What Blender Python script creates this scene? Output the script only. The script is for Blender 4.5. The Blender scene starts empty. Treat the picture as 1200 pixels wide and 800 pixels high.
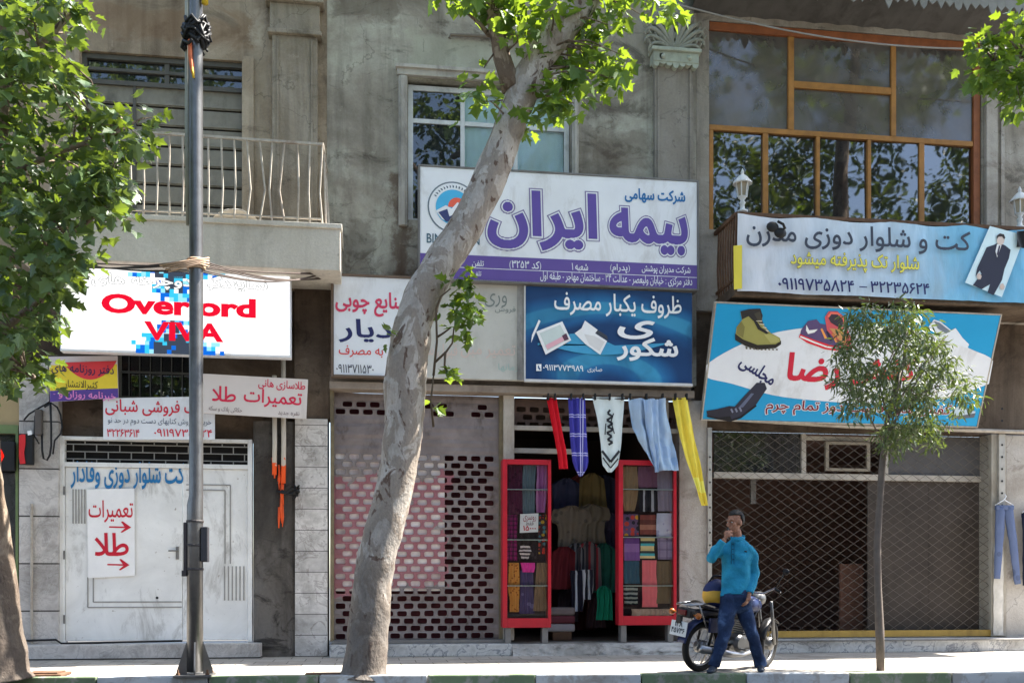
import bpy, bmesh, math, random
from mathutils import Vector, Matrix, noise
R = math.radians
scene = bpy.context.scene
COL = scene.collection
random.seed(7)
# ------------------------------------------------------------------ camera
F, V0, YC, HC, YAW = 1200.0, 685.0, -14.2, 0.97, R(8)
cam_d = bpy.data.cameras.new("camera"); cam = bpy.data.objects.new("camera", cam_d); COL.objects.link(cam)
cam.location = (0, YC, HC); cam.rotation_euler = (R(90), 0, -YAW)
cam_d.lens = 36; cam_d.sensor_width = 36; cam_d.shift_y = (V0-400)/1200; cam_d.clip_start = .1; cam_d.clip_end = 3000
scene.camera = cam
# ------------------------------------------------------------------ world, sun, exposure
SUN_EL, SUN_PHI = R(58), R(9.5)         # phi: how far the sun stands behind the facade's plane, from the +x end of the street
w = bpy.data.worlds.new("World"); scene.world = w; w.use_nodes = True
nt = w.node_tree; bg = nt.nodes["Background"]; sky = nt.nodes.new("ShaderNodeTexSky")
sky.sky_type = 'NISHITA'; sky.sun_disc = False; sky.sun_elevation = SUN_EL; sky.sun_rotation = R(90)-SUN_PHI
sky.dust_density = 2.0; sky.air_density = 1.0
nt.links.new(sky.outputs[0], bg.inputs[0]); bg.inputs[1].default_value = 0.10
sd = bpy.data.lights.new("sun", 'SUN'); sun = bpy.data.objects.new("sun", sd); COL.objects.link(sun)
sd.energy = 5.0; sd.angle = R(.53); sd.color = (1, .95, .87)
sv = Vector((math.cos(SUN_EL)*math.cos(SUN_PHI), math.cos(SUN_EL)*math.sin(SUN_PHI), math.sin(SUN_EL)))
sun.rotation_euler = sv.to_track_quat('Z', 'Y').to_euler(); sun.location = (0, 0, 40)
scene.view_settings.view_transform = 'Standard'; scene.view_settings.look = 'None'
scene.view_settings.exposure = 2.36; scene.view_settings.gamma = 1; scene.view_settings.use_curve_mapping = False
try:
    scene.cycles.max_bounces = 10; scene.cycles.transparent_max_bounces = 16; scene.cycles.sample_clamp_indirect = 6
    scene.cycles.use_denoising = True
except Exception: pass
# ------------------------------------------------------------------ measuring helpers
CAM = Vector((0, YC, HC)); _s, _c = math.sin(YAW), math.cos(YAW)
def ray(u, v):
    X = (u-600)/F
    return Vector((_s+X*_c, _c-X*_s, (V0-v)/F))
def P(u, v, Y):
    d = ray(u, v); return CAM + d*((Y-YC)/d.y)
def X_(u, Y): return P(u, 600, Y).x
def Z_(u, v, Y): return P(u, v, Y).z
# ------------------------------------------------------------------ materials
def lin(r, g, b, k=1.0):
    f = lambda c: (c/12.92 if c <= .04045 else ((c+.055)/1.055)**2.4)
    return tuple(min(.9, f(q/255)*k) for q in (r, g, b)) + (1,)
class N:
    def __init__(s, name):
        s.m = bpy.data.materials.new(name); s.m.use_nodes = True; s.t = s.m.node_tree; s.t.nodes.clear()
        s.out = s.t.nodes.new("ShaderNodeOutputMaterial")
    def n(s, typ, **k):
        x = s.t.nodes.new(typ)
        for a, b in k.items(): setattr(x, a, b)
        return x
    def l(s, a, b): s.t.links.new(a, b)
    def coord(s, kind="Object", scale=(1, 1, 1), rot=(0, 0, 0)):
        tc = s.n("ShaderNodeTexCoord"); mp = s.n("ShaderNodeMapping"); s.l(tc.outputs[kind], mp.inputs[0])
        mp.inputs["Scale"].default_value = scale; mp.inputs["Rotation"].default_value = rot
        return mp.outputs[0]
    def noise(s, co, scale, detail=6, rough=.6, dist=0):
        x = s.n("ShaderNodeTexNoise"); s.l(co, x.inputs["Vector"])
        x.inputs["Scale"].default_value = scale; x.inputs["Detail"].default_value = detail
        x.inputs["Roughness"].default_value = rough; x.inputs["Distortion"].default_value = dist
        return x.outputs["Fac"]
    def ramp(s, fac, stops, interp='LINEAR'):
        x = s.n("ShaderNodeValToRGB"); s.l(fac, x.inputs[0]); e = x.color_ramp.elements; x.color_ramp.interpolation = interp
        while len(e) < len(stops): e.new(.5)
        for i, (p, c) in enumerate(stops):
            e[i].position = p; e[i].color = c if len(c) == 4 else (*c, 1)
        return x.outputs[0]
    def mix(s, fac, a, b, mode='MIX'):
        x = s.n("ShaderNodeMix", data_type='RGBA', blend_type=mode)
        for sock, val in ((x.inputs[0], fac), (x.inputs[6], a), (x.inputs[7], b)):
            if isinstance(val, (int, float, tuple)): sock.default_value = val
            else: s.l(val, sock)
        return x.outputs[2]
    def math(s, op, a, b=0.0, c=None):
        x = s.n("ShaderNodeMath", operation=op)
        for i, val in enumerate((a, b, c)):
            if val is None: continue
            if isinstance(val, (int, float)): x.inputs[i].default_value = val
            else: s.l(val, x.inputs[i])
        return x.outputs[0]
    def bsdf(s, col, rough=.7, metal=0, bump=None, bstr=.3, bdist=.01, spec=.3):
        b = s.n("ShaderNodeBsdfPrincipled")
        for sock, val in ((b.inputs["Base Color"], col), (b.inputs["Roughness"], rough)):
            if isinstance(val, (int, float, tuple)): sock.default_value = val
            else: s.l(val, sock)
        b.inputs["Metallic"].default_value = metal; b.inputs["Specular IOR Level"].default_value = spec
        if bump is not None:
            bn = s.n("ShaderNodeBump"); bn.inputs["Strength"].default_value = bstr; bn.inputs["Distance"].default_value = bdist
            s.l(bump, bn.inputs["Height"]); s.l(bn.outputs[0], b.inputs["Normal"])
        s.l(b.outputs[0], s.out.inputs[0]); return b
WH, BK = (1, 1, 1, 1), (0, 0, 0, 1)
def plain(name, c, rough=.6, metal=0, var=.18, scale=6, bump=.15, dirt=0, dirtc=(40, 36, 30), spec=.3, coord="Object"):
    """a surface with slight mottling, fine grain and, if asked, worn or dirty patches"""
    s = N(name); co = s.coord(coord); n1 = s.noise(co, scale, 8, .65)
    dark = tuple(q*(1-var) for q in c[:3]) + (1,); lite = tuple(min(.92, q*(1+var*.6)) for q in c[:3]) + (1,)
    col = s.ramp(n1, [(.3, dark), (.7, lite)])
    if dirt:
        n2 = s.noise(s.coord(coord, (1, 1, .45)), 2.6, 9, .7, .4)
        col = s.mix(s.ramp(n2, [(.62-dirt*.3, BK), (.75, (dirt+.25,)*3)]), col, lin(*dirtc))
    s.bsdf(col, rough, metal, s.noise(co, scale*9, 4), bump, .004, spec); return s.m
def stucco(name, c1, c2, c3, blot=.55, streak=.5, grain=.6, stain=(52, 46, 40), marks=()):
    s = N(name); co = s.coord()
    n1 = s.noise(co, .75, 9, .62, .6)
    col = s.ramp(n1, [(.32, lin(*c1)), (.48, lin(*c2)), (.62, lin(*c3))])
    n2 = s.noise(s.coord(scale=(2.2, 2.2, .22)), 1.6, 8, .65, .3)                    # rain streaks
    col = s.mix(s.ramp(n2, [(.5, BK), (.72, (streak,)*3)]), col, lin(*stain))
    n3 = s.noise(s.coord(scale=(1, 1, 1.7)), 1.5, 10, .7, .8)                        # blotches
    col = s.mix(s.ramp(n3, [(.55, BK), (.64, (blot,)*3)]), col, lin(*stain))
    n5 = s.noise(co, 3.1, 9, .75, .2)
    col = s.mix(s.ramp(n5, [(.60, BK), (.68, (.28,)*3)]), col, lin(c3[0]+30, c3[1]+30, c3[2]+26))
    n4 = s.noise(co, 30, 6, .75); col = s.mix(grain*.55, col, s.ramp(n4, [(.3, (.35,)*3), (.75, (1,)*3)]), 'MULTIPLY')
    if marks:                                                                            # stains, drips and old repairs at their own places on the wall
        g = s.n("ShaderNodeNewGeometry"); sp = s.n("ShaderNodeSeparateXYZ"); s.l(g.outputs["Position"], sp.inputs[0]); wv = s.math('MULTIPLY', s.math('SUBTRACT', n3, .5), 1.0); wv2 = s.math('MULTIPLY', s.math('SUBTRACT', n5, .5), .8)
        for x0, x1, z0, z1, c, amt in marks:
            ex = s.math('SUBTRACT', (x1-x0)/2, s.math('ABSOLUTE', s.math('SUBTRACT', s.math('ADD', sp.outputs[0], wv2), (x0+x1)/2))); ez_ = s.math('SUBTRACT', (z1-z0)/2, s.math('ABSOLUTE', s.math('SUBTRACT', s.math('ADD', sp.outputs[2], wv), (z0+z1)/2)))
            col = s.mix(s.math('MULTIPLY', s.ramp(s.math('MINIMUM', ex, ez_), [(.0, BK), (.12, WH)]), amt), col, lin(*c))
    vc = s.n("ShaderNodeTexVoronoi", feature='DISTANCE_TO_EDGE'); wob = s.n("ShaderNodeTexNoise"); s.l(co, wob.inputs[0]); wob.inputs["Scale"].default_value = 2.2; wob.inputs["Detail"].default_value = 6
    vm = s.n("ShaderNodeVectorMath", operation='MULTIPLY_ADD'); s.l(wob.outputs["Color"], vm.inputs[0]); vm.inputs[1].default_value = (.9, .9, .9); s.l(co, vm.inputs[2]); s.l(vm.outputs[0], vc.inputs[0]); vc.inputs["Scale"].default_value = .55
    ck = s.math('MULTIPLY', s.math('LESS_THAN', vc.outputs[0], .0042), s.math('GREATER_THAN', n1, .515)); col = s.mix(s.math('MULTIPLY', ck, .3), col, lin(48, 42, 36))
    b = s.math('ADD', s.noise(co, 45, 5, .7), s.math('MULTIPLY', n1, 2.0)); s.bsdf(col, .92, 0, b, .55, .012, .15); return s.m
def marble(name, c1, c2, vein, joint=0, jz=(.0, 1)):
    s = N(name); co = s.coord(); n = s.noise(co, 2.2, 10, .62, 2.2)
    col = s.ramp(n, [(.36, lin(*c1)), (.5, lin(*c2)), (.535, lin(*vein)), (.57, lin(*c2)), (.75, lin(*c1))])
    n3 = s.noise(co, 1.3, 8, .7, .5); col = s.mix(s.ramp(n3, [(.5, BK), (.68, (.55,)*3)]), col, lin(96, 90, 84))
    n4 = s.noise(co, 24, 5, .7); col = s.mix(.35, col, s.ramp(n4, [(.3, (.55,)*3), (.7, WH)]), 'MULTIPLY')
    if joint:                                                                            # courses of stone: a dark line every `joint` metres
        x = s.n("ShaderNodeSeparateXYZ"); tc = s.n("ShaderNodeTexCoord"); s.l(tc.outputs["Object"], x.inputs[0])
        k = s.math('FRACT', s.math('DIVIDE', x.outputs[2], joint)); m = s.math('LESS_THAN', k, .03)
        cell = s.n("ShaderNodeTexWhiteNoise", noise_dimensions='1D'); s.l(s.math('FLOOR', s.math('DIVIDE', x.outputs[2], joint)), cell.inputs["W"])
        col = s.mix(.5, col, s.ramp(cell.outputs[0], [(0, (.62,)*3), (1, WH)]), 'MULTIPLY')
        col = s.mix(m, col, lin(62, 58, 54))
    s.bsdf(col, .6, 0, s.noise(co, 30, 4), .25, .004, .3); return s.m
def glass(name, tint=(.5, .55, .55), ior=1.5, rough=.02, veil=0.0, veilc=(.4, .45, .5, 1)):
    """window glass: see-through by tint, mirror by Fresnel, a dusty veil that catches light"""
    s = N(name); tr = s.n("ShaderNodeBsdfTransparent"); tr.inputs[0].default_value = (*tint, 1)
    gl = s.n("ShaderNodeBsdfGlossy"); gl.inputs["Roughness"].default_value = rough
    co = s.coord(); bn = s.n("ShaderNodeBump"); bn.inputs["Strength"].default_value = .05; bn.inputs["Distance"].default_value = .05
    s.l(s.noise(co, 1.2, 2), bn.inputs["Height"]); s.l(bn.outputs[0], gl.inputs["Normal"])
    fr = s.n("ShaderNodeFresnel"); fr.inputs[0].default_value = ior
    mx = s.n("ShaderNodeMixShader"); s.l(fr.outputs[0], mx.inputs[0]); s.l(tr.outputs[0], mx.inputs[1]); s.l(gl.outputs[0], mx.inputs[2])
    last = mx.outputs[0]
    if veil:
        df = s.n("ShaderNodeBsdfDiffuse"); df.inputs[0].default_value = veilc
        m2 = s.n("ShaderNodeMixShader"); s.l(s.ramp(s.noise(co, 1.6, 6, .6, .5), [(.35, (veil*.45,)*3), (.7, (veil,)*3)]), m2.inputs[0])
        s.l(last, m2.inputs[1]); s.l(df.outputs[0], m2.inputs[2]); last = m2.outputs[0]
    s.l(last, s.out.inputs[0]); return s.m
def leafmat(name, cols, trans=.5):
    s = N(name); g = s.n("ShaderNodeNewGeometry")
    col = s.ramp(g.outputs["Random Per Island"], [(i/(len(cols)-1), lin(*c)) for i, c in enumerate(cols)])
    pb = s.n("ShaderNodeBsdfPrincipled"); s.l(col, pb.inputs["Base Color"]); pb.inputs["Roughness"].default_value = .42; pb.inputs["Specular IOR Level"].default_value = .35
    tr = s.n("ShaderNodeBsdfTranslucent"); s.l(s.mix(.65, col, lin(165, 190, 35), 'MIX'), tr.inputs[0])
    mx = s.n("ShaderNodeMixShader"); mx.inputs[0].default_value = trans
    s.l(pb.outputs[0], mx.inputs[1]); s.l(tr.outputs[0], mx.inputs[2]); s.l(mx.outputs[0], s.out.inputs[0]); return s.m
def emit(name, c, k):
    s = N(name); e = s.n("ShaderNodeEmission"); e.inputs[0].default_value = c; e.inputs[1].default_value = k; s.l(e.outputs[0], s.out.inputs[0]); return s.m
_ink = {}
def ink(r, g, b, k=1.15):
    """printed or painted colour, slightly mottled by dust"""
    key = (r, g, b, k)
    if key not in _ink: _ink[key] = plain("ink_%d_%d_%d" % (r, g, b), lin(r, g, b, k), .55, 0, .08, 3, .03)
    return _ink[key]
# ------------------------------------------------------------------ mesh builder
class MB:
    def __init__(s): s.v = []; s.f = []; s.mi = []; s.cur = 0
    def add(s, vs, fs):
        o = len(s.v); s.v += [Vector(q) for q in vs]
        for f in fs: s.f.append(tuple(i+o for i in f)); s.mi.append(s.cur)
        return s
    def box(s, x0, x1, y0, y1, z0, z1, bev=0.0):
        x0, x1 = sorted((x0, x1)); y0, y1 = sorted((y0, y1)); z0, z1 = sorted((z0, z1))
        if bev and min(x1-x0, y1-y0, z1-z0) > 2.2*bev:
            vs = []; b = bev
            bm = bmesh.new(); bmesh.ops.create_cube(bm, size=1)
            for q in bm.verts: q.co = Vector(((x0+x1)/2+q.co.x*(x1-x0), (y0+y1)/2+q.co.y*(y1-y0), (z0+z1)/2+q.co.z*(z1-z0)))
            bmesh.ops.bevel(bm, geom=bm.edges[:], offset=b, segments=2, affect='EDGES', profile=.6)
            bm.verts.index_update(); s.add([q.co.copy() for q in bm.verts], [[q.index for q in f.verts] for f in bm.faces]); bm.free(); return s
        return s.add([(x0,y0,z0),(x1,y0,z0),(x1,y1,z0),(x0,y1,z0),(x0,y0,z1),(x1,y0,z1),(x1,y1,z1),(x0,y1,z1)],
                     [(0,3,2,1),(4,5,6,7),(0,1,5,4),(1,2,6,5),(2,3,7,6),(3,0,4,7)])
    def bar(s, a, b, wd, dp, up=(0, 0, 1)):
        """a rectangular bar from a to b; wd across, dp deep"""
        a, b = Vector(a), Vector(b); d = (b-a).normalized(); u = Vector(up)
        if abs(d.dot(u)) > .98: u = Vector((1, 0, 0))
        r = d.cross(u).normalized()*wd/2; q = r.cross(d).normalized()*dp/2
        return s.add([a-r-q, a+r-q, a+r+q, a-r+q, b-r-q, b+r-q, b+r+q, b-r+q], [(0,3,2,1),(4,5,6,7),(0,1,5,4),(1,2,6,5),(2,3,7,6),(3,0,4,7)])
    def tube(s, pts, rad, n=8, caps=True, wob=0):
        pts = [Vector(p) for p in pts]; rs = rad if isinstance(rad, (list, tuple)) else [rad]*len(pts)
        rings = []; prev = None
        for i, p in enumerate(pts):
            d = (pts[min(i+1, len(pts)-1)]-pts[max(i-1, 0)])
            d = d.normalized() if d.length > 1e-9 else Vector((0, 0, 1))
            if prev is None:
                h = Vector((0, 1, 0)) if abs(d.y) < .9 else Vector((1, 0, 0)); a = d.cross(h).normalized()
            else:
                a = (prev - d*prev.dot(d)); a = a.normalized() if a.length > 1e-6 else d.orthogonal().normalized()
            prev = a; b = d.cross(a)
            rings.append([p+(a*math.cos(2*math.pi*k/n)+b*math.sin(2*math.pi*k/n))*rs[i]*(1+(wob*noise.noise(p*2.3+Vector((k*1.7, 0, 0))) if wob else 0)) for k in range(n)])
        vs = [q for r in rings for q in r]; fs = []
        for i in range(len(pts)-1):
            for k in range(n): fs.append((i*n+k, i*n+(k+1) % n, (i+1)*n+(k+1) % n, (i+1)*n+k))
        if caps: fs.append(tuple(range(n))[::-1]); fs.append(tuple(range((len(pts)-1)*n, len(pts)*n)))
        return s.add(vs, fs)
    def lathe(s, prof, c=(0, 0, 0), n=16, axis='z'):
        vs = []; fs = []
        for r, z in prof:
            for k in range(n):
                a = 2*math.pi*k/n; q = (r*math.cos(a), r*math.sin(a), z)
                if axis == 'y': q = (q[0], q[2], q[1])
                if axis == 'x': q = (q[2], q[0], q[1])
                vs.append((q[0]+c[0], q[1]+c[1], q[2]+c[2]))
        m = len(prof)
        for i in range(m-1):
            for k in range(n): fs.append((i*n+k, i*n+(k+1) % n, (i+1)*n+(k+1) % n, (i+1)*n+k))
        fs.append(tuple(range(n))[::-1]); fs.append(tuple(range((m-1)*n, m*n)))
        return s.add(vs, fs)
    def torus(s, c, R0, r, axis='y', n=32, k=10, arc=2*math.pi, a0=0):
        pts = []
        full = abs(arc-2*math.pi) < 1e-6
        vs = []; fs = []; nn = n if full else n+1
        for i in range(nn):
            a = a0+arc*i/n
            for j in range(k):
                b = 2*math.pi*j/k; rr = R0+r*math.cos(b); h = r*math.sin(b)
                q = (rr*math.cos(a), h, rr*math.sin(a)) if axis == 'y' else ((rr*math.cos(a), rr*math.sin(a), h) if axis == 'z' else (h, rr*math.cos(a), rr*math.sin(a)))
                vs.append((q[0]+c[0], q[1]+c[1], q[2]+c[2]))
        for i in range(n):
            i2 = (i+1) % nn
            for j in range(k): fs.append((i*k+j, i*k+(j+1) % k, i2*k+(j+1) % k, i2*k+j))
        return s.add(vs, fs)
    def prism(s, poly, y0, y1):
        """outline in (x, z) pushed from y0 to y1"""
        n = len(poly); vs = [(x, y0, z) for x, z in poly]+[(x, y1, z) for x, z in poly]
        return s.add(vs, [tuple(range(n)), tuple(range(n, 2*n))[::-1]]+[(i, i+n, (i+1) % n+n, (i+1) % n) for i in range(n)])
    def grid(s, fn, nu, nv):
        vs = [fn(i/nu, j/nv) for j in range(nv+1) for i in range(nu+1)]
        return s.add(vs, [(j*(nu+1)+i, j*(nu+1)+i+1, (j+1)*(nu+1)+i+1, (j+1)*(nu+1)+i) for j in range(nv) for i in range(nu)])
    def ball(s, c, r, nu=16, nv=10, sc=(1, 1, 1)):
        vs = [(c[0], c[1], c[2]-r*sc[2])]; fs = []
        for j in range(1, nv):
            t = math.pi*j/nv
            for i in range(nu):
                a = 2*math.pi*i/nu; vs.append((c[0]+r*sc[0]*math.sin(t)*math.cos(a), c[1]+r*sc[1]*math.sin(t)*math.sin(a), c[2]-r*sc[2]*math.cos(t)))
        vs.append((c[0], c[1], c[2]+r*sc[2])); L = len(vs)-1
        for i in range(nu): fs.append((0, 1+(i+1) % nu, 1+i)); fs.append((L, L-nu+i, L-nu+(i+1) % nu))
        for j in range(nv-2):
            for i in range(nu): fs.append((1+j*nu+i, 1+j*nu+(i+1) % nu, 1+(j+1)*nu+(i+1) % nu, 1+(j+1)*nu+i))
        return s.add(vs, fs)
WORLD = {}
def tag(o, label=None, cat=None, group=None, kind=None):
    if label: o["label"] = label
    if cat: o["category"] = cat
    if group: o["group"] = group
    if kind: o["kind"] = kind
    return o
def thing(name, label, cat, loc, group=None, rot=None):
    o = bpy.data.objects.new(name, None); COL.objects.link(o); o.empty_display_size = .1
    M = Matrix.Translation(loc) @ (rot.to_matrix().to_4x4() if hasattr(rot, 'to_matrix') else (rot if rot is not None else Matrix.Identity(4)))
    o.matrix_world = M; WORLD[o] = M.copy(); tag(o, label, cat, group); return o
def build(name, mb, mat, parent=None, smooth=False, local=False, loc=None, fix=True, label=None):
    mats = mat if isinstance(mat, (list, tuple)) else [mat]
    me = bpy.data.meshes.new(name); vs = mb.v
    if parent is not None:
        M = WORLD[parent]
        if not local:
            I = M.inverted(); vs = [I @ q for q in vs]
    else:
        if loc is None:
            xs = [q.x for q in vs]; ys = [q.y for q in vs]; zs = [q.z for q in vs]
            loc = Vector(((min(xs)+max(xs))/2, (min(ys)+max(ys))/2, min(zs)))
        loc = Vector(loc); M = Matrix.Translation(loc); vs = [q-loc for q in vs]
    me.from_pydata(vs, [], mb.f)
    for m in mats: me.materials.append(m)
    if len(mats) > 1: me.polygons.foreach_set("material_index", mb.mi)
    if smooth: me.polygons.foreach_set("use_smooth", [True]*len(me.polygons))
    me.update()
    if fix:
        bm = bmesh.new(); bm.from_mesh(me); bmesh.ops.recalc_face_normals(bm, faces=bm.faces); bm.to_mesh(me); bm.free()
    o = bpy.data.objects.new(name, me); COL.objects.link(o)
    if parent is not None: o.parent = parent; WORLD[o] = WORLD[parent]
    else: o.location = loc; WORLD[o] = M
    if label: o["label"] = label
    return o
def struct(name, mb, mat, smooth=False, kind="structure"):
    o = build(name, mb, mat, None, smooth); o["kind"] = kind; return o
def wall_mb(x0, x1, z0, z1, holes, y0, y1, mb=None):
    """a wall slab with real openings (x0, x1, z0, z1) and their reveals"""
    mb = mb or MB()
    xs = sorted({x0, x1, *[min(max(h[i], x0), x1) for h in holes for i in (0, 1)]}); zs = sorted({z0, z1, *[min(max(h[i], z0), z1) for h in holes for i in (2, 3)]})
    solid = lambda i, j: 0 <= i < len(xs)-1 and 0 <= j < len(zs)-1 and not any(h[0] <= (xs[i]+xs[i+1])/2 <= h[1] and h[2] <= (zs[j]+zs[j+1])/2 <= h[3] for h in holes)
    for i in range(len(xs)-1):
        for j in range(len(zs)-1):
            if not solid(i, j): continue
            a, b, c, d = xs[i], xs[i+1], zs[j], zs[j+1]
            mb.add([(a,y0,c),(b,y0,c),(b,y0,d),(a,y0,d)], [(0,1,2,3)]); mb.add([(a,y1,c),(b,y1,c),(b,y1,d),(a,y1,d)], [(3,2,1,0)])
            if not solid(i-1, j): mb.add([(a,y0,c),(a,y1,c),(a,y1,d),(a,y0,d)], [(3,2,1,0)])
            if not solid(i+1, j): mb.add([(b,y0,c),(b,y1,c),(b,y1,d),(b,y0,d)], [(0,1,2,3)])
            if not solid(i, j-1): mb.add([(a,y0,c),(b,y0,c),(b,y1,c),(a,y1,c)], [(3,2,1,0)])
            if not solid(i, j+1): mb.add([(a,y0,d),(b,y0,d),(b,y1,d),(a,y1,d)], [(0,1,2,3)])
    return mb
# ------------------------------------------------------------------ lettering: Persian joined by hand, in Blender's built-in font
_J = {'ا':(0xFE8D,0),'آ':(0xFE81,0),'ب':(0xFE8F,1),'پ':(0xFB56,1),'ت':(0xFE95,1),'ث':(0xFE99,1),'ج':(0xFE9D,1),'چ':(0xFB7A,1),'ح':(0xFEA1,1),'خ':(0xFEA5,1),
      'د':(0xFEA9,0),'ذ':(0xFEAB,0),'ر':(0xFEAD,0),'ز':(0xFEAF,0),'ژ':(0xFB8A,0),'س':(0xFEB1,1),'ش':(0xFEB5,1),'ص':(0xFEB9,1),'ض':(0xFEBD,1),'ط':(0xFEC1,1),'ظ':(0xFEC5,1),
      'ع':(0xFEC9,1),'غ':(0xFECD,1),'ف':(0xFED1,1),'ق':(0xFED5,1),'ک':(0xFB8E,1),'گ':(0xFB92,1),'ل':(0xFEDD,1),'م':(0xFEE1,1),'ن':(0xFEE5,1),'و':(0xFEED,0),'ه':(0xFEE9,1),'ی':(0xFBFC,1)}
def shape(s):
    out = []; i = 0; joined = False
    while i < len(s):
        c = s[i]
        if c in _J:
            base, dual = _J[c]; nx = s[i+1] if i+1 < len(s) else ' '
            if c == 'ل' and nx == 'ا': out.append(chr(0xFEFC if joined else 0xFEFB)); joined = False; i += 2; continue
            fwd = dual and nx in _J
            out.append(chr(base + ((3 if joined else 2) if fwd else (1 if joined else 0)))); joined = bool(fwd)
        else: out.append(c); joined = False
        i += 1
    out.reverse(); res = []; run = []                    # digits and Latin keep their own order
    for ch in out:
        if ch.isdigit() or ('A' <= ch <= 'z'): run.append(ch)
        else: res += run[::-1]; run = []; res.append({'(':')', ')':'('}.get(ch, ch))
    return ''.join(res+run[::-1])
_tc = {}
def contours(txt):
    """outlines of the words as closed loops, from Blender's own font"""
    c = bpy.data.curves.new("lettering", 'FONT'); c.body = txt; c.size = 1; c.resolution_u = 4; c.fill_mode = 'NONE'
    o = bpy.data.objects.new("lettering", c); COL.objects.link(o); bpy.context.view_layer.update()
    me = bpy.data.meshes.new_from_object(o.evaluated_get(bpy.context.evaluated_depsgraph_get()))
    vs = [(v.co.x, v.co.y) for v in me.vertices]; nxt = {}
    for e in me.edges: a, b = e.vertices; nxt.setdefault(a, []).append(b); nxt.setdefault(b, []).append(a)
    bpy.data.objects.remove(o); bpy.data.curves.remove(c); bpy.data.meshes.remove(me)
    seen = set(); loops = []
    for i in range(len(vs)):
        if i in seen or i not in nxt: continue
        lp = [i]; seen.add(i); prev, cur = i, (i+1 if i+1 in nxt[i] else nxt[i][0])
        while cur != i and cur not in seen:
            lp.append(cur); seen.add(cur); k = [q for q in nxt[cur] if q != prev]
            if not k: break
            prev, cur = cur, k[0]
        if len(lp) > 2: loops.append([vs[q] for q in lp])
    return loops
def text_mesh(s, bold=0.0, persian=True):
    """fill the outlines by winding number in thin horizontal slices, so crossing strokes join cleanly; bold pushes the outlines out"""
    key = (s, bold)
    if key in _tc: return _tc[key]
    loops = contours(shape(s) if persian else s)
    area = lambda l: sum(l[i-1][0]*l[i][1]-l[i][0]*l[i-1][1] for i in range(len(l)))/2
    big = max(loops, key=lambda l: abs(area(l))); sg = 1 if area(big) > 0 else -1
    segs = []
    for l in loops:
        l = [q for i, q in enumerate(l) if (q[0]-l[i-1][0])**2+(q[1]-l[i-1][1])**2 > 1e-9]
        n = len(l)
        if n < 3: continue
        if bold:
            out = []
            for i in range(n):
                d1 = Vector((l[i][0]-l[i-1][0], l[i][1]-l[i-1][1])).normalized(); d2 = Vector((l[(i+1) % n][0]-l[i][0], l[(i+1) % n][1]-l[i][1])).normalized()
                m = Vector((d1.y+d2.y, -d1.x-d2.x)); k = m.length_squared
                m = m*(2/max(k, 1.0))*bold*sg if k > 1e-6 else Vector((0, 0))
                out.append((l[i][0]+m.x, l[i][1]+m.y))
            l = out
        for i in range(n):
            (x0, y0), (x1, y1) = l[i-1], l[i]
            if y0 != y1: segs.append((x0, y0, x1, y1, 1) if y0 < y1 else (x1, y1, x0, y0, -1))
    ylo, yhi = min(q[1] for q in segs), max(q[3] for q in segs); n = 84; h = (yhi-ylo)/n
    buck = [[] for _ in range(n)]
    for q in segs:
        for k in range(max(0, int((q[1]-ylo)/h)), min(n-1, int((q[3]-ylo)/h))+1): buck[k].append(q)
    vs, fs = [], []
    for k in range(n):
        ya, yb = ylo+k*h, ylo+(k+1)*h; ym = (ya+yb)/2; cr = []
        for x0, y0, x1, y1, w in buck[k]:
            if y0 <= ym < y1:
                t = (x1-x0)/(y1-y0); lo, hi = min(x0, x1), max(x0, x1)
                cr.append((x0+t*(ym-y0), min(hi, max(lo, x0+t*(ya-y0))), min(hi, max(lo, x0+t*(yb-y0))), w))
        cr.sort(); wn = 0
        for c in cr:
            if wn == 0: st = c
            wn += c[3]
            if wn == 0 and c[0]-st[0] > 1e-5:
                o = len(vs); vs += [Vector((st[1], ya, 0)), Vector((c[1], ya, 0)), Vector((c[2], yb, 0)), Vector((st[2], yb, 0))]; fs.append((o, o+1, o+2, o+3))
    _tc[key] = (vs, fs); return _tc[key]
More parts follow.
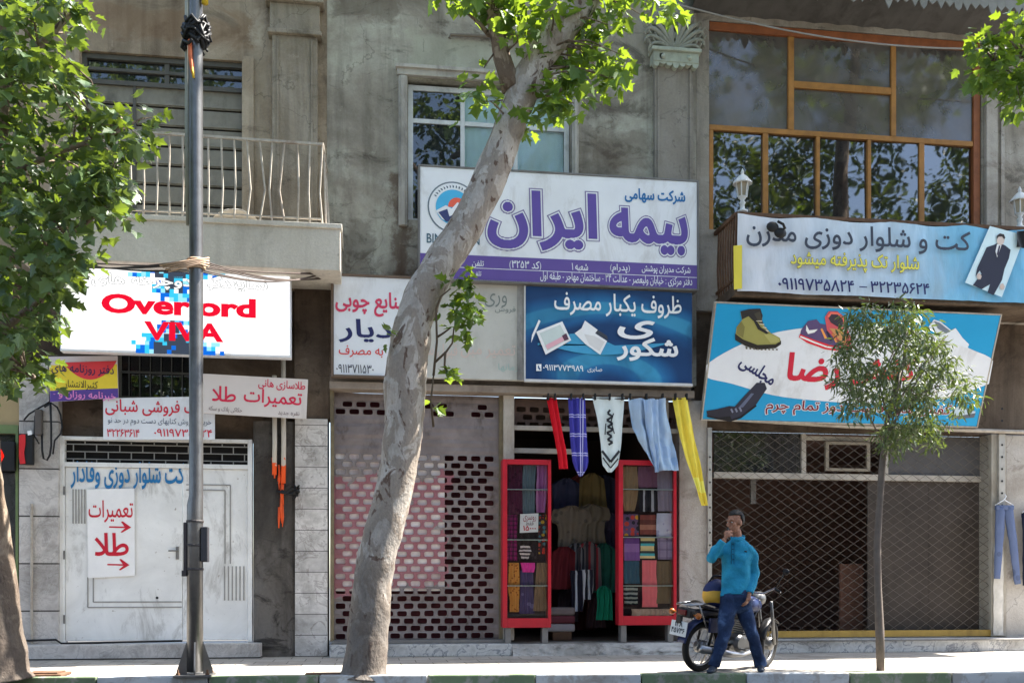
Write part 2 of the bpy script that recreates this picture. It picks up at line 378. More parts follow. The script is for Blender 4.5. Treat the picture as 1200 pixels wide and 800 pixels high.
class Face:
    """the flat face of a sign: origin and axes from its root; pixels of the survey photo become local (a, b)"""
    def __init__(s, root, off=0.0): s.o = root; s.M = WORLD[root]; s.I = s.M.inverted(); s.off = off
    def uv(s, u, v):
        d = ray(u, v); o = s.I @ CAM; q = s.I.to_3x3() @ d; t = (s.off-o.y)/q.y; p = o+q*t; return p.x, p.z
    def poly(s, name, pts, mat, lift, parent=None, px=True, thick=0):
        p = [s.uv(*q) for q in pts] if px else pts
        mb = MB()
        if thick: mb.prism(p, s.off-lift, s.off-lift-thick)
        else: mb.add([(a, s.off-lift, b) for a, b in p], [tuple(range(len(p)))])
        return build(name, mb, mat, parent or s.o, local=True, fix=bool(thick))
    def text(s, txt, u0, v0, u1, v1, mat, lift=.004, bold=0.0, persian=True, name="lettering", parent=None, tilt=0.0, grow=None, v1r=None, shear=0, thick=0):
        """fit the drawn bounds of the words into the pixel box (v at the box's middle)"""
        vs, fs = text_mesh(txt, bold, persian)
        base = text_mesh(txt, grow, persian)[0] if grow is not None else vs
        xa, xb = min(q.x for q in base), max(q.x for q in base); ya, yb = min(q.y for q in base), max(q.y for q in base)
        um = (u0+u1)/2; a0, a1 = s.uv(u0, (v0+v1)/2)[0], s.uv(u1, (v0+v1)/2)[0]; b0, b1 = s.uv(um, v1)[1], s.uv(um, v0)[1]
        ca, cb = (a0+a1)/2, (b0+b1)/2; ct, st = math.cos(tilt), math.sin(tilt)
        out = []
        for q in vs:
            a = (q.x-xa)/(xb-xa)*(a1-a0)+a0-ca; b = (q.y-ya)/(yb-ya)*(b1-b0)+b0-cb; a += shear*b
            out.append((ca+a*ct-b*st, s.off-lift, cb+a*st+b*ct))
        mb = MB()
        if thick:                                                    # raised letters: sides along every outline edge
            cnt = {}
            for f in fs:
                for i in range(len(f)):
                    e = (f[i], f[(i+1) % len(f)]); cnt[e] = 1
            n = len(out); mb.add(out+[(x, y+thick, z) for x, y, z in out], list(fs)+[(b_, a_, a_+n, b_+n) for a_, b_ in cnt if (b_, a_) not in cnt])
        else: mb.add(out, fs)
        return build(name, mb, mat, parent or s.o, local=True, fix=False)
# ------------------------------------------------------------------ the ground
def kerb_y(x): return -3.17-.078*(x-1.0)
M_pave = None
s = N("paving"); co = s.coord("Object"); br = s.n("ShaderNodeTexBrick"); s.l(co, br.inputs["Vector"]); br.inputs["Scale"].default_value = 1; br.offset = .5
br.inputs["Brick Width"].default_value = .4; br.inputs["Row Height"].default_value = .4; br.inputs["Mortar Size"].default_value = .006
br.inputs["Color1"].default_value = lin(178, 172, 162); br.inputs["Color2"].default_value = lin(158, 152, 144); br.inputs["Mortar"].default_value = lin(100, 95, 88)
n = s.noise(co, 1.1, 9, .65, .5); col = s.mix(s.ramp(n, [(.48, BK), (.7, (.6,)*3)]), br.outputs[0], lin(112, 104, 94))
col = s.mix(.4, col, s.ramp(s.noise(co, 40, 5, .7), [(.3, (.5,)*3), (.7, WH)]), 'MULTIPLY'); s.bsdf(col, .85, 0, s.noise(co, 60, 4), .3, .004, .2); M_pave = s.m
M_asph = plain("asphalt", (.055, .054, .052, 1), .9, 0, .3, 2, .5, .2)
M_conc = plain("concrete", lin(150, 145, 138), .9, 0, .2, 4, .4, .25)
mb = MB(); mb.add([(-400, -400, -.155), (400, -400, -.155), (400, 400, -.155), (-400, 400, -.155)], [(0, 1, 2, 3)]); struct("road", mb, M_asph)
mb = MB(); xs = [-14, 20]
mb.add([(xs[0], kerb_y(xs[0])+.02, 0), (xs[1], kerb_y(xs[1])+.02, 0), (xs[1], 1.2, 0), (xs[0], 1.2, 0), (xs[0], kerb_y(xs[0])+.02, -.15), (xs[1], kerb_y(xs[1])+.02, -.15)], [(0, 1, 2, 3), (4, 5, 1, 0)]); struct("pavement", mb, M_pave)
mb = MB(); mb.add([(-60, -60, 0), (60, -60, 0), (60, -17.6, 0), (-60, -17.6, 0), (-60, -17.6, -.15), (60, -17.6, -.15)], [(0, 1, 2, 3), (2, 3, 4, 5)]); struct("opposite_pavement", mb, M_conc)
def kerbpaint(name, c):
    s = N(name); co = s.coord(); n = s.noise(co, 5, 9, .7, .4)
    col = s.mix(s.ramp(n, [(.50, BK), (.58, (.8,)*3)]), lin(*c), lin(150, 146, 140)); col = s.mix(s.ramp(s.noise(co, 2, 6), [(.5, BK), (.75, (.5,)*3)]), col, lin(90, 84, 74))
    s.bsdf(col, .8, 0, s.noise(co, 30, 5), .4, .006); return s.m
mb = MB()
for k in range(-12, 14):
    xa = .646+k*1.145; xb = xa+1.135
    mb.cur = k % 2
    q = MB(); q.box(0, 1.135, -.15, 0, -.16, .012, .012); ang = math.atan(-.078)
    for v in q.v: v.rotate(Matrix.Rotation(ang, 3, 'Z'))
    mb.add([v+Vector((xa, kerb_y(xa), 0)) for v in q.v], q.f)
struct("kerb", mb, [kerbpaint("kerb_green", (104, 120, 92)), kerbpaint("kerb_white", (178, 182, 184))])

# ------------------------------------------------------------------ wall finishes
M_wallA = stucco("stucco_brown", (126, 112, 95), (154, 139, 119), (176, 163, 143), .4, .5, stain=(62, 50, 40), marks=((X_(96, 0), X_(300, 0), Z_(200, 52, 0), Z_(200, 6, 0), (120, 92, 66), .4), (X_(290, 0), X_(312, 0), Z_(300, 60, 0), Z_(300, 10, 0), (196, 186, 168), .4), (X_(378, 0), X_(384, 0), 5.4, 9.7, (70, 58, 48), .6)))
M_wallB = stucco("stucco_grey", (114, 107, 96), (154, 148, 136), (184, 182, 168), .6, .5, stain=(58, 52, 45), marks=((X_(455, 0), X_(486, 0), Z_(470, 345, 0), Z_(470, 200, 0), (84, 62, 48), .7), (X_(474, 0), X_(610, 0), Z_(540, 92, 0), Z_(540, 38, 0), (168, 170, 152), .5), (X_(688, 0), X_(764, 0), Z_(725, 142, 0), Z_(725, 116, 0), (70, 62, 54), .6), (X_(690, 0), X_(764, 0), Z_(725, 200, 0), Z_(725, 150, 0), (98, 86, 74), .45), (X_(400, 0), X_(440, 0), Z_(420, 330, 0), Z_(420, 250, 0), (84, 74, 64), .5), (X_(386, 0), X_(470, 0), Z_(420, 28, 0), Z_(420, -30, 0), (92, 82, 70), .55)))
M_wallC = stucco("plaster_pale", (140, 132, 120), (164, 156, 145), (182, 176, 166), .5, .45)
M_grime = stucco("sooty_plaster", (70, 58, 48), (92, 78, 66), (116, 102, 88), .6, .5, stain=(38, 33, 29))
M_pier = stucco("worn_plaster", (150, 142, 132), (184, 177, 168), (200, 195, 188), .5, .3, stain=(112, 100, 88))
M_slab = stucco("slab_concrete", (200, 190, 174), (214, 206, 192), (226, 219, 207), .22, .3, stain=(120, 110, 96))
M_tar = stucco("tarred_render", (62, 57, 53), (84, 79, 74), (116, 110, 104), .75, .6, stain=(36, 33, 31))
M_mouldp = plain("pale_moulding", lin(170, 166, 158), .8, 0, .25, 3, .4, .45)
M_marble = marble("marble_step", (176, 175, 172), (198, 197, 194), (128, 130, 134))
M_marcour = marble("marble_courses", (206, 200, 194), (224, 219, 214), (176, 168, 162), .285)
M_stoneL = marble("pier_stone", (190, 182, 176), (212, 206, 200), (184, 177, 172), .62)
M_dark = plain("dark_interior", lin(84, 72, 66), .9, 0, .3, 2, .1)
M_frameW = plain("white_window_paint", lin(205, 208, 208), .5, 0, .15, 5, .15, .2)
M_wood = plain("orange_varnished_wood", lin(164, 114, 56), .45, 0, .3, 5, .2, .25, (96, 58, 26))
M_woodred = plain("red_brown_wood", lin(142, 84, 50), .5, 0, .3, 5, .2, .2, (96, 58, 26))
M_rust = plain("rusty_iron", lin(110, 84, 66), .8, .2, .35, 12, .4, .35, (64, 40, 28))
M_paleiron = plain("pale_painted_iron", lin(178, 170, 158), .6, .1, .25, 14, .3, .4, (110, 78, 56))
M_steel = plain("grey_painted_steel", lin(122, 120, 118), .5, .3, .2, 8, .2, .25)
M_pole = plain("lamp_post_paint", lin(112, 111, 110), .38, .7, .22, 9, .2, .3, (74, 70, 66), .6)
M_black = plain("black_plastic", lin(32, 32, 33), .5, 0, .2, 10, .15)
M_gl = glass("window_glass", (.42, .44, .44), 1.9, .015, .05)
M_glC = glass("dark_window_glass", (.26, .26, .27), 2.7, .02, .06, (.26, .25, .24, 1))
M_glD = glass("dusty_window_glass", (.30, .30, .30), 2.2, .06, .66, (.205, .178, .155, 1))
M_glB = glass("office_glass", (.92, .94, .95), 1.35, .02)
M_glcab = glass("cabinet_glass", (.93, .94, .94), 1.35, .02)
TOPZ = 9.75
def room(x0, x1, z0, z1, y0, y1):
    mb = MB(); mb.add([(x0,y0,z0),(x1,y0,z0),(x1,y1,z0),(x0,y1,z0),(x0,y0,z1),(x1,y0,z1),(x1,y1,z1),(x0,y1,z1)], [(0,1,2,3),(4,7,6,5),(1,5,6,2),(2,6,7,3),(3,7,4,0)]); return mb

# ================================================================== house with the balcony (photo's first house)
xA0, xA1 = X_(-170, 0), X_(383, 0)
A = thing("balcony_house", "brown stuccoed house with a railed balcony above a white steel door", "building", ((xA0+xA1)/2, 0, 0))
zs0, zs1 = Z_(250, 311, -.9), Z_(250, 257, -.9)       # slab
wx0, wx1, wz0, wz1 = X_(95, 0), X_(297, 0), zs1+.0, Z_(200, 66, 0)
build("upper_wall", wall_mb(xA0, xA1, zs0, TOPZ, [(wx0, wx1, wz0+.12, wz1)], 0, .3), M_wallA, A)
mb = MB(); mb.box(xA0, xA1, -.28, 8, TOPZ+.002, TOPZ+.25); build("unseen_roof", mb, M_conc, A)  # unseen slab, added to block the sun from behind
# upper window: transom with two rows of glass above grey louvred boards
sh = MB(); fr = MB(); b = .035
zt = Z_(200, 105, .1)
for i in range(12):
    za = zt - .262*i; zb = za-.235
    if zb < wz0+.1: break
    sh.box(wx0+.06, wx1-.06, .1, .125, zb, za); sh.box(wx0+.06, wx1-.06, .085, .1, zb+.015, zb+.04)
build("louvre_boards", sh, plain("louvre_paint", lin(128, 124, 112), .6, 0, .25, 3, .2, .35), A)
for x in (wx0, wx1-.06): fr.box(x, x+.06, .05, .16, wz0+.13, wz1-.01)
fr.box(wx0+.06, wx1-.06, .05, .16, wz1-.07, wz1-.01); fr.box(wx0+.06, wx1-.06, .06, .15, zt, zt+.06); fr.box(wx0+.06, wx1-.06, .06, .14, (zt+wz1)/2-.02, (zt+wz1)/2+.02)
xm = X_(196, .1); fr.box(xm-.03, xm+.03, .07, .14, zt+.06, wz1-.07); xm2 = X_(158, .1); fr.box(xm2-.02, xm2+.02, .075, .128, wz0+.14, zt)
wf = build("window_frame", fr, plain("dark_window_paint", lin(82, 80, 74), .6, 0, .2, 5, .2), A)
mb = MB(); mb.box(wx0+.06, wx1-.06, .105, .112, zt+.06, wz1-.07); build("pane", mb, M_gl, wf)
mb = MB(); mb.box(wx0-.1, wx1+.1, .42, .45, wz0, wz1+.1); build("dark_room_board", mb, M_dark, A)  # dark board in place of the unlit room behind the transom
mb = MB(); mb.box(X_(284, 0), X_(298, 0)-.002, -.05, .0, wz0, wz1+.05, .006); build("window_jamb", mb, M_wallA, A); mb = MB(); mb.box(X_(88, 0), X_(94, 0), -.05, 0, wz0, wz1+.05, .006); build("window_jamb", mb, M_wallA, A)
# pilaster and capital
mb = MB(); px0, px1 = X_(319, -.14), X_(372, -.14); cz = Z_(345, 42, -.14)
mb.box(px0, px1, -.14, -.002, zs1, cz, .01); mb.box(px0+.06, px0+.085, -.155, -.14, zs1, cz-.05); mb.box(px1-.085, px1-.06, -.155, -.14, zs1, cz-.05)
mb.box(px0-.06, px1+.06, -.2, -.003, cz, cz+.06, .012); mb.box(px0-.03, px1+.03, -.17, -.003, cz+.06, cz+.42, .01); mb.box(px0-.09, px1+.09, -.24, -.003, cz+.42, cz+.5, .015)
mb.box(px0-.02, px1+.02, -.16, -.003, cz+.5, TOPZ-.01)
build("pilaster", mb, stucco("pilaster_stucco", (124, 112, 96), (146, 136, 120), (160, 152, 138), .4, .5), A)
# balcony
bx0, bx1 = X_(20, -.9), X_(399, -.9)
mb = MB(); mb.box(bx0, bx1, -.9, -.003, zs0, zs1, .012); mb.box(bx0, bx1+.02, -.93, -.02, zs1-.05, zs1+.012, .008)
build("balcony_slab", mb, M_slab, A)
rl = MB(); ry = -.84; rx1 = X_(378, ry); rx0 = X_(20, ry); rz = Z_(250, 160, ry)
rl.bar((rx0, ry, rz+.02), (rx1, ry, rz-.02), .035, .03); rl.bar((rx1, ry, rz-.02), (rx1+.02, 0, rz-.03), .035, .03)
rl.bar((rx0, ry, zs1+.09), (rx1, ry, zs1+.09), .02, .02)
rr = random.Random(3); x = rx1
while x > rx0:
    bd = rr.uniform(-.035, .035)*(2 if x > rx1-1.6 else .5); k = rr.uniform(-.02, .02)
    rl.tube([(x, ry, zs1), (x+bd, ry+k, zs1+(rz-zs1)*.4), (x+bd*.4, ry-k, zs1+(rz-zs1)*.75), (x, ry, rz)], .0125, 6); x -= .158
for y, lean in ((-.6, .1), (-.35, .22), (-.12, .05)): rl.tube([(rx1+.01+lean*.3, y-.15, zs1), (rx1+.01, y, rz-.02)], .0125, 6)
build("balcony_railing", rl, M_paleiron, A)
# the storey between slab and door: sooty wall with a barred window
dz1 = Z_(180, 513, .05)                               # top of door frame
gx0, gx1 = X_(75, .12), X_(345, .12)
ux0, ux1, uz0, uz1 = X_(138, .12), X_(238, .12), Z_(180, 468, .12), Z_(180, 400, .12)
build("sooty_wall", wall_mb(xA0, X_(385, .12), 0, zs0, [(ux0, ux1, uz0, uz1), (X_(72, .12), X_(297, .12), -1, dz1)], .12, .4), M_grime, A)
fr = MB(); 
for x in (ux0, ux1-.04): fr.box(x, x+.04, .14, .2, uz0, uz1)
for z in (uz0, uz1-.04): fr.box(ux0+.04, ux1-.04, .14, .2, z, z+.04)
wf = build("barred_window", fr, plain("old_window_paint", lin(110, 108, 100), .7, 0, .3, 5, .2), A)
bars = MB()
for i in range(1, 8): x = ux0+(ux1-ux0)*i/8; bars.bar((x, .15, uz0+.04), (x, .15, uz1-.04), .014, .014)
bars.box(ux0+.04, ux1-.04, .145, .16, (uz0*.55+uz1*.45), (uz0*.55+uz1*.45)+.03); build("bars", bars, plain("bar_iron", lin(92, 92, 88), .6, .3), wf)
mb = MB(); mb.box(ux0+.04, ux1-.04, .185, .19, uz0+.04, uz1-.04); build("pane", mb, M_gl, wf)
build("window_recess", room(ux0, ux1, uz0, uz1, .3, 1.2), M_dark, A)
# stone piers either side of the steel door
mb = MB(); mb.box(X_(24, 0), X_(70, 0), -.06, .119, .18, Z_(45, 425, 0), .006); mb.box(X_(24, 0)-.02, X_(70, 0)+.02, -.08, .1, 0, .2, .006); build("stone_pier", mb, M_stoneL, A)
mb = MB(); mb.box(X_(346, 0), X_(384, 0), -.05, .3, .0, Z_(365, 491, 0), .005); build("marble_pier", mb, M_marcour, A)
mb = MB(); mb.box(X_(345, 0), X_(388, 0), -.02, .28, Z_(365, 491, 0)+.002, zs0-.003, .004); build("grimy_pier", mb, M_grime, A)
# tarred recess with two downpipes
tx0, tx1 = X_(297, .02), X_(346, -.02)-.004
mb = MB(); mb.grid(lambda a, c: (tx0+(tx1-tx0)*a, .0-.07*math.sin(math.pi*a)**.7-.025*noise.noise(Vector((a*4, c*9, 2))), Z_(320, 494, 0)*c), 14, 60); build("tarred_pillar", mb, M_tar, A, True)
for u, top in ((321.5, 440), (332, 418)):
    mb = MB(); x = X_(u, -.13); mb.tube([(x, -.13, Z_(u, 566 if u > 325 else 556, -.13)), (x+.006, -.132, Z_(u, 520, -.13)), (x, -.13, Z_(u, top, -.13))], .031, 10)
    pm = N("pipe_paint_%d" % u); co = pm.coord(); sp = pm.n("ShaderNodeSeparateXYZ"); pm.l(co, sp.inputs[0])
    edge = pm.math('ADD', sp.outputs[2], pm.math('MULTIPLY', pm.noise(co, 9, 4), .35))
    zor = Z_(u, 541, -.13)+.17
    col = pm.mix(pm.math('LESS_THAN', edge, zor), lin(196, 186, 172), lin(240, 92, 40)); pm.bsdf(col, .6, 0, pm.noise(co, 20), .2)
    build("downpipe", mb, pm.m, A, True)
mb = MB(); x = X_(331, -.12)
rr = random.Random(44)
for k in range(16):                                     # runs and dabs of paint, each with its own length
    xx = x+rr.gauss(-.01, .022); va = rr.uniform(542, 602); vb = va+rr.uniform(10, 34); r_ = rr.uniform(.008, .022)
    mb.tube([(xx, -.10, Z_(331, va, -.12)), (xx+rr.uniform(-.012, .012), -.105, Z_(331, (va+vb)/2, -.12)), (xx+rr.uniform(-.012, .012), -.10, Z_(331, min(634, vb), -.12))], [r_, r_*1.1, r_*.5], 6)
for k in range(5): xx = x-.12+rr.gauss(0, .02); mb.tube([(xx, -.11, Z_(331, 536, -.12)), (xx, -.11, Z_(331, 545+rr.uniform(0, 16), -.12))], [.016, .007], 6)
build("orange_paint_daub", mb, plain("orange_paint", lin(236, 92, 42), .6, 0, .2, 10, .2), A, True)
mb = MB(); rr = random.Random(9)
cx, cz_ = X_(342, -.15), Z_(342, 575, -.15)
for i in range(6):
    mb.tube([(cx-.2+.06*i, -.12-.015*i, cz_+rr.uniform(-.05, .05)), (cx+rr.uniform(-.05, .1), -.17, cz_+rr.uniform(-.07, .07)), (cx+.09, -.16, cz_+rr.uniform(-.1, .1)), (cx+.02, -.13, cz_+rr.uniform(-.12, .1))], .018, 6)
build("cable_knot", mb, M_black, A, True)
# steel door
dx0, dx1, dzb = X_(70, .05), X_(296, .05), .2
M_door = None
s = N("white_door_paint"); co = s.coord(); n = s.noise(co, 1.6, 8, .65, .6)
col = s.ramp(n, [(.3, lin(206, 205, 202, 1.1)), (.7, lin(228, 227, 224, 1.12))]); n2 = s.noise(s.coord(scale=(1, 1, .4)), 3, 9, .72, .5)
col = s.mix(s.ramp(n2, [(.54, BK), (.66, (.5,)*3)]), col, lin(132, 126, 118)); n3 = s.noise(co, 14, 5, .7); col = s.mix(s.ramp(n3, [(.66, BK), (.70, (.6,)*3)]), col, lin(120, 96, 74))
s.bsdf(col, .5, 0, s.noise(co, 12), .15, .004); M_door = s.m
fr = MB(); fw = .03
fr.box(dx0, dx0+fw+.04, .0, .11, dzb, dz1, .006); fr.box(dx1-.06, dx1, .0, .11, dzb, dz1, .006); zg = Z_(180, 543, .05); fr.box(dx0+fw+.04, dx1-.06, .0, .11, dz1-.05, dz1-.003, .005); fr.box(dx0+fw+.04, dx1-.06, .01, .11, zg-.06, zg, .004)
df = build("steel_door_frame", fr, M_door, A)
g = MB(); gx0, gx1 = dx0+fw+.04, dx1-.06
for i in range(3): z = zg+(dz1-.05-zg)*(i+.5)/3; g.bar((gx0, .06, z), (gx1, .06, z), .012, .012)
for i in range(8):
    for j in range(4): x = gx0+(gx1-gx0)*(i+.5*(j % 2))/8+.1; za = zg+(dz1-.05-zg)*max(0, (j-.5))/3; zb = zg+(dz1-.05-zg)*min(3, (j+.5))/3; g.bar((x, .06, za), (x, .06, zb), .012, .012)
build("vent_grille", g, plain("grille_iron", lin(150, 148, 144), .6, .2), df)
mb = MB(); mb.box(gx0, gx1, .1, .115, zg-.02, dz1-.04); build("dark_backing", mb, plain("vent_dark", lin(24, 22, 20), .9), df)
xs_ = X_(214, .05)
def ribs(mb, x0, x1, z0, z1, nrib, y):
    for i in range(nrib): x = x0+(x1-x0)*(i+.5)/nrib; mb.box(x-.008, x+.008, y-.008, y, z0, z1)
for nm, xa, xb in (("wide_door_leaf", gx0+.004, xs_-.004), ("narrow_door_leaf", xs_+.004, gx1-.004)):
    mb = MB(); mb.box(xa, xb, .04, .09, dzb+.03, zg-.064, .006)
    lf = build(nm, mb, M_door, df)
    o, o2 = MB(), MB()
    if nm[0] == 'w':
        ribs(o, X_(84, .04), X_(101, .04), Z_(90, 613, .04), Z_(90, 573, .04), 5, .04)
        for k in (0, .07): 
            a, c2, z = X_(103, .04)+k*1.0, X_(213, .04), Z_(160, 711, .04)+k
            o2.box(a, c2, .032, .04, z-.008, z+.008); o2.box(a-.008, a+.008, .032, .04, z, Z_(103, 676, .04))
    else:
        ribs(o, X_(261, .04), X_(288, .04), Z_(275, 703, .04), Z_(275, 663, .04), 6, .04)
        for k in (0, .07):
            a, c2, z = xs_+.05, X_(270, .04)-k, Z_(250, 568, .04)-k; o2.box(a, c2, .032, .04, z-.008, z+.008); o2.box(c2-.008, c2+.008, .032, .04, Z_(270, 660, .04), z)
    om = plain("ornament_grey", lin(150, 148, 144), .5); build("ribbed_ornament", o, om, A); build("corner_ornament", o2, om, A)
hw = MB(); hx = X_(208, .04); hw.box(hx-.02, hx+.02, .025, .04, Z_(208, 655, .04), Z_(208, 640, .04), .004); hw.tube([(hx, .0, Z_(208, 645, .04)), (hx-.11, .0, Z_(208, 645, .04))], .01, 8); hw.tube([(hx, .03, Z_(208, 645, .04)), (hx, .0, Z_(208, 645, .04))], .01, 8); build("handle", hw, M_steel, df)
for v_ in (575, 650, 725): hw = MB(); hw.tube([(gx0-.0, -.004, Z_(80, v_+5, .04)), (gx0-.0, -.004, Z_(80, v_-5, .04))], .012, 8); build("hinge", hw, M_steel, df)
hw = MB(); hw.lathe([(.018, 0), (.018, .006)], (X_(184, .03), .031, Z_(184, 700, .03)), 10, 'y'); build("lock_hole", hw, M_black, df)
FA = Face(A, .04)
FA.text("کت شلوار دوزی وفادار", 83, 541, 216, 573, ink(38, 110, 160), .012, .02, name="painted_writing")
mb = MB(); mb.box(X_(24, -.3), X_(305, -.3), -.3, .3, 0, .195, .012); build("door_step", mb, M_stoneL, A)
mb = MB(); z = .215; mb.tube([(X_(26, -.12), -.12, z+.03), (X_(66, -.1), -.12, z+.04), (X_(72, -.1), -.1, z-.01), (X_(213, -.1), -.05, z+.01)], .014, 6); build("floor_pipe", mb, M_black, A)
mb = MB(); mb.tube([(X_(37, -.09), -.09, .2), (X_(37, -.09), -.09, Z_(37, 590, -.09))], .02, 8); build("conduit", mb, M_paleiron, A)
mb = MB(); rr = random.Random(4)
q = lambda u, v, y=-.12: P(u, v, y)
mb.tube([q(59, 470), q(60, 500), q(60, 522), q(58.5, 533), q(55, 539), q(51, 537), q(49.5, 528), q(49, 508)], .014, 6)
mb.tube([q(52, 477), q(60, 472), q(67, 477), q(71, 486), q(73, 500), q(71, 508), q(64, 516), q(62, 532)], .012, 6); mb.tube([q(28, 492), q(34, 485), q(42, 480), q(58, 471)], .012, 6)
mb.tube([q(41, 487), q(40, 510), q(46, 520)], .01, 6); mb.tube([q(57, 420), q(58, 445), q(59, 472)], .014, 6)
build("loose_cables", mb, M_black, A, True)
mb = MB(); mb.box(X_(42, -.1), X_(50, -.1), -.16, -.06, Z_(46, 510, -.1), Z_(46, 480, -.1), .012); build("meter_box", mb, plain("meter_grey", lin(88, 82, 78), .6), A)

# ================================================================== neighbouring shop at the edge of the photo
D = thing("corner_shop", "narrow cream tiled shop front with a green window behind the tree trunk", "building", (X_(-60, 0), 0, 0))
dxa, dxb = X_(-170, 0), X_(24, 0)-.01
build("shop_wall", wall_mb(dxa, dxb, 0, 3.95, [(X_(-120, 0), X_(20, 0), .5, Z_(10, 508, 0))], .0, .119), plain("cream_wall", lin(170, 150, 112), .8, 0, .15, 2, .2, .3), D)
mb = MB(); mb.box(X_(-122, 0), X_(20, 0)+.02, -.03, .0, Z_(10, 508, 0), Z_(10, 498, 0)); mb.box(X_(20, 0)-.01, X_(24, 0)-.02, -.03, 0, .5, Z_(10, 508, 0)-.003); wf = build("window_frame", mb, plain("green_paint", lin(110, 128, 84), .6), D)
mb = MB(); mb.box(X_(-120, 0), X_(20, 0), .06, .07, .5, Z_(10, 508, 0)); build("pane", mb, M_gl, wf)
mb = MB(); mb.box(X_(-118, 0), X_(18, 0), .09, .112, .52, Z_(10, 512, 0)); build("inner_blind", mb, plain("green_blind", lin(92, 106, 70), .8), D)
mb = MB(); mb.box(dxa, dxb, -.25, -.002, 0, .17, .01); build("door_step", mb, M_conc, D)
mb = MB(); mb.add([(X_(-170, 0), .55, .0), (dxb, .55, 0), (dxb, .55, 4), (dxa, .55, 4)], [(0, 1, 2, 3)]); build("back_wall", mb, M_dark, D)

# ================================================================== middle house
xB0, xB1 = xA1+.003, X_(816, 0)
B = thing("middle_house", "grey stained stucco house with a white framed upper window between two neighbours", "building", ((xB0+xB1)/2, 0, 0))
bx0, bx1, bz0, bz1 = X_(478, 0), X_(669, 0), Z_(570, 262, 0), Z_(570, 98, 0)
zf = 3.83                                            # bottom of the wall, above the shop fronts
build("upper_wall", wall_mb(xB0, xB1, zf, TOPZ, [(bx0, bx1, bz0, bz1)], 0, .3), M_wallB, B)
mb = MB(); mb.box(xB0, xB1, -.3, 8, TOPZ+.002, TOPZ+.25); build("unseen_roof", mb, M_conc, B)  # out of view; added so the sun stays off the facade
mb = MB()
for a, c2 in ((bx0-.13, bx0-.01), (bx1+.01, bx1+.1)): mb.box(a, c2, -.06, -.002, bz0-.1, bz1+.01, .008); mb.box(a+.03, c2-.03, -.085, -.06, bz0-.1, bz1, .006)
mb.box(bx0-.15, bx1+.12, -.075, -.002, bz1+.013, bz1+.12, .01); mb.box(bx0-.17, bx1+.14, -.11, -.003, bz1+.1, bz1+.15, .008); build("window_surround", mb, M_mouldp, B)
fr = MB(); t_ = .05; ym0, ym1 = .1, .16
for x in (bx0+.005, bx1-.075): fr.box(x, x+.07, ym0, ym1, bz0, bz1-.04, .005)
for u in (542, 604): x = X_(u, .12); fr.box(x-.03, x+.03, ym0+.003, ym1, bz0, bz1-.1, .004)
fr.box(bx0+.075, bx1-.075, ym0, ym1, bz1-.11, bz1-.04, .005)
zt = Z_(570, 147, .12)
xs4 = [bx0+.075, X_(542, .12)-.03, X_(542, .12)+.03, X_(604, .12)-.03, X_(604, .12)+.03, bx1-.075]
for i in (0, 2, 4): fr.box(xs4[i], xs4[i+1], ym0+.006, ym1-.002, zt-.03, zt+.03, .004)
fr.box(bx0+.075, bx1-.075, ym0, ym1, bz0, bz0+.06)
wf = build("window_frame", fr, M_frameW, B)
for i in (0, 2, 4):
    for za, zb in ((bz0+.06, zt-.03), (zt+.03, bz1-.11)):
        mb = MB(); mb.box(xs4[i], xs4[i+1], .125, .131, za, zb); build("pane", mb, M_glB if i else M_gl, wf)
mb = MB(); mb.grid(lambda a, c: (xs4[2]+(xs4[5]-xs4[2])*a, .17+.012*math.sin(a*46), bz0+(bz1-bz0)*c), 60, 2); build("curtain", mb, plain("blue_white_curtain", lin(196, 220, 234, 1.25), .8, 0, .06), B, True)
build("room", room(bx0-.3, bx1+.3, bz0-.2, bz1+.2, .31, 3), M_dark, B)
# pilaster with carved capital
px0, px1 = X_(768, -.12), X_(813, -.12); cz = Z_(790, 76, -.12)
mb = MB(); mb.box(px0, px1, -.1, -.002, zf+.3, cz, .008)
for a in (px0+.035, px1-.06): mb.box(a, a+.028, -.118, -.1, zf+.3, cz-.05)
build("pilaster", mb, stucco("pilaster_grey", (124, 116, 106), (142, 135, 125), (154, 148, 139), .3, .4), B)
mb = MB(); ly = -.17
mb.box(px0-.05, px1+.05, -.2, -.002, cz, cz+.14, .01); mb.box(px0-.08, px1+.08, -.24, -.003, cz+.14, cz+.19, .01)
n = 7
for i in range(n):                                      # scalloped apron
    x = px0-.05+(px1-px0+.1)*(i+.5)/n; d = .03+.035*(i in (0, 6))+.05*(i == 3)+.02*(i in (2, 4)); r = (px1-px0+.1)/n/2
    mb.prism([(x-r, cz+.004)]+[(x-r*math.cos(math.pi*k/8), cz-d*math.sin(math.pi*k/8)-.004) for k in range(9)]+[(x+r, cz+.004)], -.19, -.1)
mb.lathe([(.045, 0), (.03, .03), (0.001, .035)], (px0+.08, -.2, cz+.07), 10, 'y'); 
for q_ in (px0+.09, px1-.09): mb.ball((q_, -.205, cz+.065), .035, 10, 6)
build("capital_band", mb, plain("pale_green_plaster", lin(160, 166, 152), .8, 0, .2, 5, .3, .3), B)
mb = MB(); mx_ = (px0+px1)/2; h0 = cz+.2; zc1 = Z_(790, 12, -.15)
mb.box(px0-.02, px1+.02, -.08, -.002, h0, zc1+.4)
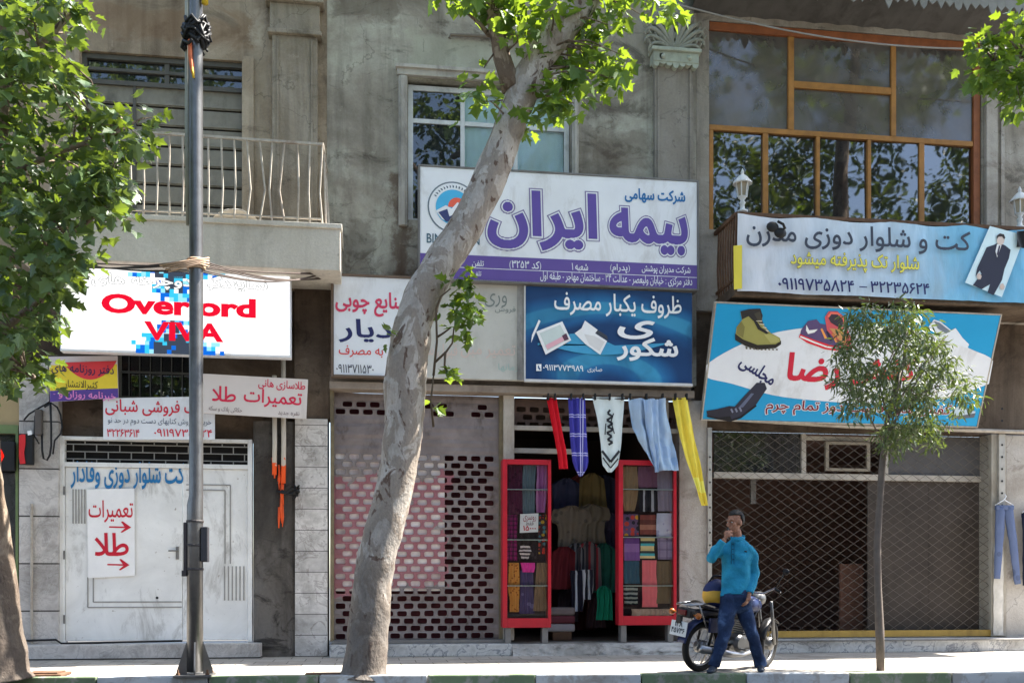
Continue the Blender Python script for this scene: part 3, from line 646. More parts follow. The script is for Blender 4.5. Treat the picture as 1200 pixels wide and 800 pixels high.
for sgn in (-1, 1):                                       # acanthus: curling fronds fanning from the stem
    for k, (bend, hh, rr_) in enumerate(((.06, .62, .028), (.16, .55, .03), (.26, .46, .03), (.34, .36, .028), (.36, .22, .024), (.3, .1, .02))):
        pts = []
        for i in range(13):
            t = i/12; a = t*t*2.6
            pts.append((mx_+sgn*(.02+bend*math.sin(t*1.57)+.07*t*math.sin(a)), -.1-.05*math.sin(t*3.1), h0+.02+hh*math.sin(t*1.45)-.09*t*(1-math.cos(a))))
        mb.tube(pts, [rr_*(.7+.5*math.sin(i/12*3.1))*(1.25 if i == 12 else 1) for i in range(13)], 7)
        for j in range(3, 11, 2):
            p = Vector(pts[j]); mb.tube([p, p+Vector((sgn*.05, -.015, .035+.01*k)), p+Vector((sgn*.085, 0, .02))], [.016, .014, .006], 5)
for i in range(4): mb.ball((mx_, -.11, h0+.08+i*.14), .04-.004*i, 10, 6, (1, .7, 1.5))
build("carved_capital", mb, plain("carved_plaster", lin(146, 146, 134), .85, 0, .25, 8, .3, .3), B, True)
mb = MB(); mb.tube([P(527, 45, -.04), P(528, 41, -.04), P(580, 43, -.04), P(625, 49, -.04)], .022, 8); build("conduit", mb, plain("conduit_grey", lin(112, 104, 94), .7), B)
# shop level: fascia beam, posts, piers
zb_ = Z_(600, 462, -.1)
mb = MB(); mb.box(X_(386, -.2), X_(814, -.2), -.2, .1, zb_, zb_+.1, .008); mb.box(X_(386, -.2), X_(814, -.2), -.03, .28, zb_+.102, zf+.02)
build("fascia_beam", mb, plain("fascia_paint", lin(150, 138, 126), .7, 0, .25, 3, .3, .45, (86, 60, 46)), B)
mb = MB(); x = X_(596, -.02); mb.box(x-.075, x+.075, -.06, .2, .2, zb_-.002, .006); build("post", mb, plain("post_paint", lin(186, 178, 166), .7, 0, .2, 4, .3, .5, (110, 94, 80)), B)
M_rail = plain("shutter_rail_steel", lin(128, 116, 92), .6, .3, .3, 9, .2, .4)
mb = MB(); x = X_(387, -.02); mb.box(x, x+.05, -.055, .2, .2, zb_-.003); x = X_(585, .02); mb.box(x, x+.05, .0, .2, .2, zb_-.003); build("shutter_rail", mb, M_rail, B)
mb = MB(); mb.box(X_(796, -.03), X_(829, -.03), -.03, .35, .0, zb_+.0-.003, .012); build("plaster_pier", mb, M_pier, B)
xq = X_(600, -.32); mb = MB(); mb.box(X_(386, -.32), xq, -.32, 1.0, 0, .165, .015); build("shop_step", mb, M_marble, B)
mb = MB(); xe = X_(833, -.32); prof_ = [(1.0, .165), (-.05, .162), (-.24, .158), (-.30, .12), (-.335, .07), (-.36, 0)]       # crumbled step of the fabric shop
def worn(a, c):
    k = c*(len(prof_)-1); i = min(int(k), len(prof_)-2); t = k-i; y = prof_[i][0]*(1-t)+prof_[i+1][0]*t; z = prof_[i][1]*(1-t)+prof_[i+1][1]*t; xx = xq+.006+(xe-xq-.006)*a
    e = max(0, min(1, (c-.35)*4)); q = noise.noise(Vector((xx*4, y*6, z*8)))+.6*noise.noise(Vector((xx*13, y*14, z*15))); return (xx, y+.05*q*e*(z > 0), max(0, z+.035*q*e*(z > .01)-.01*e))
mb.grid(worn, 150, 25); build("worn_step", mb, stucco("crumbled_concrete", (128, 124, 118), (166, 162, 156), (196, 193, 188), .5, .3), B, True)
mb = MB(); mb.box(X_(389, -.05), X_(590, -.05), -.12, .2, .167, .215, .006); build("shutter_track", mb, M_steel, B)
# perforated roller shutter
sx0, sx1, sz0, sz1 = X_(387, .06)+.045, X_(586, .06), .215, zb_-.004
def shutter(x0, x1, z0, z1, y):
    mb = MB(); rows = int(round((z1-z0)/.104)); hh = (z1-z0)/rows; pw = .187
    for r in range(rows):
        za = z0+r*hh; zb = za+hh; v = r/rows
        solid = .735 < v < .855
        top = v >= .855
        x = x0-(pw/2 if r % 2 else 0)
        while x < x1-1e-4:
            a, c2 = max(x, x0), min(x+pw, x1); u_ = (a-x0)/(x1-x0)
            hole = not solid and c2-a > pw*.9 and not (top and (.3 < u_ < .52 or .68 < u_ < .78 or r == rows-1 or r % 5 == 4))
            if not hole:
                mb.add([(a, y, za), (c2, y, za), (c2, y-.006, (za+zb)/2), (a, y-.006, (za+zb)/2), (c2, y, zb), (a, y, zb)], [(0, 1, 2, 3), (3, 2, 4, 5)])
            else:
                cx, cz_ = (a+c2)/2, (za+zb)/2; hw, hz, cr = .066, .037, .022; oc = []
                for sx, sz, a0 in ((1, 1, 0), (-1, 1, 90), (-1, -1, 180), (1, -1, 270)):
                    for k in range(3): t = R(a0+45*k); oc.append((cx+sx*(hw-cr)+cr*math.cos(t), cz_+sz*(hz-cr)+cr*math.sin(t)))
                ou = []
                for px_, pz_ in oc:
                    dx, dz = px_-cx, pz_-cz_; k = min((c2-a)/2/abs(dx) if abs(dx) > 1e-6 else 9e9, hh/2/abs(dz) if abs(dz) > 1e-6 else 9e9); ou.append((cx+dx*k, cz_+dz*k))
                # corners of the outer rectangle replace the middle sample of each rounded corner
                for i, (sx, sz) in enumerate(((1, 1), (-1, 1), (-1, -1), (1, -1))): ou[i*3+1] = (cx+sx*(c2-a)/2, cz_+sz*hh/2)
                n = 12; vs = [(p[0], y, p[1]) for p in ou]+[(p[0], y-.004, p[1]) for p in oc]+[(p[0], y+.02, p[1]) for p in oc]
                fs = [(i, (i+1) % n, n+(i+1) % n, n+i) for i in range(n)]+[(n+i, n+(i+1) % n, 2*n+(i+1) % n, 2*n+i) for i in range(n)]
                mb.add(vs, fs)
            x += pw
    for q in mb.v: q += Vector((0, .02, .008))*noise.noise(Vector((q.x*1.3, 3, q.z*5)))+Vector((0, .010, .004))*noise.noise(Vector((q.x*4, 9, q.z*9)))
    return mb
s = N("shutter_steel"); co = s.coord("Object"); n = s.noise(co, 2.2, 8, .65, .4)
col = s.ramp(n, [(.3, lin(112, 102, 100)), (.7, lin(148, 138, 136))]); n2 = s.noise(s.coord(scale=(1, 1, .5)), 4, 8, .7)
col = s.mix(s.ramp(n2, [(.55, BK), (.66, (.6,)*3)]), col, lin(78, 66, 60))
sp = s.n("ShaderNodeSeparateXYZ"); tc = s.n("ShaderNodeNewGeometry"); s.l(tc.outputs["Position"], sp.inputs[0])        # an area with a wavering edge, tinted pink
wob = s.math('MULTIPLY', s.math('SUBTRACT', n, .5), 1.1)
inx = s.math('LESS_THAN', s.math('ADD', sp.outputs[0], wob), X_(522, .06)); inz = s.math('MULTIPLY', s.math('GREATER_THAN', s.math('ADD', sp.outputs[2], wob), Z_(450, 692, .06)), s.math('LESS_THAN', s.math('ADD', sp.outputs[2], wob), Z_(450, 560, .06)))
col = s.mix(s.math('MULTIPLY', s.math('MULTIPLY', inx, inz), .72), col, lin(158, 92, 102))
s.bsdf(col, .55, .25, s.noise(co, 20), .2, .004); M_shut = s.m
build("roller_shutter", shutter(sx0, sx1, sz0, sz1, .08), M_shut, B, fix=False)
mb = MB(); mb.box(sx0, X_(521, .11), .112, .12, Z_(450, 692, .2), Z_(450, 531, .2)); build("shop_window_poster", mb, plain("poster_paper", lin(222, 206, 204, 1.2), .7, 0, .35, 3.5, .05, .35, (150, 110, 112)), B)
mb = MB(); mb.box(sx0, sx1, .45, .47, .2, zb_); build("shop_backdrop", mb, plain("maroon_backdrop", lin(88, 38, 44), .8, 0, .6, 2, .1), B)
# fabric shop: transom bars, pierced brick grille above, room
fx0, fx1 = X_(605, .05), X_(796, .05)
zt1, zt2 = Z_(700, 503, .05), Z_(640, 528, .05)
mb = MB(); mb.box(x+.076, fx1-.003, .02, .08, zt1-.035, zt1+.03, .004); mb.box(x+.076, X_(676, .05), .025, .085, zt2-.04, zt2+.03, .004); mb.box(X_(777, .05), X_(783, .05), .03, .08, zt1+.033, zb_-.003)
build("transom_bar", mb, plain("transom_paint", lin(176, 170, 160), .6, 0, .2, 4, .2, .3), B)
build("pierced_grille", shutter(X_(603, .12), fx1, zt1, zb_-.004, .12), plain("grille_brown", lin(96, 78, 70), .7, .1, .25, 5, .2, .3), B, fix=False)
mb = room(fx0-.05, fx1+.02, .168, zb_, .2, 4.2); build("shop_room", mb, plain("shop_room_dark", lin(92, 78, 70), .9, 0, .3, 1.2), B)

# ================================================================== house with the glazed upper floor
xC0, xC1 = xB1+.003, X_(1345, 0)
C = thing("glazed_house", "plastered house whose upper floor is a wall of orange wooden window frames", "building", ((xC0+xC1)/2, 0, 0))
gx0, gx1, gz0, gz1 = X_(831, 0), X_(1150, 0), Z_(960, 275, 0), Z_(832, 24, 0)
zsC = Z_(1000, 352, -.8)                              # underside of the balcony
build("upper_wall", wall_mb(xC0, xC1, zsC, TOPZ, [(gx0, gx1, gz0, gz1)], 0, .3), M_wallC, C)
mb = MB(); mb.box(xC0, xC1, .0, 8, TOPZ+.002, TOPZ+.25); build("unseen_roof", mb, M_conc, C)  # unseen block added to hold back the sun above this house
mb = MB(); mb.box(X_(1153, 0), X_(1166, 0), -.07, -.002, zsC+.2, TOPZ-.7, .008); mb.box(X_(1172, 0), X_(1176, 0), -.03, -.002, zsC+.2, TOPZ-.7, .004); build("pilaster", mb, M_pier, C)
# eave: corrugated soffit sloping out, cut metal lace along its edge
ez = Z_(832, 22, 0)+.03
mb = MB(); mb.grid(lambda a, c: (xC0-.1+(xC1-xC0)*a, -.6*c, ez+.02+.02*abs(math.sin(a*60))+.16*c), 240, 3); build("eave_soffit", mb, plain("soffit_zinc", lin(94, 92, 90), .7, .2, .25, 2, .3, .4), C)
mb = MB(); mb.box(xC0-.1, xC1-.1, -.61, -.05, ez+.22, ez+.7); build("eave_body", mb, M_conc, C)
mb = MB(); x = xC0-.1; i = 0
while x < xC1-.2:
    d = .20 if i % 4 else .26; mb.prism([(x, ez+.32), (x, ez+.12), (x+.02, ez+.3-d), (x+.065, ez+.24-d+.03*math.sin(i*2.1)), (x+.11, ez+.3-d), (x+.13, ez+.12), (x+.13, ez+.32)], -.635, -.615); x += .132; i += 1
build("metal_lace", mb, plain("lace_zinc", lin(128, 128, 126), .6, .2, .2, 5, .2, .3), C)
# the window wall
fr = MB(); y0, y1 = .02, .1; zm = Z_(985, 159, .03); zlow = gz0
def vbar(u, za, zb, wd=.07, mb=None): x = X_(u, .03); (mb or fr).box(x-wd/2, x+wd/2, y0, y1, za, zb, .004)
fr.box(gx0+.01, gx0+.07, y0, y1, zlow, zm-.04, .004); vbar(897, zlow, zm-.04, .08); vbar(958.5, zlow, zm-.04, .055); vbar(1018.5, zlow, zm-.04, .055); vbar(1080, zlow, zm-.04, .08)
fr.box(gx0+.01, gx1-.12, y0, y1, zm-.037, zm+.037, .004); vbar(927, zm+.04, gz1-.13, .085); vbar(1047, zm+.04, gz1-.13, .075)
zh = Z_(987, 103, .03); fr.box(X_(927, .03)+.045, X_(1047, .03)-.04, y0+.003, y1, zh-.05, zh+.05, .004)
wf = build("timber_window_frame", fr, M_wood, C)
mb = MB(); mb.box(gx0+.01, gx1-.01, y0-.01, y1, gz1-.127, gz1-.01, .005); mb.box(gx1-.117, gx1-.012, y0-.01, y1, zlow, gz1-.13, .005); build("head_beam", mb, M_woodred, C)
xl = [gx0+.07, X_(897, .03), X_(958.5, .03), X_(1018.5, .03), X_(1080, .03), gx1-.12]
rr = random.Random(5)
def pane(x0, x1, z0, z1, m=None):
    mb = MB(); k, j = rr.uniform(-.012, .012), rr.uniform(-.012, .012)                 # no two panes hang in quite the same plane
    mb.add([(x0, .06-k, z0), (x1, .06+k, z0), (x1, .06+k+j, z1), (x0, .06-k+j, z1)], [(0, 1, 2, 3)]); build("pane", mb, m or M_glC, wf, fix=False)
for i in range(5): pane(xl[i]+.01, xl[i+1]-.01, zlow, zm-.037)
pane(gx0+.01, X_(927, .03), zm+.037, gz1-.13, M_glD); pane(X_(927, .03), X_(1047, .03), zh, gz1-.13, M_glD); pane(X_(927, .03), X_(1047, .03), zm+.037, zh, M_glD); pane(X_(1047, .03), gx1-.12, zm+.037, gz1-.13, M_glD)
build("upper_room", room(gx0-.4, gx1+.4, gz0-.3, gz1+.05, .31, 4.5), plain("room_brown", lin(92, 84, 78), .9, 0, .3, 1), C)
mb = MB(); mb.box(X_(901, .4), X_(933, .4), .4, .5, Z_(915, 262, .4), Z_(915, 221, .4), .01); mb.box(X_(834, .3), X_(846, .3), .32, .4, Z_(840, 255, .3), Z_(840, 223, .3), .01); build("stacked_box", mb, plain("grey_box", lin(170, 176, 182), .6), C)
# balcony carrying the banner
cy = -.8; cbx0, cbx1 = X_(863, cy), X_(1330, cy); czr = Z_(1000, 258, cy)
mb = MB(); mb.box(cbx0-.04, cbx1, cy-.03, -.003, zsC, zsC+.14, .01); build("balcony_slab", mb, M_grime, C)
rl = MB(); rl.bar((cbx0, cy, czr), (cbx1, cy, czr), .05, .05); rl.bar((cbx0, cy, czr), (cbx0-.02, 0, czr), .05, .05); rl.bar((cbx0, cy, zsC+.25), (cbx0, 0, zsC+.25), .035, .035)
for i in range(8): y = cy+.1*i; rl.tube([(cbx0, y, zsC+.14), (cbx0-.01, y+.02, (zsC+czr)/2), (cbx0, y, czr)], .016, 6)
for i in range(1, 30): xx = cbx0+(cbx1-cbx0)*i/30; rl.bar((xx, cy, zsC+.14), (xx, cy, czr), .02, .02)
for u in (870, 1195): xx = X_(u, cy); rl.box(xx-.05, xx+.05, cy-.0, cy+.1, zsC+.14, czr+.03)
build("balcony_railing", rl, M_rust, C)
# shop level
zr = Z_(990, 503, -.1)
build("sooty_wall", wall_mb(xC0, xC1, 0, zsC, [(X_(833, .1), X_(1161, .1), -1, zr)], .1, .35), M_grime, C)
mb = MB(); mb.tube([P(822, 489, -.12), P(990, 499, -.12), P(1230, 507, -.12)], .03, 8); build("fascia_pipe", mb, M_paleiron, C)
mb = MB(); mb.box(X_(1161, 0), X_(1178, 0), -.02, .3, .2, zr-.005, .008); build("channel_post", mb, plain("post_cream", lin(170, 164, 152), .7, 0, .2, 4, .3, .4, (100, 88, 74)), C)
slm = plain("slotted_steel", lin(176, 172, 164), .5, .3, .2, 6, .2, .3)
mb = MB(); mb.box(X_(1170, -.06), X_(1177, -.06), -.075, -.022, Z_(1173, 600, 0), zr-.01, .004); ch = build("slotted_channel", mb, slm, C)
mb = MB(); mb.box(X_(829, -.06), X_(834, -.06), -.075, .09, .2, zr-.01, .004); ch2 = build("slotted_channel", mb, slm, C)
mb, m2 = MB(), MB()
for i in range(9): z = Z_(1173, 600, 0)+.1+i*.18; mb.lathe([(.017, 0), (.017, .004)], (X_(1173.5, -.06), -.08, z), 10, 'y'); m2.lathe([(.014, 0), (.014, .004)], (X_(831.5, -.06), -.08, z-.8), 10, 'y')
build("slot_holes", mb, M_black, ch); build("slot_holes", m2, M_black, ch2)
mb = MB(); mb.box(X_(1178, 0)+.003, xC1, -.01, .3, .0, zr-.01, .02); build("worn_pier", mb, M_pier, C)
mb = MB(); mb.grid(lambda a, c: (X_(1164, -.04)+.16*a+.03*noise.noise(Vector((c*5, 0, 1))), -.05-.02*math.sin(a*3.14), .22+(Z_(1170, 640, 0)-.22)*c), 4, 20); build("plaster_patch", mb, plain("white_plaster_patch", lin(200, 196, 188), .85, 0, .2, 6, .4, .4), C, True)
mb = MB(); mb.box(X_(834, -.32), xC1, -.32, .6, 0, .19, .012); build("marble_step", mb, M_marble, C)
mb = MB(); mb.tube([(X_(834, -.4), -.35, .175), (xC1, -.35, .175)], .012, 6); build("step_edge", mb, M_steel, C)
# lattice gate
lx0, lx1, lz0 = X_(836, .08), X_(1158, .08), .235
def lattice(x0, x1, z0, z1, y, dx, dz):
    mb = MB(); k = dz/dx
    for sgn in (1, -1):
        c0 = (z0-sgn*k*(x0 if sgn > 0 else x1)); lo = z0-k*(x1-x0)
        zz = lo
        while zz < z1+.01:
            # line z = zz + k*(x-x0) or mirrored
            a, b_ = 0.0, x1-x0
            ta, tb = max(a, (z0-zz)/k), min(b_, (z1-zz)/k)
            if tb-ta > .03:
                pa, pb = (x0+ta, zz+k*ta), (x0+tb, zz+k*tb)
                if sgn < 0: pa, pb = (x1-ta, zz+k*ta), (x1-tb, zz+k*tb)
                yy = y-.006*sgn; nn = max(2, int((tb-ta)/.3)); ps = [Vector((pa[0]+(pb[0]-pa[0])*i/nn, yy, pa[1]+(pb[1]-pa[1])*i/nn)) for i in range(nn+1)]; ps = [p+Vector((.022*noise.noise(p*.9+Vector((sgn*4, 0, 0))), 0, .022*noise.noise(p*.9+Vector((0, sgn*7, 2))))) for p in ps]
                for i in range(nn): mb.bar(ps[i], ps[i+1], .004, .010, (0, 1, 0))
            zz += dz
    return mb
build("lattice_gate", lattice(lx0, lx1, lz0+.04, zr-.02, .06, .205, .137), plain("lattice_steel", lin(106, 98, 90), .6, .2, .2, 6, .2, .2), C)
mb = MB(); mb.box(X_(903, .0), lx1, .0, .07, lz0-.03, lz0+.065, .004); mb.box(lx0, X_(903, 0)-.004, .0, .07, lz0-.03, lz0+.065, .004); build("gate_bottom_bar", mb, plain("yellow_bar_paint", lin(168, 136, 66), .6, 0, .2, 4, .2, .35, (110, 84, 40)), C)
# what stands behind the gate
ztr = Z_(990, 559, .3)
mb = MB(); mb.box(X_(835, .3), X_(1155, .3), .24, .34, ztr-.045, ztr+.045, .005); mb.box(X_(938, .3), X_(943, .3), .25, .33, ztr+.048, zr-.02); mb.box(X_(1034, .3), X_(1039, .3), .25, .33, ztr+.048, zr-.02); mb.box(X_(943, .3)+.004, X_(1033, .3), .255, .325, zr-.11, zr-.05)
tf = build("transom_frame", mb, plain("transom_cream", lin(186, 178, 166), .6, 0, .2, 4, .2, .35), C)
mb = MB(); a, c2 = X_(966, .25), X_(1018, .25); zz0, zz1 = Z_(990, 552, .25), Z_(990, 518, .25)
for x_ in (a, c2-.05): mb.box(x_, x_+.05, .2, .245, zz0, zz1)
mb.box(a+.05, c2-.05, .2, .245, zz0, zz0+.04); mb.box(a+.05, c2-.05, .2, .245, zz1-.04, zz1); build("vent_frame", mb, plain("vent_cream", lin(150, 140, 124), .7), C)
mb = MB(); mb.box(X_(1039, .3)+.003, X_(1153, .3), .28, .3, ztr+.05, zr-.02); build("transom_board", mb, plain("grey_board", lin(96, 94, 94), .8, 0, .15, 1.5, .1, .2), C)
mb = MB(); mb.box(X_(836, .3), X_(938, .3)-.003, .29, .296, ztr+.05, zr-.02); build("pane", mb, M_gl, tf)
mb = MB(); mb.box(X_(1016, .32), X_(1153, .32), .3, .325, .2, ztr-.047); mb.box(X_(1088, .3), X_(1090, .3), .294, .3, .2, ztr-.05); mb.box(X_(1016, .3), X_(1153, .3), .294, .3, Z_(1080, 640, .3)-.01, Z_(1080, 640, .3)+.01); build("dusty_partition", mb, plain("dusty_brown_board", lin(74, 66, 60), .75, 0, .3, 1.2, .15, .4), C)
build("shop_room", room(X_(830, .4), X_(1165, .4), .192, zr, .36, 4), plain("shop_dark_brown", lin(136, 110, 100), .9, 0, .3, 1.2), C)
mb = MB(); x0 = X_(835, .5); mb.box(X_(880, .7), X_(886, .7), .7, .74, Z_(883, 590, .7), ztr); build("hanging_flap", mb, M_steel, C)
# ================================================================== signs
def sign_root(name, label, cat, px, Y, rot=None, group=None):
    p = P(px[0], px[1], Y); return thing(name, label, cat, p, group, rot)
M_white = plain("sign_white", lin(222, 225, 230, 1.1), .4, 0, .09, 1.2, .02, .34, (168, 164, 158))
PURP, NAVY, RED = ink(92, 76, 150), ink(40, 44, 92), ink(196, 36, 60)
# --- purple and white box sign of the insurance office
S = sign_root("insurance_sign", "large white box sign with thick purple lettering and a purple strip along its foot", "sign", (655, 337), -.42)
f = Face(S); a0, b0 = f.uv(492, 328); a1, _ = f.uv(817, 337); b0 = f.uv(655, 332)[1]; _, b1 = f.uv(655, 204)
mb = MB(); mb.box(a0, a1, 0, .2, b0, b1, .012); build("box", mb, M_white, S, local=True)
mb = MB()
for q in ((a0-.02, a0, b0-.02, b1+.02), (a1, a1+.02, b0-.02, b1+.02), (a0, a1, b1, b1+.022), (a0, a1, b0-.022, b0)): mb.box(q[0], q[1], -.012, .21, q[2], q[3])
build("trim", mb, M_steel, S, local=True)
bz = b0+.295*(b1-b0)*.78
mb = MB(); mb.box(a0+.004, a1-.004, -.003, 0, b0+.004, b0+.33); build("purple_strip", mb, plain("strip_purple", lin(96, 78, 146, 1.1), .4, 0, .06, 2, .02), S, local=True)
mb = MB(); mb.box(a0+.004, a1-.004, -.005, -.003, b0+.155, b0+.163); build("strip_line", mb, M_white, S, local=True)
GREYL = ink(196, 190, 214)
for m_, gr, lf in ((ink(120, 112, 150), .075, .003), (M_white, .056, .005), (PURP, .034, .007)):
    f.text("ایران", 571, 224, 700, 294, m_, lf, gr, grow=.034); f.text("بیمه", 714, 245, 806, 298, m_, lf, gr, grow=.034)
f.text("شرکت سهامی", 732, 222, 803, 239, ink(40, 104, 160), .006, .03)
for t_, a_, b_, c_, d_ in (("شرکت مدیران پوشش", 752, 311.5, 809, 322), ("(پدرام)", 715, 309.5, 738, 321), ("شعبه ۱", 670, 308.5, 689, 319), ("(کد ۳۲۵۳)", 597, 305.5, 634, 317), ("تلفن", 553, 305, 567, 314)): f.text(t_, a_, b_, c_, d_, M_white, .006, .012)
f.text("دفتر مرکزی : خیابان ولیعصر - عدالت ۳۴ - ساختمان مهاجر - طبقه اول", 633, 321.5, 811, 333.5, M_white, .006, .008); f.text("تلفن", 553, 317.5, 564, 325, M_white, .006, .008)
cx, cz_ = f.uv(531, 243); rr_ = .345
def disc(name, r, lift, m, cx=cx, cz=cz_, n=40, a0_=0, a1_=2*math.pi, sq=1):
    return f.poly(name, [(cx+r*math.cos(a0_+(a1_-a0_)*i/n), cz+sq*r*math.sin(a0_+(a1_-a0_)*i/n)) for i in range(n)], m, lift, px=False)
disc("emblem_ring", rr_, .003, ink(104, 116, 128)); disc("emblem_white", rr_-.02, .005, M_white); disc("emblem_sky", rr_-.11, .007, ink(74, 170, 214))
f.poly("emblem_sun", [(cx+.05+.12*math.cos(math.pi*i/12), cz_+.0+.13*math.sin(math.pi*i/12)) for i in range(13)], ink(226, 100, 78), .009, px=False)
f.poly("emblem_mountain", [(cx-.235, cz_-.06), (cx-.1, cz_+.02), (cx-.02, cz_-.02), (cx+.06, cz_+.07), (cx+.17, cz_-.02), (cx+.235, cz_-.06), (cx+.15, cz_-.17), (cx, cz_-.232), (cx-.15, cz_-.17)], M_white, .011, px=False)
f.poly("emblem_valley", [(cx-.2, cz_-.08), (cx-.08, cz_-.03), (cx-.05, cz_-.13), (cx+.1, cz_-.05), (cx+.2, cz_-.1), (cx+.1, cz_-.2), (cx-.1, cz_-.2)], ink(58, 66, 110), .013, px=False)
for k in range(15):                                        # little strokes of writing round the ring
    t = R(30+k*8.5); f.poly("emblem_writing", [(cx+r*math.cos(t+d), cz_+r*math.sin(t+d)) for r, d in ((.262, -.03), (.262, .03), (.3, .02+.02*(k % 2)), (.285, -.03))], ink(70, 84, 104), .007, px=False)
f.text("BIMEH IRAN", 500, 275, 562, 286, ink(62, 92, 108), .005, .01, persian=False)
# --- white illuminated sign over the door
S = sign_root("illuminated_sign", "glaring white illuminated sign with red bicycle lettering and blue pixel patches", "sign", (205, 418), -.55)
f = Face(S); a0 = f.uv(70, 365)[0]; a1 = f.uv(341, 365)[0]; b0 = f.uv(205, 415)[1]; b1 = f.uv(205, 314.5)[1]
mb = MB(); mb.box(a0, a1, .004, .16, b0, b1, .01); build("case", mb, M_white, S, local=True)
mb = MB(); mb.box(a0+.02, a1-.02, -.004, .004, b0+.03, b1-.02); build("lit_face", mb, emit("lit_white", (1, 1, 1, 1), .265), S, local=True)
pixc = [emit("lit_blue", lin(20, 110, 220), .23), emit("lit_cyan", lin(60, 200, 240), .23), emit("lit_dark", lin(62, 72, 88), .23), emit("lit_pale", lin(150, 220, 244), .25)]
mb = MB(); rr = random.Random(12); cs = .055
def patch(u0, v0, u1, v1, p, dark):
    x0, z0 = f.uv(u0, v1); x1, z1 = f.uv(u1, v0); nx, nz = int((x1-x0)/cs), int((z1-z0)/cs)
    for i in range(nx):
        for j in range(nz):
            d = abs((i+.5)/nx-.5)*2
            if rr.random() > p*(1.25-d*.75): continue
            mb.cur = 2 if d < dark and rr.random() < .8 else rr.choice((0, 0, 1, 1, 3))
            a, c2 = x0+i*cs, z0+j*cs; mb.add([(a, -.006, c2), (a+cs*1.0, -.006, c2), (a+cs*1.0, -.006, c2+cs*1.0), (a, -.006, c2+cs*1.0)], [(0, 1, 2, 3)])
patch(150, 314.5, 268, 324, .95, .5); patch(178, 324, 234, 343, .8, .4); patch(188, 343, 228, 353, 1.0, 0.0)
patch(184, 372, 228, 390, 1.0, .2); patch(154, 399, 268, 413.5, 1.05, .5); patch(166, 389, 244, 400, 1.0, .4)
build("pixel_pattern", mb, pixc, S, local=True, fix=False)
LR = emit("lit_red", lin(232, 20, 50), .23); LW = emit("lit_white_letter", (1, 1, 1, 1), .28); LD = emit("lit_outline", lin(120, 122, 118), .22)
for m_, gr, lf in ((LD, .045, .008), (LW, .012, .01)):
    f.text("نمایندگی دوچرخه های", 108, 322, 313, 340, m_, lf, gr, grow=.0)
f.text("Overlord", 119, 347, 300, 370, LR, .012, .045, persian=False); f.text("VIVA", 169, 378, 262, 400, LR, .012, .04, persian=False)
# --- yellow, red and purple newspaper banner
S = sign_root("newspaper_banner", "small yellow, red and purple banner tilted above the bookshop board", "sign", (98, 470), -.2, Matrix.Rotation(R(1.5), 4, 'Y'))
f = Face(S)
f.poly("cloth_backing", [(57, 418), (138, 417), (139, 466), (59, 471)], ink(206, 196, 196), 0, thick=.012)
f.poly("yellow_field", [(58, 428), (137.5, 427), (138.5, 455), (59, 458)], ink(226, 200, 60), .014); f.poly("purple_band", [(59, 458), (138.5, 455), (139, 466), (59, 471)], ink(88, 66, 140), .014)
pts = [(75+62*i/16, 425-2*i/16+0) for i in range(17)]+[(137-62*i/16, 425+20*math.sin(math.pi*(i/16))**.8) for i in range(1, 16)]
f.poly("red_arc", pts, ink(214, 64, 70), .018)
f.text("دفتر روزنامه های", 61, 427, 134, 440, ink(60, 44, 80), .022, .01); f.text("کثیرالانتشار", 76, 446, 115, 457, ink(50, 46, 40), .022, .0); f.text("خبرنامه روزان و -", 63, 458, 136, 469, ink(214, 130, 190), .018, .02)
# --- bookshop board
S = sign_root("bookshop_board", "white bookshop board with red and grey lettering over the steel door", "sign", (180, 516), -.15)
f = Face(S); q = [(121.5, 466), (238, 464), (238, 514), (123, 514)]; f.poly("board", [(121.5, 467), (252, 464.5), (252, 515), (121.5, 515)], M_white, 0, thick=.025)
f.text("کتاب فروشی شبانی", 124, 469, 249, 488, RED, .03, .012); f.text("خرید و فروش کتابهای دست دوم در حد نو", 127, 490, 248, 500, ink(84, 92, 110), .03, .0)
f.text("۰۹۱۱۹۷۳۵۸۲۴", 181, 503, 249, 512, RED, .03, .012); f.text("۳۲۲۶۳۶۱۴", 126, 503, 164, 512, RED, .03, .012)
# --- gold repair board
S = sign_root("goldsmith_board", "cream goldsmith board with crimson lettering hanging askew over the downpipes", "sign", (300, 490), -.3, Matrix.Rotation(R(1.2), 4, 'Y'))
f = Face(S); f.poly("board", [(236, 438), (361, 445), (359, 491), (234, 484)], plain("cream_board", lin(222, 212, 206), .5, 0, .06, 1.5, .02, .12, (150, 140, 128)), 0, thick=.03)
CR = ink(206, 44, 74)
f.text("طلاسازی هانی", 303, 446, 358, 458, CR, .034, .012, tilt=-.03); f.text("تعمیرات", 286, 457, 354, 478, CR, .034, .014, tilt=-.03); f.text("طلا", 249, 453, 277, 471, CR, .034, .014, tilt=-.03)
f.text("حکاکی پلاک و سکه", 245, 477, 284, 484, ink(110, 90, 90), .034, .0, tilt=-.03); f.text("نقره جدید", 326, 482, 351, 488, ink(110, 90, 90), .034, .0, tilt=-.03)
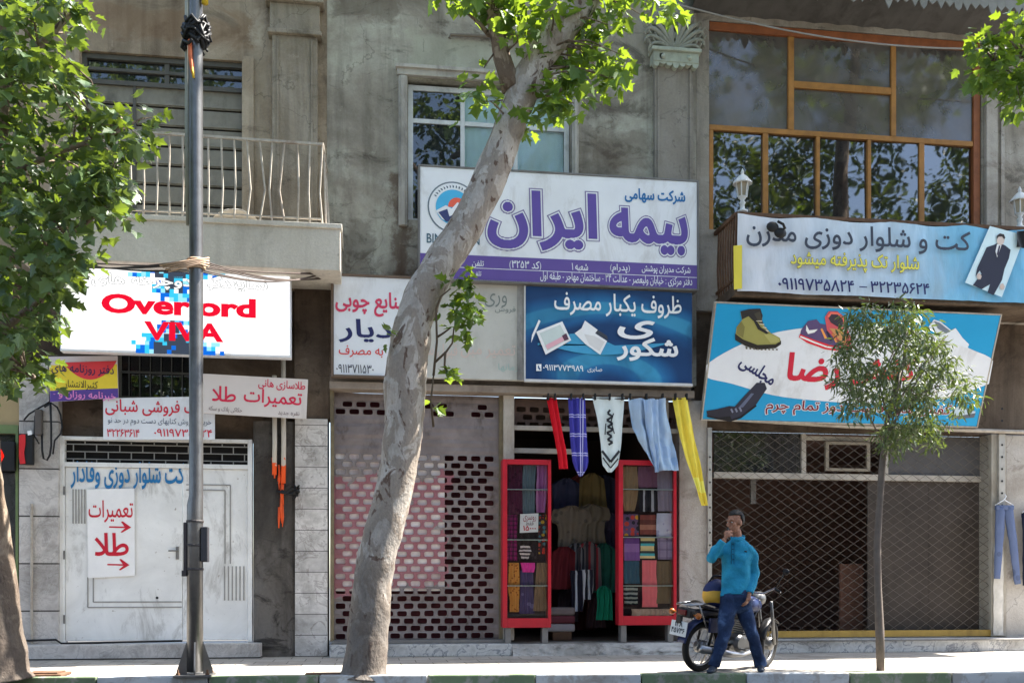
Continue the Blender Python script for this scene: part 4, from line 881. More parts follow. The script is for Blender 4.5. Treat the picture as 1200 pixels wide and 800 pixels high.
# --- paper notice on the door
S = sign_root("paper_notice", "white paper notice with red words and two red arrows stuck on the steel door", "notice", (130, 676), .02)
f = Face(S); f.poly("sheet", [(102, 573), (157.5, 572), (158, 674), (103.5, 677)], ink(226, 224, 222), 0, thick=.006)
DR = ink(188, 28, 48)
f.text("تعمیرات", 104, 586, 156, 612, DR, .01, .008); f.text("طلا", 111, 624, 151, 651, DR, .01, .02)
for yv, u0 in ((617, 128), (661, 126)):
    f.poly("arrow", [(u0, yv-.8), (u0+18, yv-.4), (u0+14, yv-6), (u0+16, yv-6.5), (u0+26, yv+.6), (u0+15, yv+7), (u0+13.5, yv+6), (u0+19, yv+1.4), (u0, yv+.9)], DR, .01)
# --- wooden crafts board
S = sign_root("woodcraft_board", "white woodcraft board with pink, navy and red lettering behind the plane tree trunk", "sign", (450, 444), -.3)
f = Face(S); a0 = f.uv(391, 385)[0]; a1 = f.uv(487, 385)[0]; b0, b1 = f.uv(440, 440)[1], f.uv(440, 325)[1]
mb = MB(); mb.box(a0, a1, 0, .08, b0, b1, .006); build("board", mb, M_white, S, local=True)
mb = MB(); mb.box(a0-.035, a0-.002, -.02, .1, b0-.03, b1+.03); mb.box(a0, a1, -.02, .1, b0-.03, b0-.002); mb.box(a0, a1, -.02, .1, b1+.002, b1+.03); build("frame", mb, plain("brown_frame", lin(112, 96, 84), .7, .1), S, local=True)
f.text("صنایع چوبی", 393, 342, 484, 371, ink(200, 60, 92), .004, .022); f.text("دیار", 397, 374, 459, 402, NAVY, .004, .02); f.text("به مصرف", 397, 405, 449, 419, ink(206, 70, 70), .004, .01); f.text("۰۹۱۱۳۷۱۱۵۳۰", 394, 427, 438, 437, ink(54, 58, 70), .004, .006)
# --- faded board
S = sign_root("faded_board", "bleached grey board with ghosted lettering between the woodcraft board and the blue banner", "sign", (552, 446), -.3)
f = Face(S); a0 = f.uv(488, 390)[0]; a1 = f.uv(616, 390)[0]; b0, b1 = f.uv(552, 444)[1], f.uv(552, 331)[1]
mb = MB(); mb.box(a0+.004, a1, 0, .08, b0, b1, .006); build("board", mb, plain("bleached_board", lin(196, 194, 186), .6, 0, .12, 1.4, .05, .4, (150, 150, 138)), S, local=True)
GH = ink(120, 128, 124); GR = ink(196, 178, 168); GG = ink(150, 176, 168)
f.text("وری", 568, 344, 594, 360, GH, .004, .0); f.text("فروش", 580, 359, 604, 367, GH, .004, 0); f.text("تعمیر مبل", 540, 402, 604, 420, GR, .004, .01); f.text("قبول سفارش", 470, 402, 536, 420, GR, .004, .01); f.text("فرمانها", 584, 426, 612, 436, GG, .004, .0)
mb = MB(); xx = f.uv(606, 390)[0]; mb.box(xx, a1, -.012, .0, b0, b1)
for k in (0, .32, .46, .86): mb.box(xx+.01, a1, -.02, -.012, b0+(b1-b0)*k, b0+(b1-b0)*k+.02)
build("edge_strip", mb, plain("strip_grey", lin(166, 164, 160), .6, 0, .25, 6, .1, .4), S, local=True)
# --- blue banner for disposable dishes
S = sign_root("tableware_banner", "deep blue banner with white lettering and two printed dish pictures above the fabric shop", "banner", (713, 452), -.36)
f = Face(S); a0 = f.uv(616, 390)[0]; a1 = f.uv(811, 390)[0]; b0, b1 = f.uv(713, 447)[1], f.uv(713, 339)[1]
s = N("blue_print"); co = s.coord(); n = s.noise(co, 1.3, 3, .5, 1.2); sp = s.n("ShaderNodeSeparateXYZ"); s.l(co, sp.inputs[0])
wv = s.n("ShaderNodeTexWave", wave_type='RINGS', rings_direction='SPHERICAL'); s.l(s.coord(scale=(.5, 1, .8)), wv.inputs[0]); wv.inputs["Scale"].default_value = .55; wv.inputs["Distortion"].default_value = 2.5
col = s.ramp(wv.outputs[1], [(.2, lin(30, 66, 112)), (.55, lin(36, 96, 148)), (.82, lin(44, 116, 166)), (.9, lin(64, 150, 190))]); col = s.mix(s.ramp(n, [(.4, BK), (.7, (.7,)*3)]), col, lin(26, 56, 100))
s.bsdf(col, .35, 0, s.noise(co, 4, 3), .2, .01); 
mb = MB(); mb.grid(lambda a, c: (a0+(a1-a0)*a, .012*noise.noise(Vector((a*9, c*4, 3)))+(.03*max(0, 1-abs(c-.72)*14)*max(0, 1-a*22)), b0+(b1-b0)*c), 60, 30)
sheet = build("printed_sheet", mb, s.m, S, True, local=True)
mb = MB(); mb.box(a0-.01, a1+.01, .03, .07, b0-.03, b1+.02); build("backing_frame", mb, plain("white_frame", lin(188, 186, 182), .5, 0, .1, 3, .1, .3), S, local=True)
mb = MB(); mb.box(a0-.02, a1, -.03, .02, b0-.035, b0); mb.box(a0-.022, a0-.004, -.02, .028, b0, b1); build("white_edge", mb, plain("white_edge", lin(204, 204, 204), .5), S, local=True)
W_ = ink(236, 238, 242, 1.1)
f.poly("printed_swirl", [(630+90*i/14+0, 405-14*math.sin(math.pi*i/14)) for i in range(15)]+[(785-165*i/14*.0-(155*i/14), 402+14*math.sin(math.pi*i/14)) for i in range(15)], ink(66, 150, 190), .016)
f.text("ظروف یکبار مصرف", 649, 345, 798, 372, W_, .03, .014)
f.text("شکور", 722, 396, 794, 424, W_, .03, .03); f.text("ی", 723, 376, 767, 398, W_, .03, .025)
f.text("صابری", 688, 430, 705, 437, W_, .03, .0); f.text("۰۹۱۱۳۷۷۳۹۸۹", 636, 428, 683, 435, W_, .03, .012)
f.poly("phone_mark", [(628, 427), (634, 427), (634, 435), (628, 435)], W_, .03); f.poly("phone_handset", [(630, 429), (631, 428.6), (631.3, 430.6), (632.7, 432.4), (633, 433.6), (631.6, 433.8), (630, 431.6)], ink(36, 70, 116), .033)
f.poly("dish_picture", [(628, 389), (658.5, 377), (669, 399), (639, 416)], W_, .026); f.poly("dish_print", [(632, 391), (656, 381), (665, 398), (641, 411)], ink(196, 206, 202), .028); f.poly("pink_tray", [(639, 405), (660, 394), (662, 399), (641, 410)], ink(222, 170, 180), .031); f.poly("dark_lid", [(658, 394), (663, 391), (666, 398), (661, 400)], ink(92, 60, 78), .033)
f.poly("box_picture", [(673, 391), (681, 385), (685, 376), (700, 387), (697, 391), (711, 400), (703, 416), (686, 404)], W_, .026); f.poly("box_print", [(684, 392), (696, 394), (708, 401), (702, 412), (690, 404)], ink(210, 208, 206), .028); f.poly("box_shade", [(700, 387), (711, 394), (712, 399), (697, 391)], ink(62, 66, 74), .028)
f.poly("torn_corner", [(623, 393), (631, 375), (633, 377), (622, 402)], W_, .028)
# --- tailor's banner on the balcony
S = sign_root("tailor_banner", "pale blue cloth banner with grey lettering and a printed suited figure", "banner", (1040, 350), -.87)
f = Face(S); a0 = f.uv(864, 300)[0]; a1 = f.uv(1300, 300)[0]; b0, b1 = f.uv(1030, 348)[1], f.uv(1030, 259)[1]
s = N("tailor_cloth"); co = s.coord(); sp = s.n("ShaderNodeSeparateXYZ"); s.l(co, sp.inputs[0])
col = s.ramp(s.math('MULTIPLY_ADD', sp.outputs[0], .27, .5), [(0, lin(214, 218, 226)), (.55, lin(190, 212, 230)), (.75, lin(130, 190, 222)), (.9, lin(110, 180, 216))]); n = s.noise(s.coord(scale=(1, 1, .5)), 2.2, 7, .6, .4)
col = s.mix(s.ramp(n, [(.5, BK), (.7, (.35,)*3)]), col, lin(150, 152, 154)); s.bsdf(col, .6, 0, s.noise(s.coord(scale=(3, 1, 1)), 3, 4), .5, .02)
mb = MB(); mb.grid(lambda a, c: (a0+(a1-a0)*a, .03*noise.noise(Vector((a*14, c*1.5, 7)))+.012*noise.noise(Vector((a*50, c*6, 1))), b0+(b1-b0)*c-.035*abs(math.sin(a*math.pi*5))*(c > .5)*(c-.5)*2+.012*noise.noise(Vector((a*8, 1, c)))), 160, 16)
build("printed_cloth", mb, s.m, S, True, local=True)
f.poly("yellow_edge", [(858.5, 289), (868.5, 288), (868.5, 339), (859, 340)], ink(214, 196, 70), .035)
CH = ink(58, 64, 78)
f.text("کت و شلوار دوزی مدرن", 873, 266, 1135, 296, CH, .05, .014)
for m_, gr, lf in ((ink(110, 100, 70), .04, .046), (ink(222, 214, 90), .012, .05)): f.text("شلوار تک پذیرفته میشود", 925, 298, 1075, 320, m_, lf, gr, grow=.012)
f.text("۰۹۱۱۹۷۳۵۸۲۴", 910, 328, 999, 342, NAVY, .05, .02); f.text("۳۲۲۳۵۶۲۴", 1018, 332, 1087, 345, NAVY, .05, .02); f.poly("dash", [(1005, 336.5), (1014, 337), (1014, 338.3), (1005, 337.8)], NAVY, .05)
f.poly("figure_card", [(1158, 266), (1199, 277), (1172, 349), (1129, 332)], ink(200, 222, 232), .04)
SU = ink(44, 46, 62)
f.poly("suit", [(1163, 288), (1168, 285), (1176, 289), (1182, 294), (1180, 304), (1175, 316), (1172, 329), (1162, 347), (1155, 344), (1158, 334), (1148, 340), (1138, 335), (1148, 322), (1146, 318), (1141, 325), (1143, 315), (1150, 300), (1154, 291)], SU, .045)
f.poly("shirt_front", [(1166, 287), (1171, 289), (1166, 303), (1164, 296)], ink(232, 234, 238), .05); f.poly("necktie", [(1168, 289), (1169.6, 289.6), (1166.8, 302), (1165.4, 299)], ink(60, 56, 76), .054)
f.poly("face", [(1170+4.6*math.cos(t*.5236)-1.2*math.sin(t*.5236)*0, 282.5+6.2*math.sin(t*.5236)) for t in range(12)], ink(206, 190, 180), .05)
f.poly("hair", [(1165.2, 282), (1165.6, 277.5), (1169, 275), (1173.6, 276), (1175.4, 280), (1174, 282), (1171.5, 278.6), (1167.5, 279)], ink(50, 44, 44), .054)
for u, v in ((1145, 325), (1172, 337)): f.poly("hand", [(u+3*math.cos(t), v+4*math.sin(t)) for t in (0, 1, 2, 3, 4, 5)], ink(200, 180, 168), .05)
mb = MB()
for (u, v) in ((903, 268), (912, 275)): mb.ball((f.uv(u, v)[0], -.07, f.uv(u, v)[1]), .09, 10, 6, (1, .4, .8))
mb.tube([(f.uv(908, 262)[0], -.09, f.uv(908, 262)[1]), (f.uv(914, 266)[0], -.11, f.uv(914, 266)[1]), (f.uv(917, 271)[0], -.09, f.uv(917, 271)[1])], .02, 6)
build("black_tie_cloth", mb, M_black, S, True, local=True)
mb = MB(); p0 = f.uv(1188, 272); p1 = f.uv(1199, 292); mb.grid(lambda a, c: (p0[0]+(p1[0]-p0[0])*a, -.06-.02*math.sin(a*6+c*3), p1[1]+(p0[1]-p1[1])*c), 6, 6); build("black_patch", mb, M_black, S, True, local=True)
# --- shoe shop sign, leaning out over the pavement
lean = math.atan2(.62, 1.62)
S = sign_root("shoe_sign", "blue and white shoe shop sign leaning outward with printed shoes and red lettering", "sign", (985, 496), -.18, Matrix.Rotation(R(.2), 4, 'Y') @ Matrix.Rotation(lean, 4, 'X'))
f = Face(S); TL, TR, BR, BL = f.uv(843, 356), f.uv(1174, 369), f.uv(1143, 500), f.uv(820, 490)
a0, a1 = (TL[0]+BL[0])/2, (TR[0]+BR[0])/2; b0, b1 = (BL[1]+BR[1])/2, (TL[1]+TR[1])/2
CY = plain("print_sky_blue", lin(34, 150, 200, 1.1), .35, 0, .05, 1.5, .02)
mb = MB(); mb.box(a0, a1, .0, .06, b0, b1, .006); build("panel", mb, CY, S, local=True)
mb = MB()
for q in ((a0-.02, a0-.001, b0-.02, b1+.02), (a1+.001, a1+.02, b0-.02, b1+.02), (a0, a1, b1+.001, b1+.02), (a0, a1, b0-.02, b0-.001)): mb.box(q[0], q[1], -.006, .07, q[2], q[3])
for x in (a0+.6, a1-.6): mb.bar((x, .06, b1-.1), (x, .75, b1-.35), .03, .03)
build("edge_frame", mb, M_paleiron, S, local=True)
W = lambda x, y: (820+(x)/3.158, 345+(y)/3.158)        # measured on an enlargement of this sign
pts = [(24, 262), (120, 200), (250, 148), (400, 122), (560, 116), (740, 120), (900, 160), (1010, 205), (1085, 246), (1070, 330), (960, 372), (800, 398), (600, 402), (430, 392), (270, 372), (120, 330), (26, 306)]
sm = []
for i in range(len(pts)):                               # round the outline between the measured points
    p0, p1, p2, p3 = (Vector(pts[(i+k) % len(pts)]) for k in (-1, 0, 1, 2)); corner = i in (len(pts)-1, 12-1, 14)
    if i in (len(pts)-1, 8, 9): sm.append(tuple(p1)); continue
    for t in (0, .25, .5, .75): sm.append(tuple(.5*((2*p1)+(p2-p0)*t+(2*p0-5*p1+4*p2-p3)*t*t+(3*p1-p0-3*p2+p3)*t**3)))
f.poly("white_oval", [W(*p) for p in sm], M_white, .003)
f.text("رضا", *W(322, 216), *W(522, 352), RED, .007, .03); f.text("کفش", *W(560, 230), *W(800, 340), RED, .007, .03)
f.text("مجلسی", *W(138, 252), *W(288, 316), NAVY, .007, .025, tilt=-.5)
for m_, gr, lf in ((M_white, .06, .005), (ink(120, 24, 44), .012, .009)): f.text("کفش های دست دوز تمام چرم", *W(243, 398), *W(930, 452), m_, lf, gr, grow=.012)
def pic(name, pts, c, lift): f.poly(name, [W(*p) for p in pts], ink(*c) if isinstance(c, tuple) else c, lift)
pic("boot", [(150, 66), (180, 58), (222, 56), (232, 80), (228, 104), (262, 142), (296, 160), (300, 178), (280, 192), (210, 190), (160, 168), (132, 148), (136, 120), (156, 94)], (150, 146, 82), .006)
pic("boot_sole", [(130, 144), (160, 166), (212, 186), (280, 184), (300, 170), (300, 184), (280, 198), (210, 204), (168, 190), (130, 168)], (42, 38, 34), .009)
pic("boot_collar", [(150, 62), (182, 54), (224, 52), (232, 78), (226, 104), (196, 96), (180, 80), (156, 92)], (46, 44, 44), .009); pic("boot_lace", [(196, 92), (210, 98), (226, 122), (256, 140), (246, 146), (214, 128)], (40, 40, 42), .012)
pic("trainer", [(374, 132), (400, 98), (432, 92), (446, 108), (470, 112), (480, 138), (540, 150), (560, 186), (530, 208), (470, 196), (400, 172), (370, 152)], (88, 72, 112), .006)
pic("trainer_sole", [(370, 146), (420, 166), (480, 186), (540, 196), (560, 178), (562, 200), (532, 212), (462, 202), (396, 178), (366, 158)], (214, 44, 60), .009)
pic("upright_trainer", [(462, 84), (476, 62), (508, 62), (536, 84), (542, 120), (560, 160), (562, 190), (536, 206), (506, 172), (470, 132)], (200, 84, 92), .009); pic("trainer_mouth", [(474, 84), (486, 70), (510, 72), (528, 92), (530, 118), (508, 118), (484, 104)], (58, 50, 62), .012)
pic("trainer_panel", [(478, 124), (520, 128), (544, 160), (536, 186), (512, 166)], (196, 140, 90), .012); pic("swoosh", [(394, 112), (404, 132), (436, 128), (424, 140), (400, 146), (392, 132)], (236, 230, 230), .009)
pic("boot_toe", [(236, 146), (262, 146), (292, 162), (296, 176), (262, 180)], (168, 164, 100), .009); pic("boot_heel", [(138, 120), (154, 100), (166, 120), (160, 160), (136, 146)], (122, 116, 66), .009); pic("boot_tongue", [(200, 70), (222, 62), (228, 90), (236, 112), (220, 106)], (66, 62, 54), .011)
for k in range(4): pic("boot_eyelet", [(206+k*12, 98+k*11), (210+k*12, 96+k*11), (230+k*8, 96+k*13), (228+k*8, 100+k*13)], (206, 200, 180), .014)
for k in range(9): pic("sole_lug", [(168+k*14, 192+min(k, 4)*2), (176+k*14, 193+min(k, 4)*2), (175+k*14, 202+min(k, 4)), (169+k*14, 201+min(k, 4))], (96, 92, 80), .012)
for k in range(4): pic("trainer_stripe", [(446+k*20, 128+k*9), (452+k*20, 124+k*9), (470+k*20, 160+k*7), (462+k*20, 164+k*7)], (44, 40, 60) if k % 2 else (232, 150, 80), .009)
pic("trainer_edge", [(372, 152), (420, 172), (470, 191), (534, 200), (534, 204), (468, 196), (418, 178), (370, 158)], (238, 232, 232), .012); pic("mouth_rim", [(470, 80), (484, 64), (510, 66), (534, 88), (538, 118), (532, 118), (528, 92), (510, 74), (486, 72), (476, 86)], (238, 110, 96), .014)
for k in range(3): pic("shoe_lace", [(112+k*16, 424-k*2), (118+k*16, 420-k*2), (124+k*16, 434-k*2), (119+k*16, 438-k*2)], (120, 124, 146), .011)
pic("welt", [(26, 446), (70, 454), (112, 449), (118, 462), (150, 450), (206, 408), (210, 412), (152, 457), (112, 470), (68, 461), (26, 452)], (20, 20, 26), .011)
pic("pale_shoe", [(846, 120), (866, 92), (890, 100), (930, 132), (946, 124), (972, 160), (996, 184), (990, 198), (930, 180), (880, 150)], (214, 220, 228), .006); pic("shoe_mouth", [(866, 98), (886, 104), (928, 136), (910, 144), (880, 126)], (110, 120, 134), .009)
pic("black_shoe", [(102, 446), (150, 390), (210, 326), (240, 326), (248, 348), (206, 410), (150, 452), (118, 466)], (44, 46, 62), .006); pic("flat_shoe", [(24, 430), (60, 424), (110, 412), (132, 414), (112, 450), (70, 456), (28, 446)], (40, 40, 52), .008); pic("shoe_shine", [(140, 420), (190, 364), (200, 366), (160, 416)], (92, 100, 126), .009)
pic("grey_shoe", [(924, 436), (956, 412), (1000, 428), (1020, 432), (1016, 446), (960, 456)], (180, 196, 206), .006); pic("grey_shoe_sole", [(918, 442), (960, 448), (1020, 438), (1014, 454), (956, 460)], (92, 96, 104), .009)
pic("small_shoe", [(664, 84), (672, 68), (682, 76), (684, 96)], (50, 60, 80), .006)
# --- digital display boards on the corner shop
for nm, lab, u0, u1, v0, v1, Y in (("display_board", "black display board with a glowing red figure in the corner shop window", -14, 17, 517, 551, -.12), ("hanging_display", "black and red display hanging by the cables on the stone pier", 22, 38.5, 508, 544, -.16)):
    S = sign_root(nm, lab, "sign", ((u0+u1)/2, v1), Y); f = Face(S); x0, z0 = f.uv(u0, v1); x1, z1 = f.uv(u1, v0)
    mb = MB(); mb.box(x0, x1, 0, .07, z0, z1, .01); build("case", mb, M_black, S, local=True)
    if nm[0] == 'd': f.text("۰", -4, 524, 5, 543, emit("lit_digit", lin(240, 30, 20), .35), .004, .03)
    else:
        pts = [(22.6, 510), (26, 508.6), (30, 509), (30, 520), (28.4, 530), (30, 543), (24, 543.5), (22.6, 536)]; f.poly("red_panel", pts, ink(196, 40, 44), .004, thick=.008)
        f.poly("white_tag", [(32, 505), (37, 504), (38, 509), (33, 510)], ink(226, 226, 226), .01)

# ================================================================== lamp post
PY = -2.98; pc = X_(228.5, PY)
S = thing("lamp_post", "dark grey steel lamp post with a bolted foot standing at the kerb", "lamp post", (pc, PY, 0))
def zpole(v): return Z_(228, v, PY)
mb = MB(); pr = .073
mb.tube([(0, 0, .05), (0, 0, zpole(592)), (0.012, 0, zpole(580)), (.012, 0, zpole(50)), (.012, 0, 11)], [.084, .084, pr, pr-.003, .06], 20); build("shaft", mb, M_pole, S, True, local=True)
mb = MB(); mb.box(-.19, .19, -.19, .19, .0, .03, .006)
for a in range(4):
    t = R(90*a+8); d = Vector((math.cos(t), math.sin(t), 0)); p = Vector((-d.y, d.x, 0))*.008
    mb.add([d*.08+p, d*.18+p, d*.18+p+Vector((0, 0, .05)), d*.085+p+Vector((0, 0, .34)), d*.08-p, d*.18-p, d*.18-p+Vector((0, 0, .05)), d*.085-p+Vector((0, 0, .34))], [(0,1,2,3),(7,6,5,4),(0,4,5,1),(1,5,6,2),(2,6,7,3)])
for q in mb.v: q.z += .03 if q.z > .031 else 0
build("base_plate", mb, M_pole, S, local=True)
mb = MB()
for sx in (-.15, .15):
    for sy in (-.15, .15): mb.lathe([(.022, .03), (.022, .05), (.012, .05), (.012, .085)], (sx, sy, 0), 6)
build("anchor_bolt", mb, M_rust, S, local=True)
mb = MB(); mb.box(.07, .14, -.07, .06, zpole(658), zpole(617), .01); build("junction_box", mb, plain("box_dark", lin(64, 64, 68), .5, .2), S, local=True)
mb = MB(); mb.box(-.115, -.078, -.04, .04, zpole(672), zpole(612), .008); mb.box(-.13, -.08, -.05, .03, zpole(675), zpole(668), .006)
for v in (612, 640, 668): mb.lathe([(.088, 0), (.091, .005), (.091, .02), (.088, .025)], (0, 0, zpole(v)), 20)
build("door_hinge_strip", mb, plain("strip_dark", lin(70, 66, 66), .6, .2), S, local=True)
mb = MB(); mb.tube([(-.075, .06, zpole(262)), (-.085, .05, zpole(150)), (-.085, .05, 11)], .028, 10); build("side_conduit", mb, plain("conduit_pale", lin(150, 150, 138), .6, .1), S, True, local=True)
mb = MB(); rr = random.Random(21)
for i in range(26):
    t = rr.uniform(0, 6.28); z = zpole(rr.uniform(22, 56)); r = rr.uniform(.08, .13); pts = []
    for k in range(7): pts.append((.01+(r+rr.uniform(-.02, .03))*math.cos(t+k*.45), (r+rr.uniform(-.02, .03))*math.sin(t+k*.45), z+rr.uniform(-.06, .06)))
    mb.tube(pts, rr.uniform(.012, .026), 6)
build("tangled_tape", mb, M_black, S, True, local=True)
mb = MB(); mb.tube([(-.04, -.08, zpole(52)), (-.035, -.085, zpole(70)), (-.02, -.085, zpole(86)), (-.0, -.085, zpole(95))], [.022, .022, .018, .01], 6); mb.cur = 1; mb.tube([(-.015, -.09, zpole(84)), (.0, -.09, zpole(96))], .012, 6); mb.tube([(.11, -.05, 9.9), (.11, -.05, zpole(7))], .035, 8)
build("orange_cable_end", mb, [plain("cable_orange", lin(196, 104, 66), .6), plain("cable_yellow", lin(214, 180, 50), .6)], S, True, local=True)
mb = MB()
for i in range(5):
    zz = zpole(314)+.02*i; mb.torus((.012, 0, zz), .085, .014, 'z', 20, 6)
for i in range(4): mb.tube([(-.26-.03*i, -.05, zpole(321)+.02*i), (-.1, -.1, zpole(317)+.02*i), (.06, -.1, zpole(312)+.015*i), (.15, -.04, zpole(313)+.03*i)], .010, 6)
build("cable_wrap", mb, plain("cable_tan", lin(196, 166, 140), .7, 0, .2, 8), S, True, local=True)
mb = MB(); rr = random.Random(2); zz = zpole(312)
for i in range(7):
    a = Vector((pc+.05, PY+.05, zz+.02*i-.04)); b_ = P(392, 316+i*1.6, -.15); sag = rr.uniform(.02, .14)
    mb.tube([a.lerp(b_, t/14)+Vector((0, 0, -sag*math.sin(math.pi*t/14))) for t in range(15)], .008, 5)
    b2 = P(60, 300+i*2, -.95); a = Vector((pc-.05, PY+.05, zz+.02*i-.04)); mb.tube([a.lerp(b2, t/10)+Vector((0, 0, -sag*.5*math.sin(math.pi*t/10))) for t in range(11)], .007, 5)
tag(build("cable_bundle", mb, plain("cable_brown", lin(78, 66, 60), .7, 0, .2, 8), None, True), "brown bundle of sagging cables running from the lamp post to the wall", "cable")
mb = MB(); pts = []
a, b_ = P(690, -25, -.2), P(1310, 52, -.9)
for i in range(31): t = i/30; pts.append(a.lerp(b_, t)+Vector((0, 0, -.42*math.sin(math.pi*t))))
mb.tube(pts, .013, 6); tag(build("overhead_wire", mb, plain("wire_grey", lin(140, 138, 134), .6), None, True), "single grey wire sagging across the front of the orange framed windows", "wire")
# lanterns on the balcony
def lantern(u, vb, label):
    p = P(u, vb, cy+.05); S = thing("lantern", label, "lantern", p, "small white lanterns on the balcony posts")
    mb = MB(); mb.lathe([(.075, 0), (.075, .02), (.035, .045), (.028, .1), (.045, .13), (.024, .16), (.05, .2), (.066, .215)], (0, 0, 0), 12); build("base", mb, M_frameW, S, True, local=True)
    mb = MB()
    for k in range(6):
        t = math.pi*k/3; mb.bar((.062*math.cos(t), .062*math.sin(t), .21), (.088*math.cos(t), .088*math.sin(t), .4), .014, .014)
    mb.lathe([(.1, .4), (.135, .39), (.13, .41), (.05, .5), (.02, .52), (.025, .55), (.005, .6)], (0, 0, 0), 12); build("cage", mb, M_frameW, S, local=True)
    mb = MB(); mb.lathe([(.055, .215), (.08, .395)], (0, 0, 0), 6); build("glass", mb, plain("lantern_glass", lin(150, 140, 120), .2, 0, .1), S, local=True)
lantern(870, 249, "small white lantern on the balcony post beside the insurance sign"); lantern(1195, 268, "small white lantern on the balcony post by the printed suited figure")
# ================================================================== cloth patterns
_pat = {}
def pat(kind, *cols, sc=1.0):
    key = (kind, cols, sc)
    if key in _pat: return _pat[key]
    s = N("cloth_"+kind); co = s.coord("Object"); sp = s.n("ShaderNodeSeparateXYZ"); s.l(co, sp.inputs[0]); X, Z = sp.outputs[0], sp.outputs[2]
    C = [lin(*c, 1.15) for c in cols]
    fr = lambda v, p: s.math('FRACT', s.math('ADD', s.math('DIVIDE', v, p*sc), 10.0))
    col = s.mix(s.ramp(s.noise(co, 5, 5), [(.35, BK), (.7, (.35,)*3)]), C[0], tuple(q*.6 for q in C[0][:3])+(1,))
    if kind == 'plaid':
        for a, k in ((X, .6), (Z, .6)): col = s.mix(s.math('MULTIPLY', s.math('LESS_THAN', fr(a, .12), .35), k), col, C[1])
    if kind == 'tartan':
        for a in (X, Z):
            for ph in (.1, .22): col = s.mix(s.math('MULTIPLY', s.math('LESS_THAN', s.math('ABSOLUTE', s.math('SUBTRACT', fr(a, .24), ph)), .022), .85), col, C[1])
    if kind == 'stripe': col = s.ramp(fr(Z, .1*len(C)), [(i/len(C), c) for i, c in enumerate(C)], 'CONSTANT')
    if kind == 'pin': col = s.ramp(fr(X, .04*len(C)), [(i/len(C), c) for i, c in enumerate(C)], 'CONSTANT')
    if kind in ('dots', 'print'):
        v = s.n("ShaderNodeTexVoronoi"); s.l(s.coord(scale=(1, .02, 1)), v.inputs[0]); v.inputs["Scale"].default_value = 10/sc; v.inputs["Randomness"].default_value = .4 if kind == 'dots' else 1
        v2 = s.n("ShaderNodeSeparateColor"); s.l(v.outputs["Color"], v2.inputs[0])
        col = s.mix(s.math('LESS_THAN', v.outputs["Distance"], .42 if kind == 'dots' else .3), col, s.ramp(v2.outputs[0], [(i/max(1, len(C)-1), c) for i, c in enumerate(C[1:])], 'CONSTANT'))
    if kind == 'zebra':
        wv = s.n("ShaderNodeTexWave", bands_direction='Z'); s.l(co, wv.inputs[0]); wv.inputs["Scale"].default_value = 5/sc; wv.inputs["Distortion"].default_value = 3; col = s.ramp(wv.outputs[1], [(.45, C[0]), (.55, C[1])])
    s.bsdf(col, .9, 0, s.noise(co, 60, 3), .3, .004, .1); _pat[key] = s.m; return s.m
def cloth(name, rows, Y, mat, label, cat, group=None, folds=3, amp=.012, thick=.012, seed=0, wob=.4, cr=.8):
    """hanging cloth: rows of (v, u left, u right) down its outline; it falls in folds and has a back"""
    rr = random.Random(seed+len(label)); ph = rr.uniform(0, 6); n = max(16, folds*8); m = 26
    def at(a, c):
        k = c*(len(rows)-1); i = min(int(k), len(rows)-2); t = k-i; r0, r1 = rows[i], rows[i+1]
        v = r0[0]*(1-t)+r1[0]*t; ul = r0[1]*(1-t)+r1[1]*t; ur = r0[2]*(1-t)+r1[2]*t
        return P(ul+(ur-ul)*a, v, Y)
    mb = MB()
    for back in (0, 1):
        def fn(a, c):
            p = at(a, c); e = min(a, 1-a)*8; p.y += amp*math.sin(a*folds*6.28+ph+c*wob*2)+amp*cr*(noise.noise(Vector((a*3, c*4, ph)))+.5*noise.noise(Vector((a*8, c*11, ph))))+(thick*min(1, e) if back else 0); return p
        mb.grid(fn, n, m)
    o = build(name, mb, mat, None, True); return tag(o, label, cat, group)
# ================================================================== red display cases of the fabric shop
RM = plain("red_enamel", lin(178, 28, 44), .4, 0, .15, 6, .1, .15, (80, 16, 22))
def cabinet(u0, u1, v0, v1, Y, label, shelves):
    x0, x1 = X_(u0, Y), X_(u1, Y); zb, zt = Z_((u0+u1)/2, v1, Y), Z_((u0+u1)/2, v0, Y); dp = .2
    S = thing("display_case", label, "display case", ((x0+x1)/2, Y, .165), "display cases beside the fabric shop door"); t = .065
    mb = MB()
    mb.box(x0, x0+t, Y, Y+dp, zb, zt, .006); mb.box(x1-t*.7, x1, Y, Y+dp, zb, zt, .006); mb.box(x0+t, x1-t*.7, Y, Y+dp, zb, zb+.13, .005); mb.box(x0+t, x1-t*.7, Y, Y+dp, zt-.07, zt, .005); mb.box(x0+t, x1-t*.7, Y+dp-.015, Y+dp, zb+.13, zt-.07)
    build("red_frame", mb, RM, S)
    mb = MB(); mb.add([(x0+t, Y+.012, zb+.13), (x1-t*.7, Y+.012, zb+.13), (x1-t*.7, Y+.012, zt-.07), (x0+t, Y+.012, zt-.07)], [(0, 1, 2, 3)]); build("glass_front", mb, M_glcab, S)
    for v in shelves:
        mb = MB(); z = Z_((u0+u1)/2, v, Y); mb.box(x0+t+.002, x1-t*.7-.002, Y+.02, Y+dp-.03, z-.005, z+.005); build("shelf", mb, plain("shelf_glass_edge", lin(186, 200, 196), .2, 0, .05), S)
    for x in (x0+.08, x1-.08): mb = MB(); mb.box(x-.04, x+.04, Y+.03, Y+dp-.02, .166, zb-.002, .004); build("leg", mb, M_steel, S)
    mb = MB(); mb.box(x0+t+.002, x1-t*.7-.002, Y+dp-.03, Y+dp-.016, zb+.13, zt-.07); build("lining", mb, plain("case_lining", lin(52, 34, 40), .9), S)
CY1 = -.26
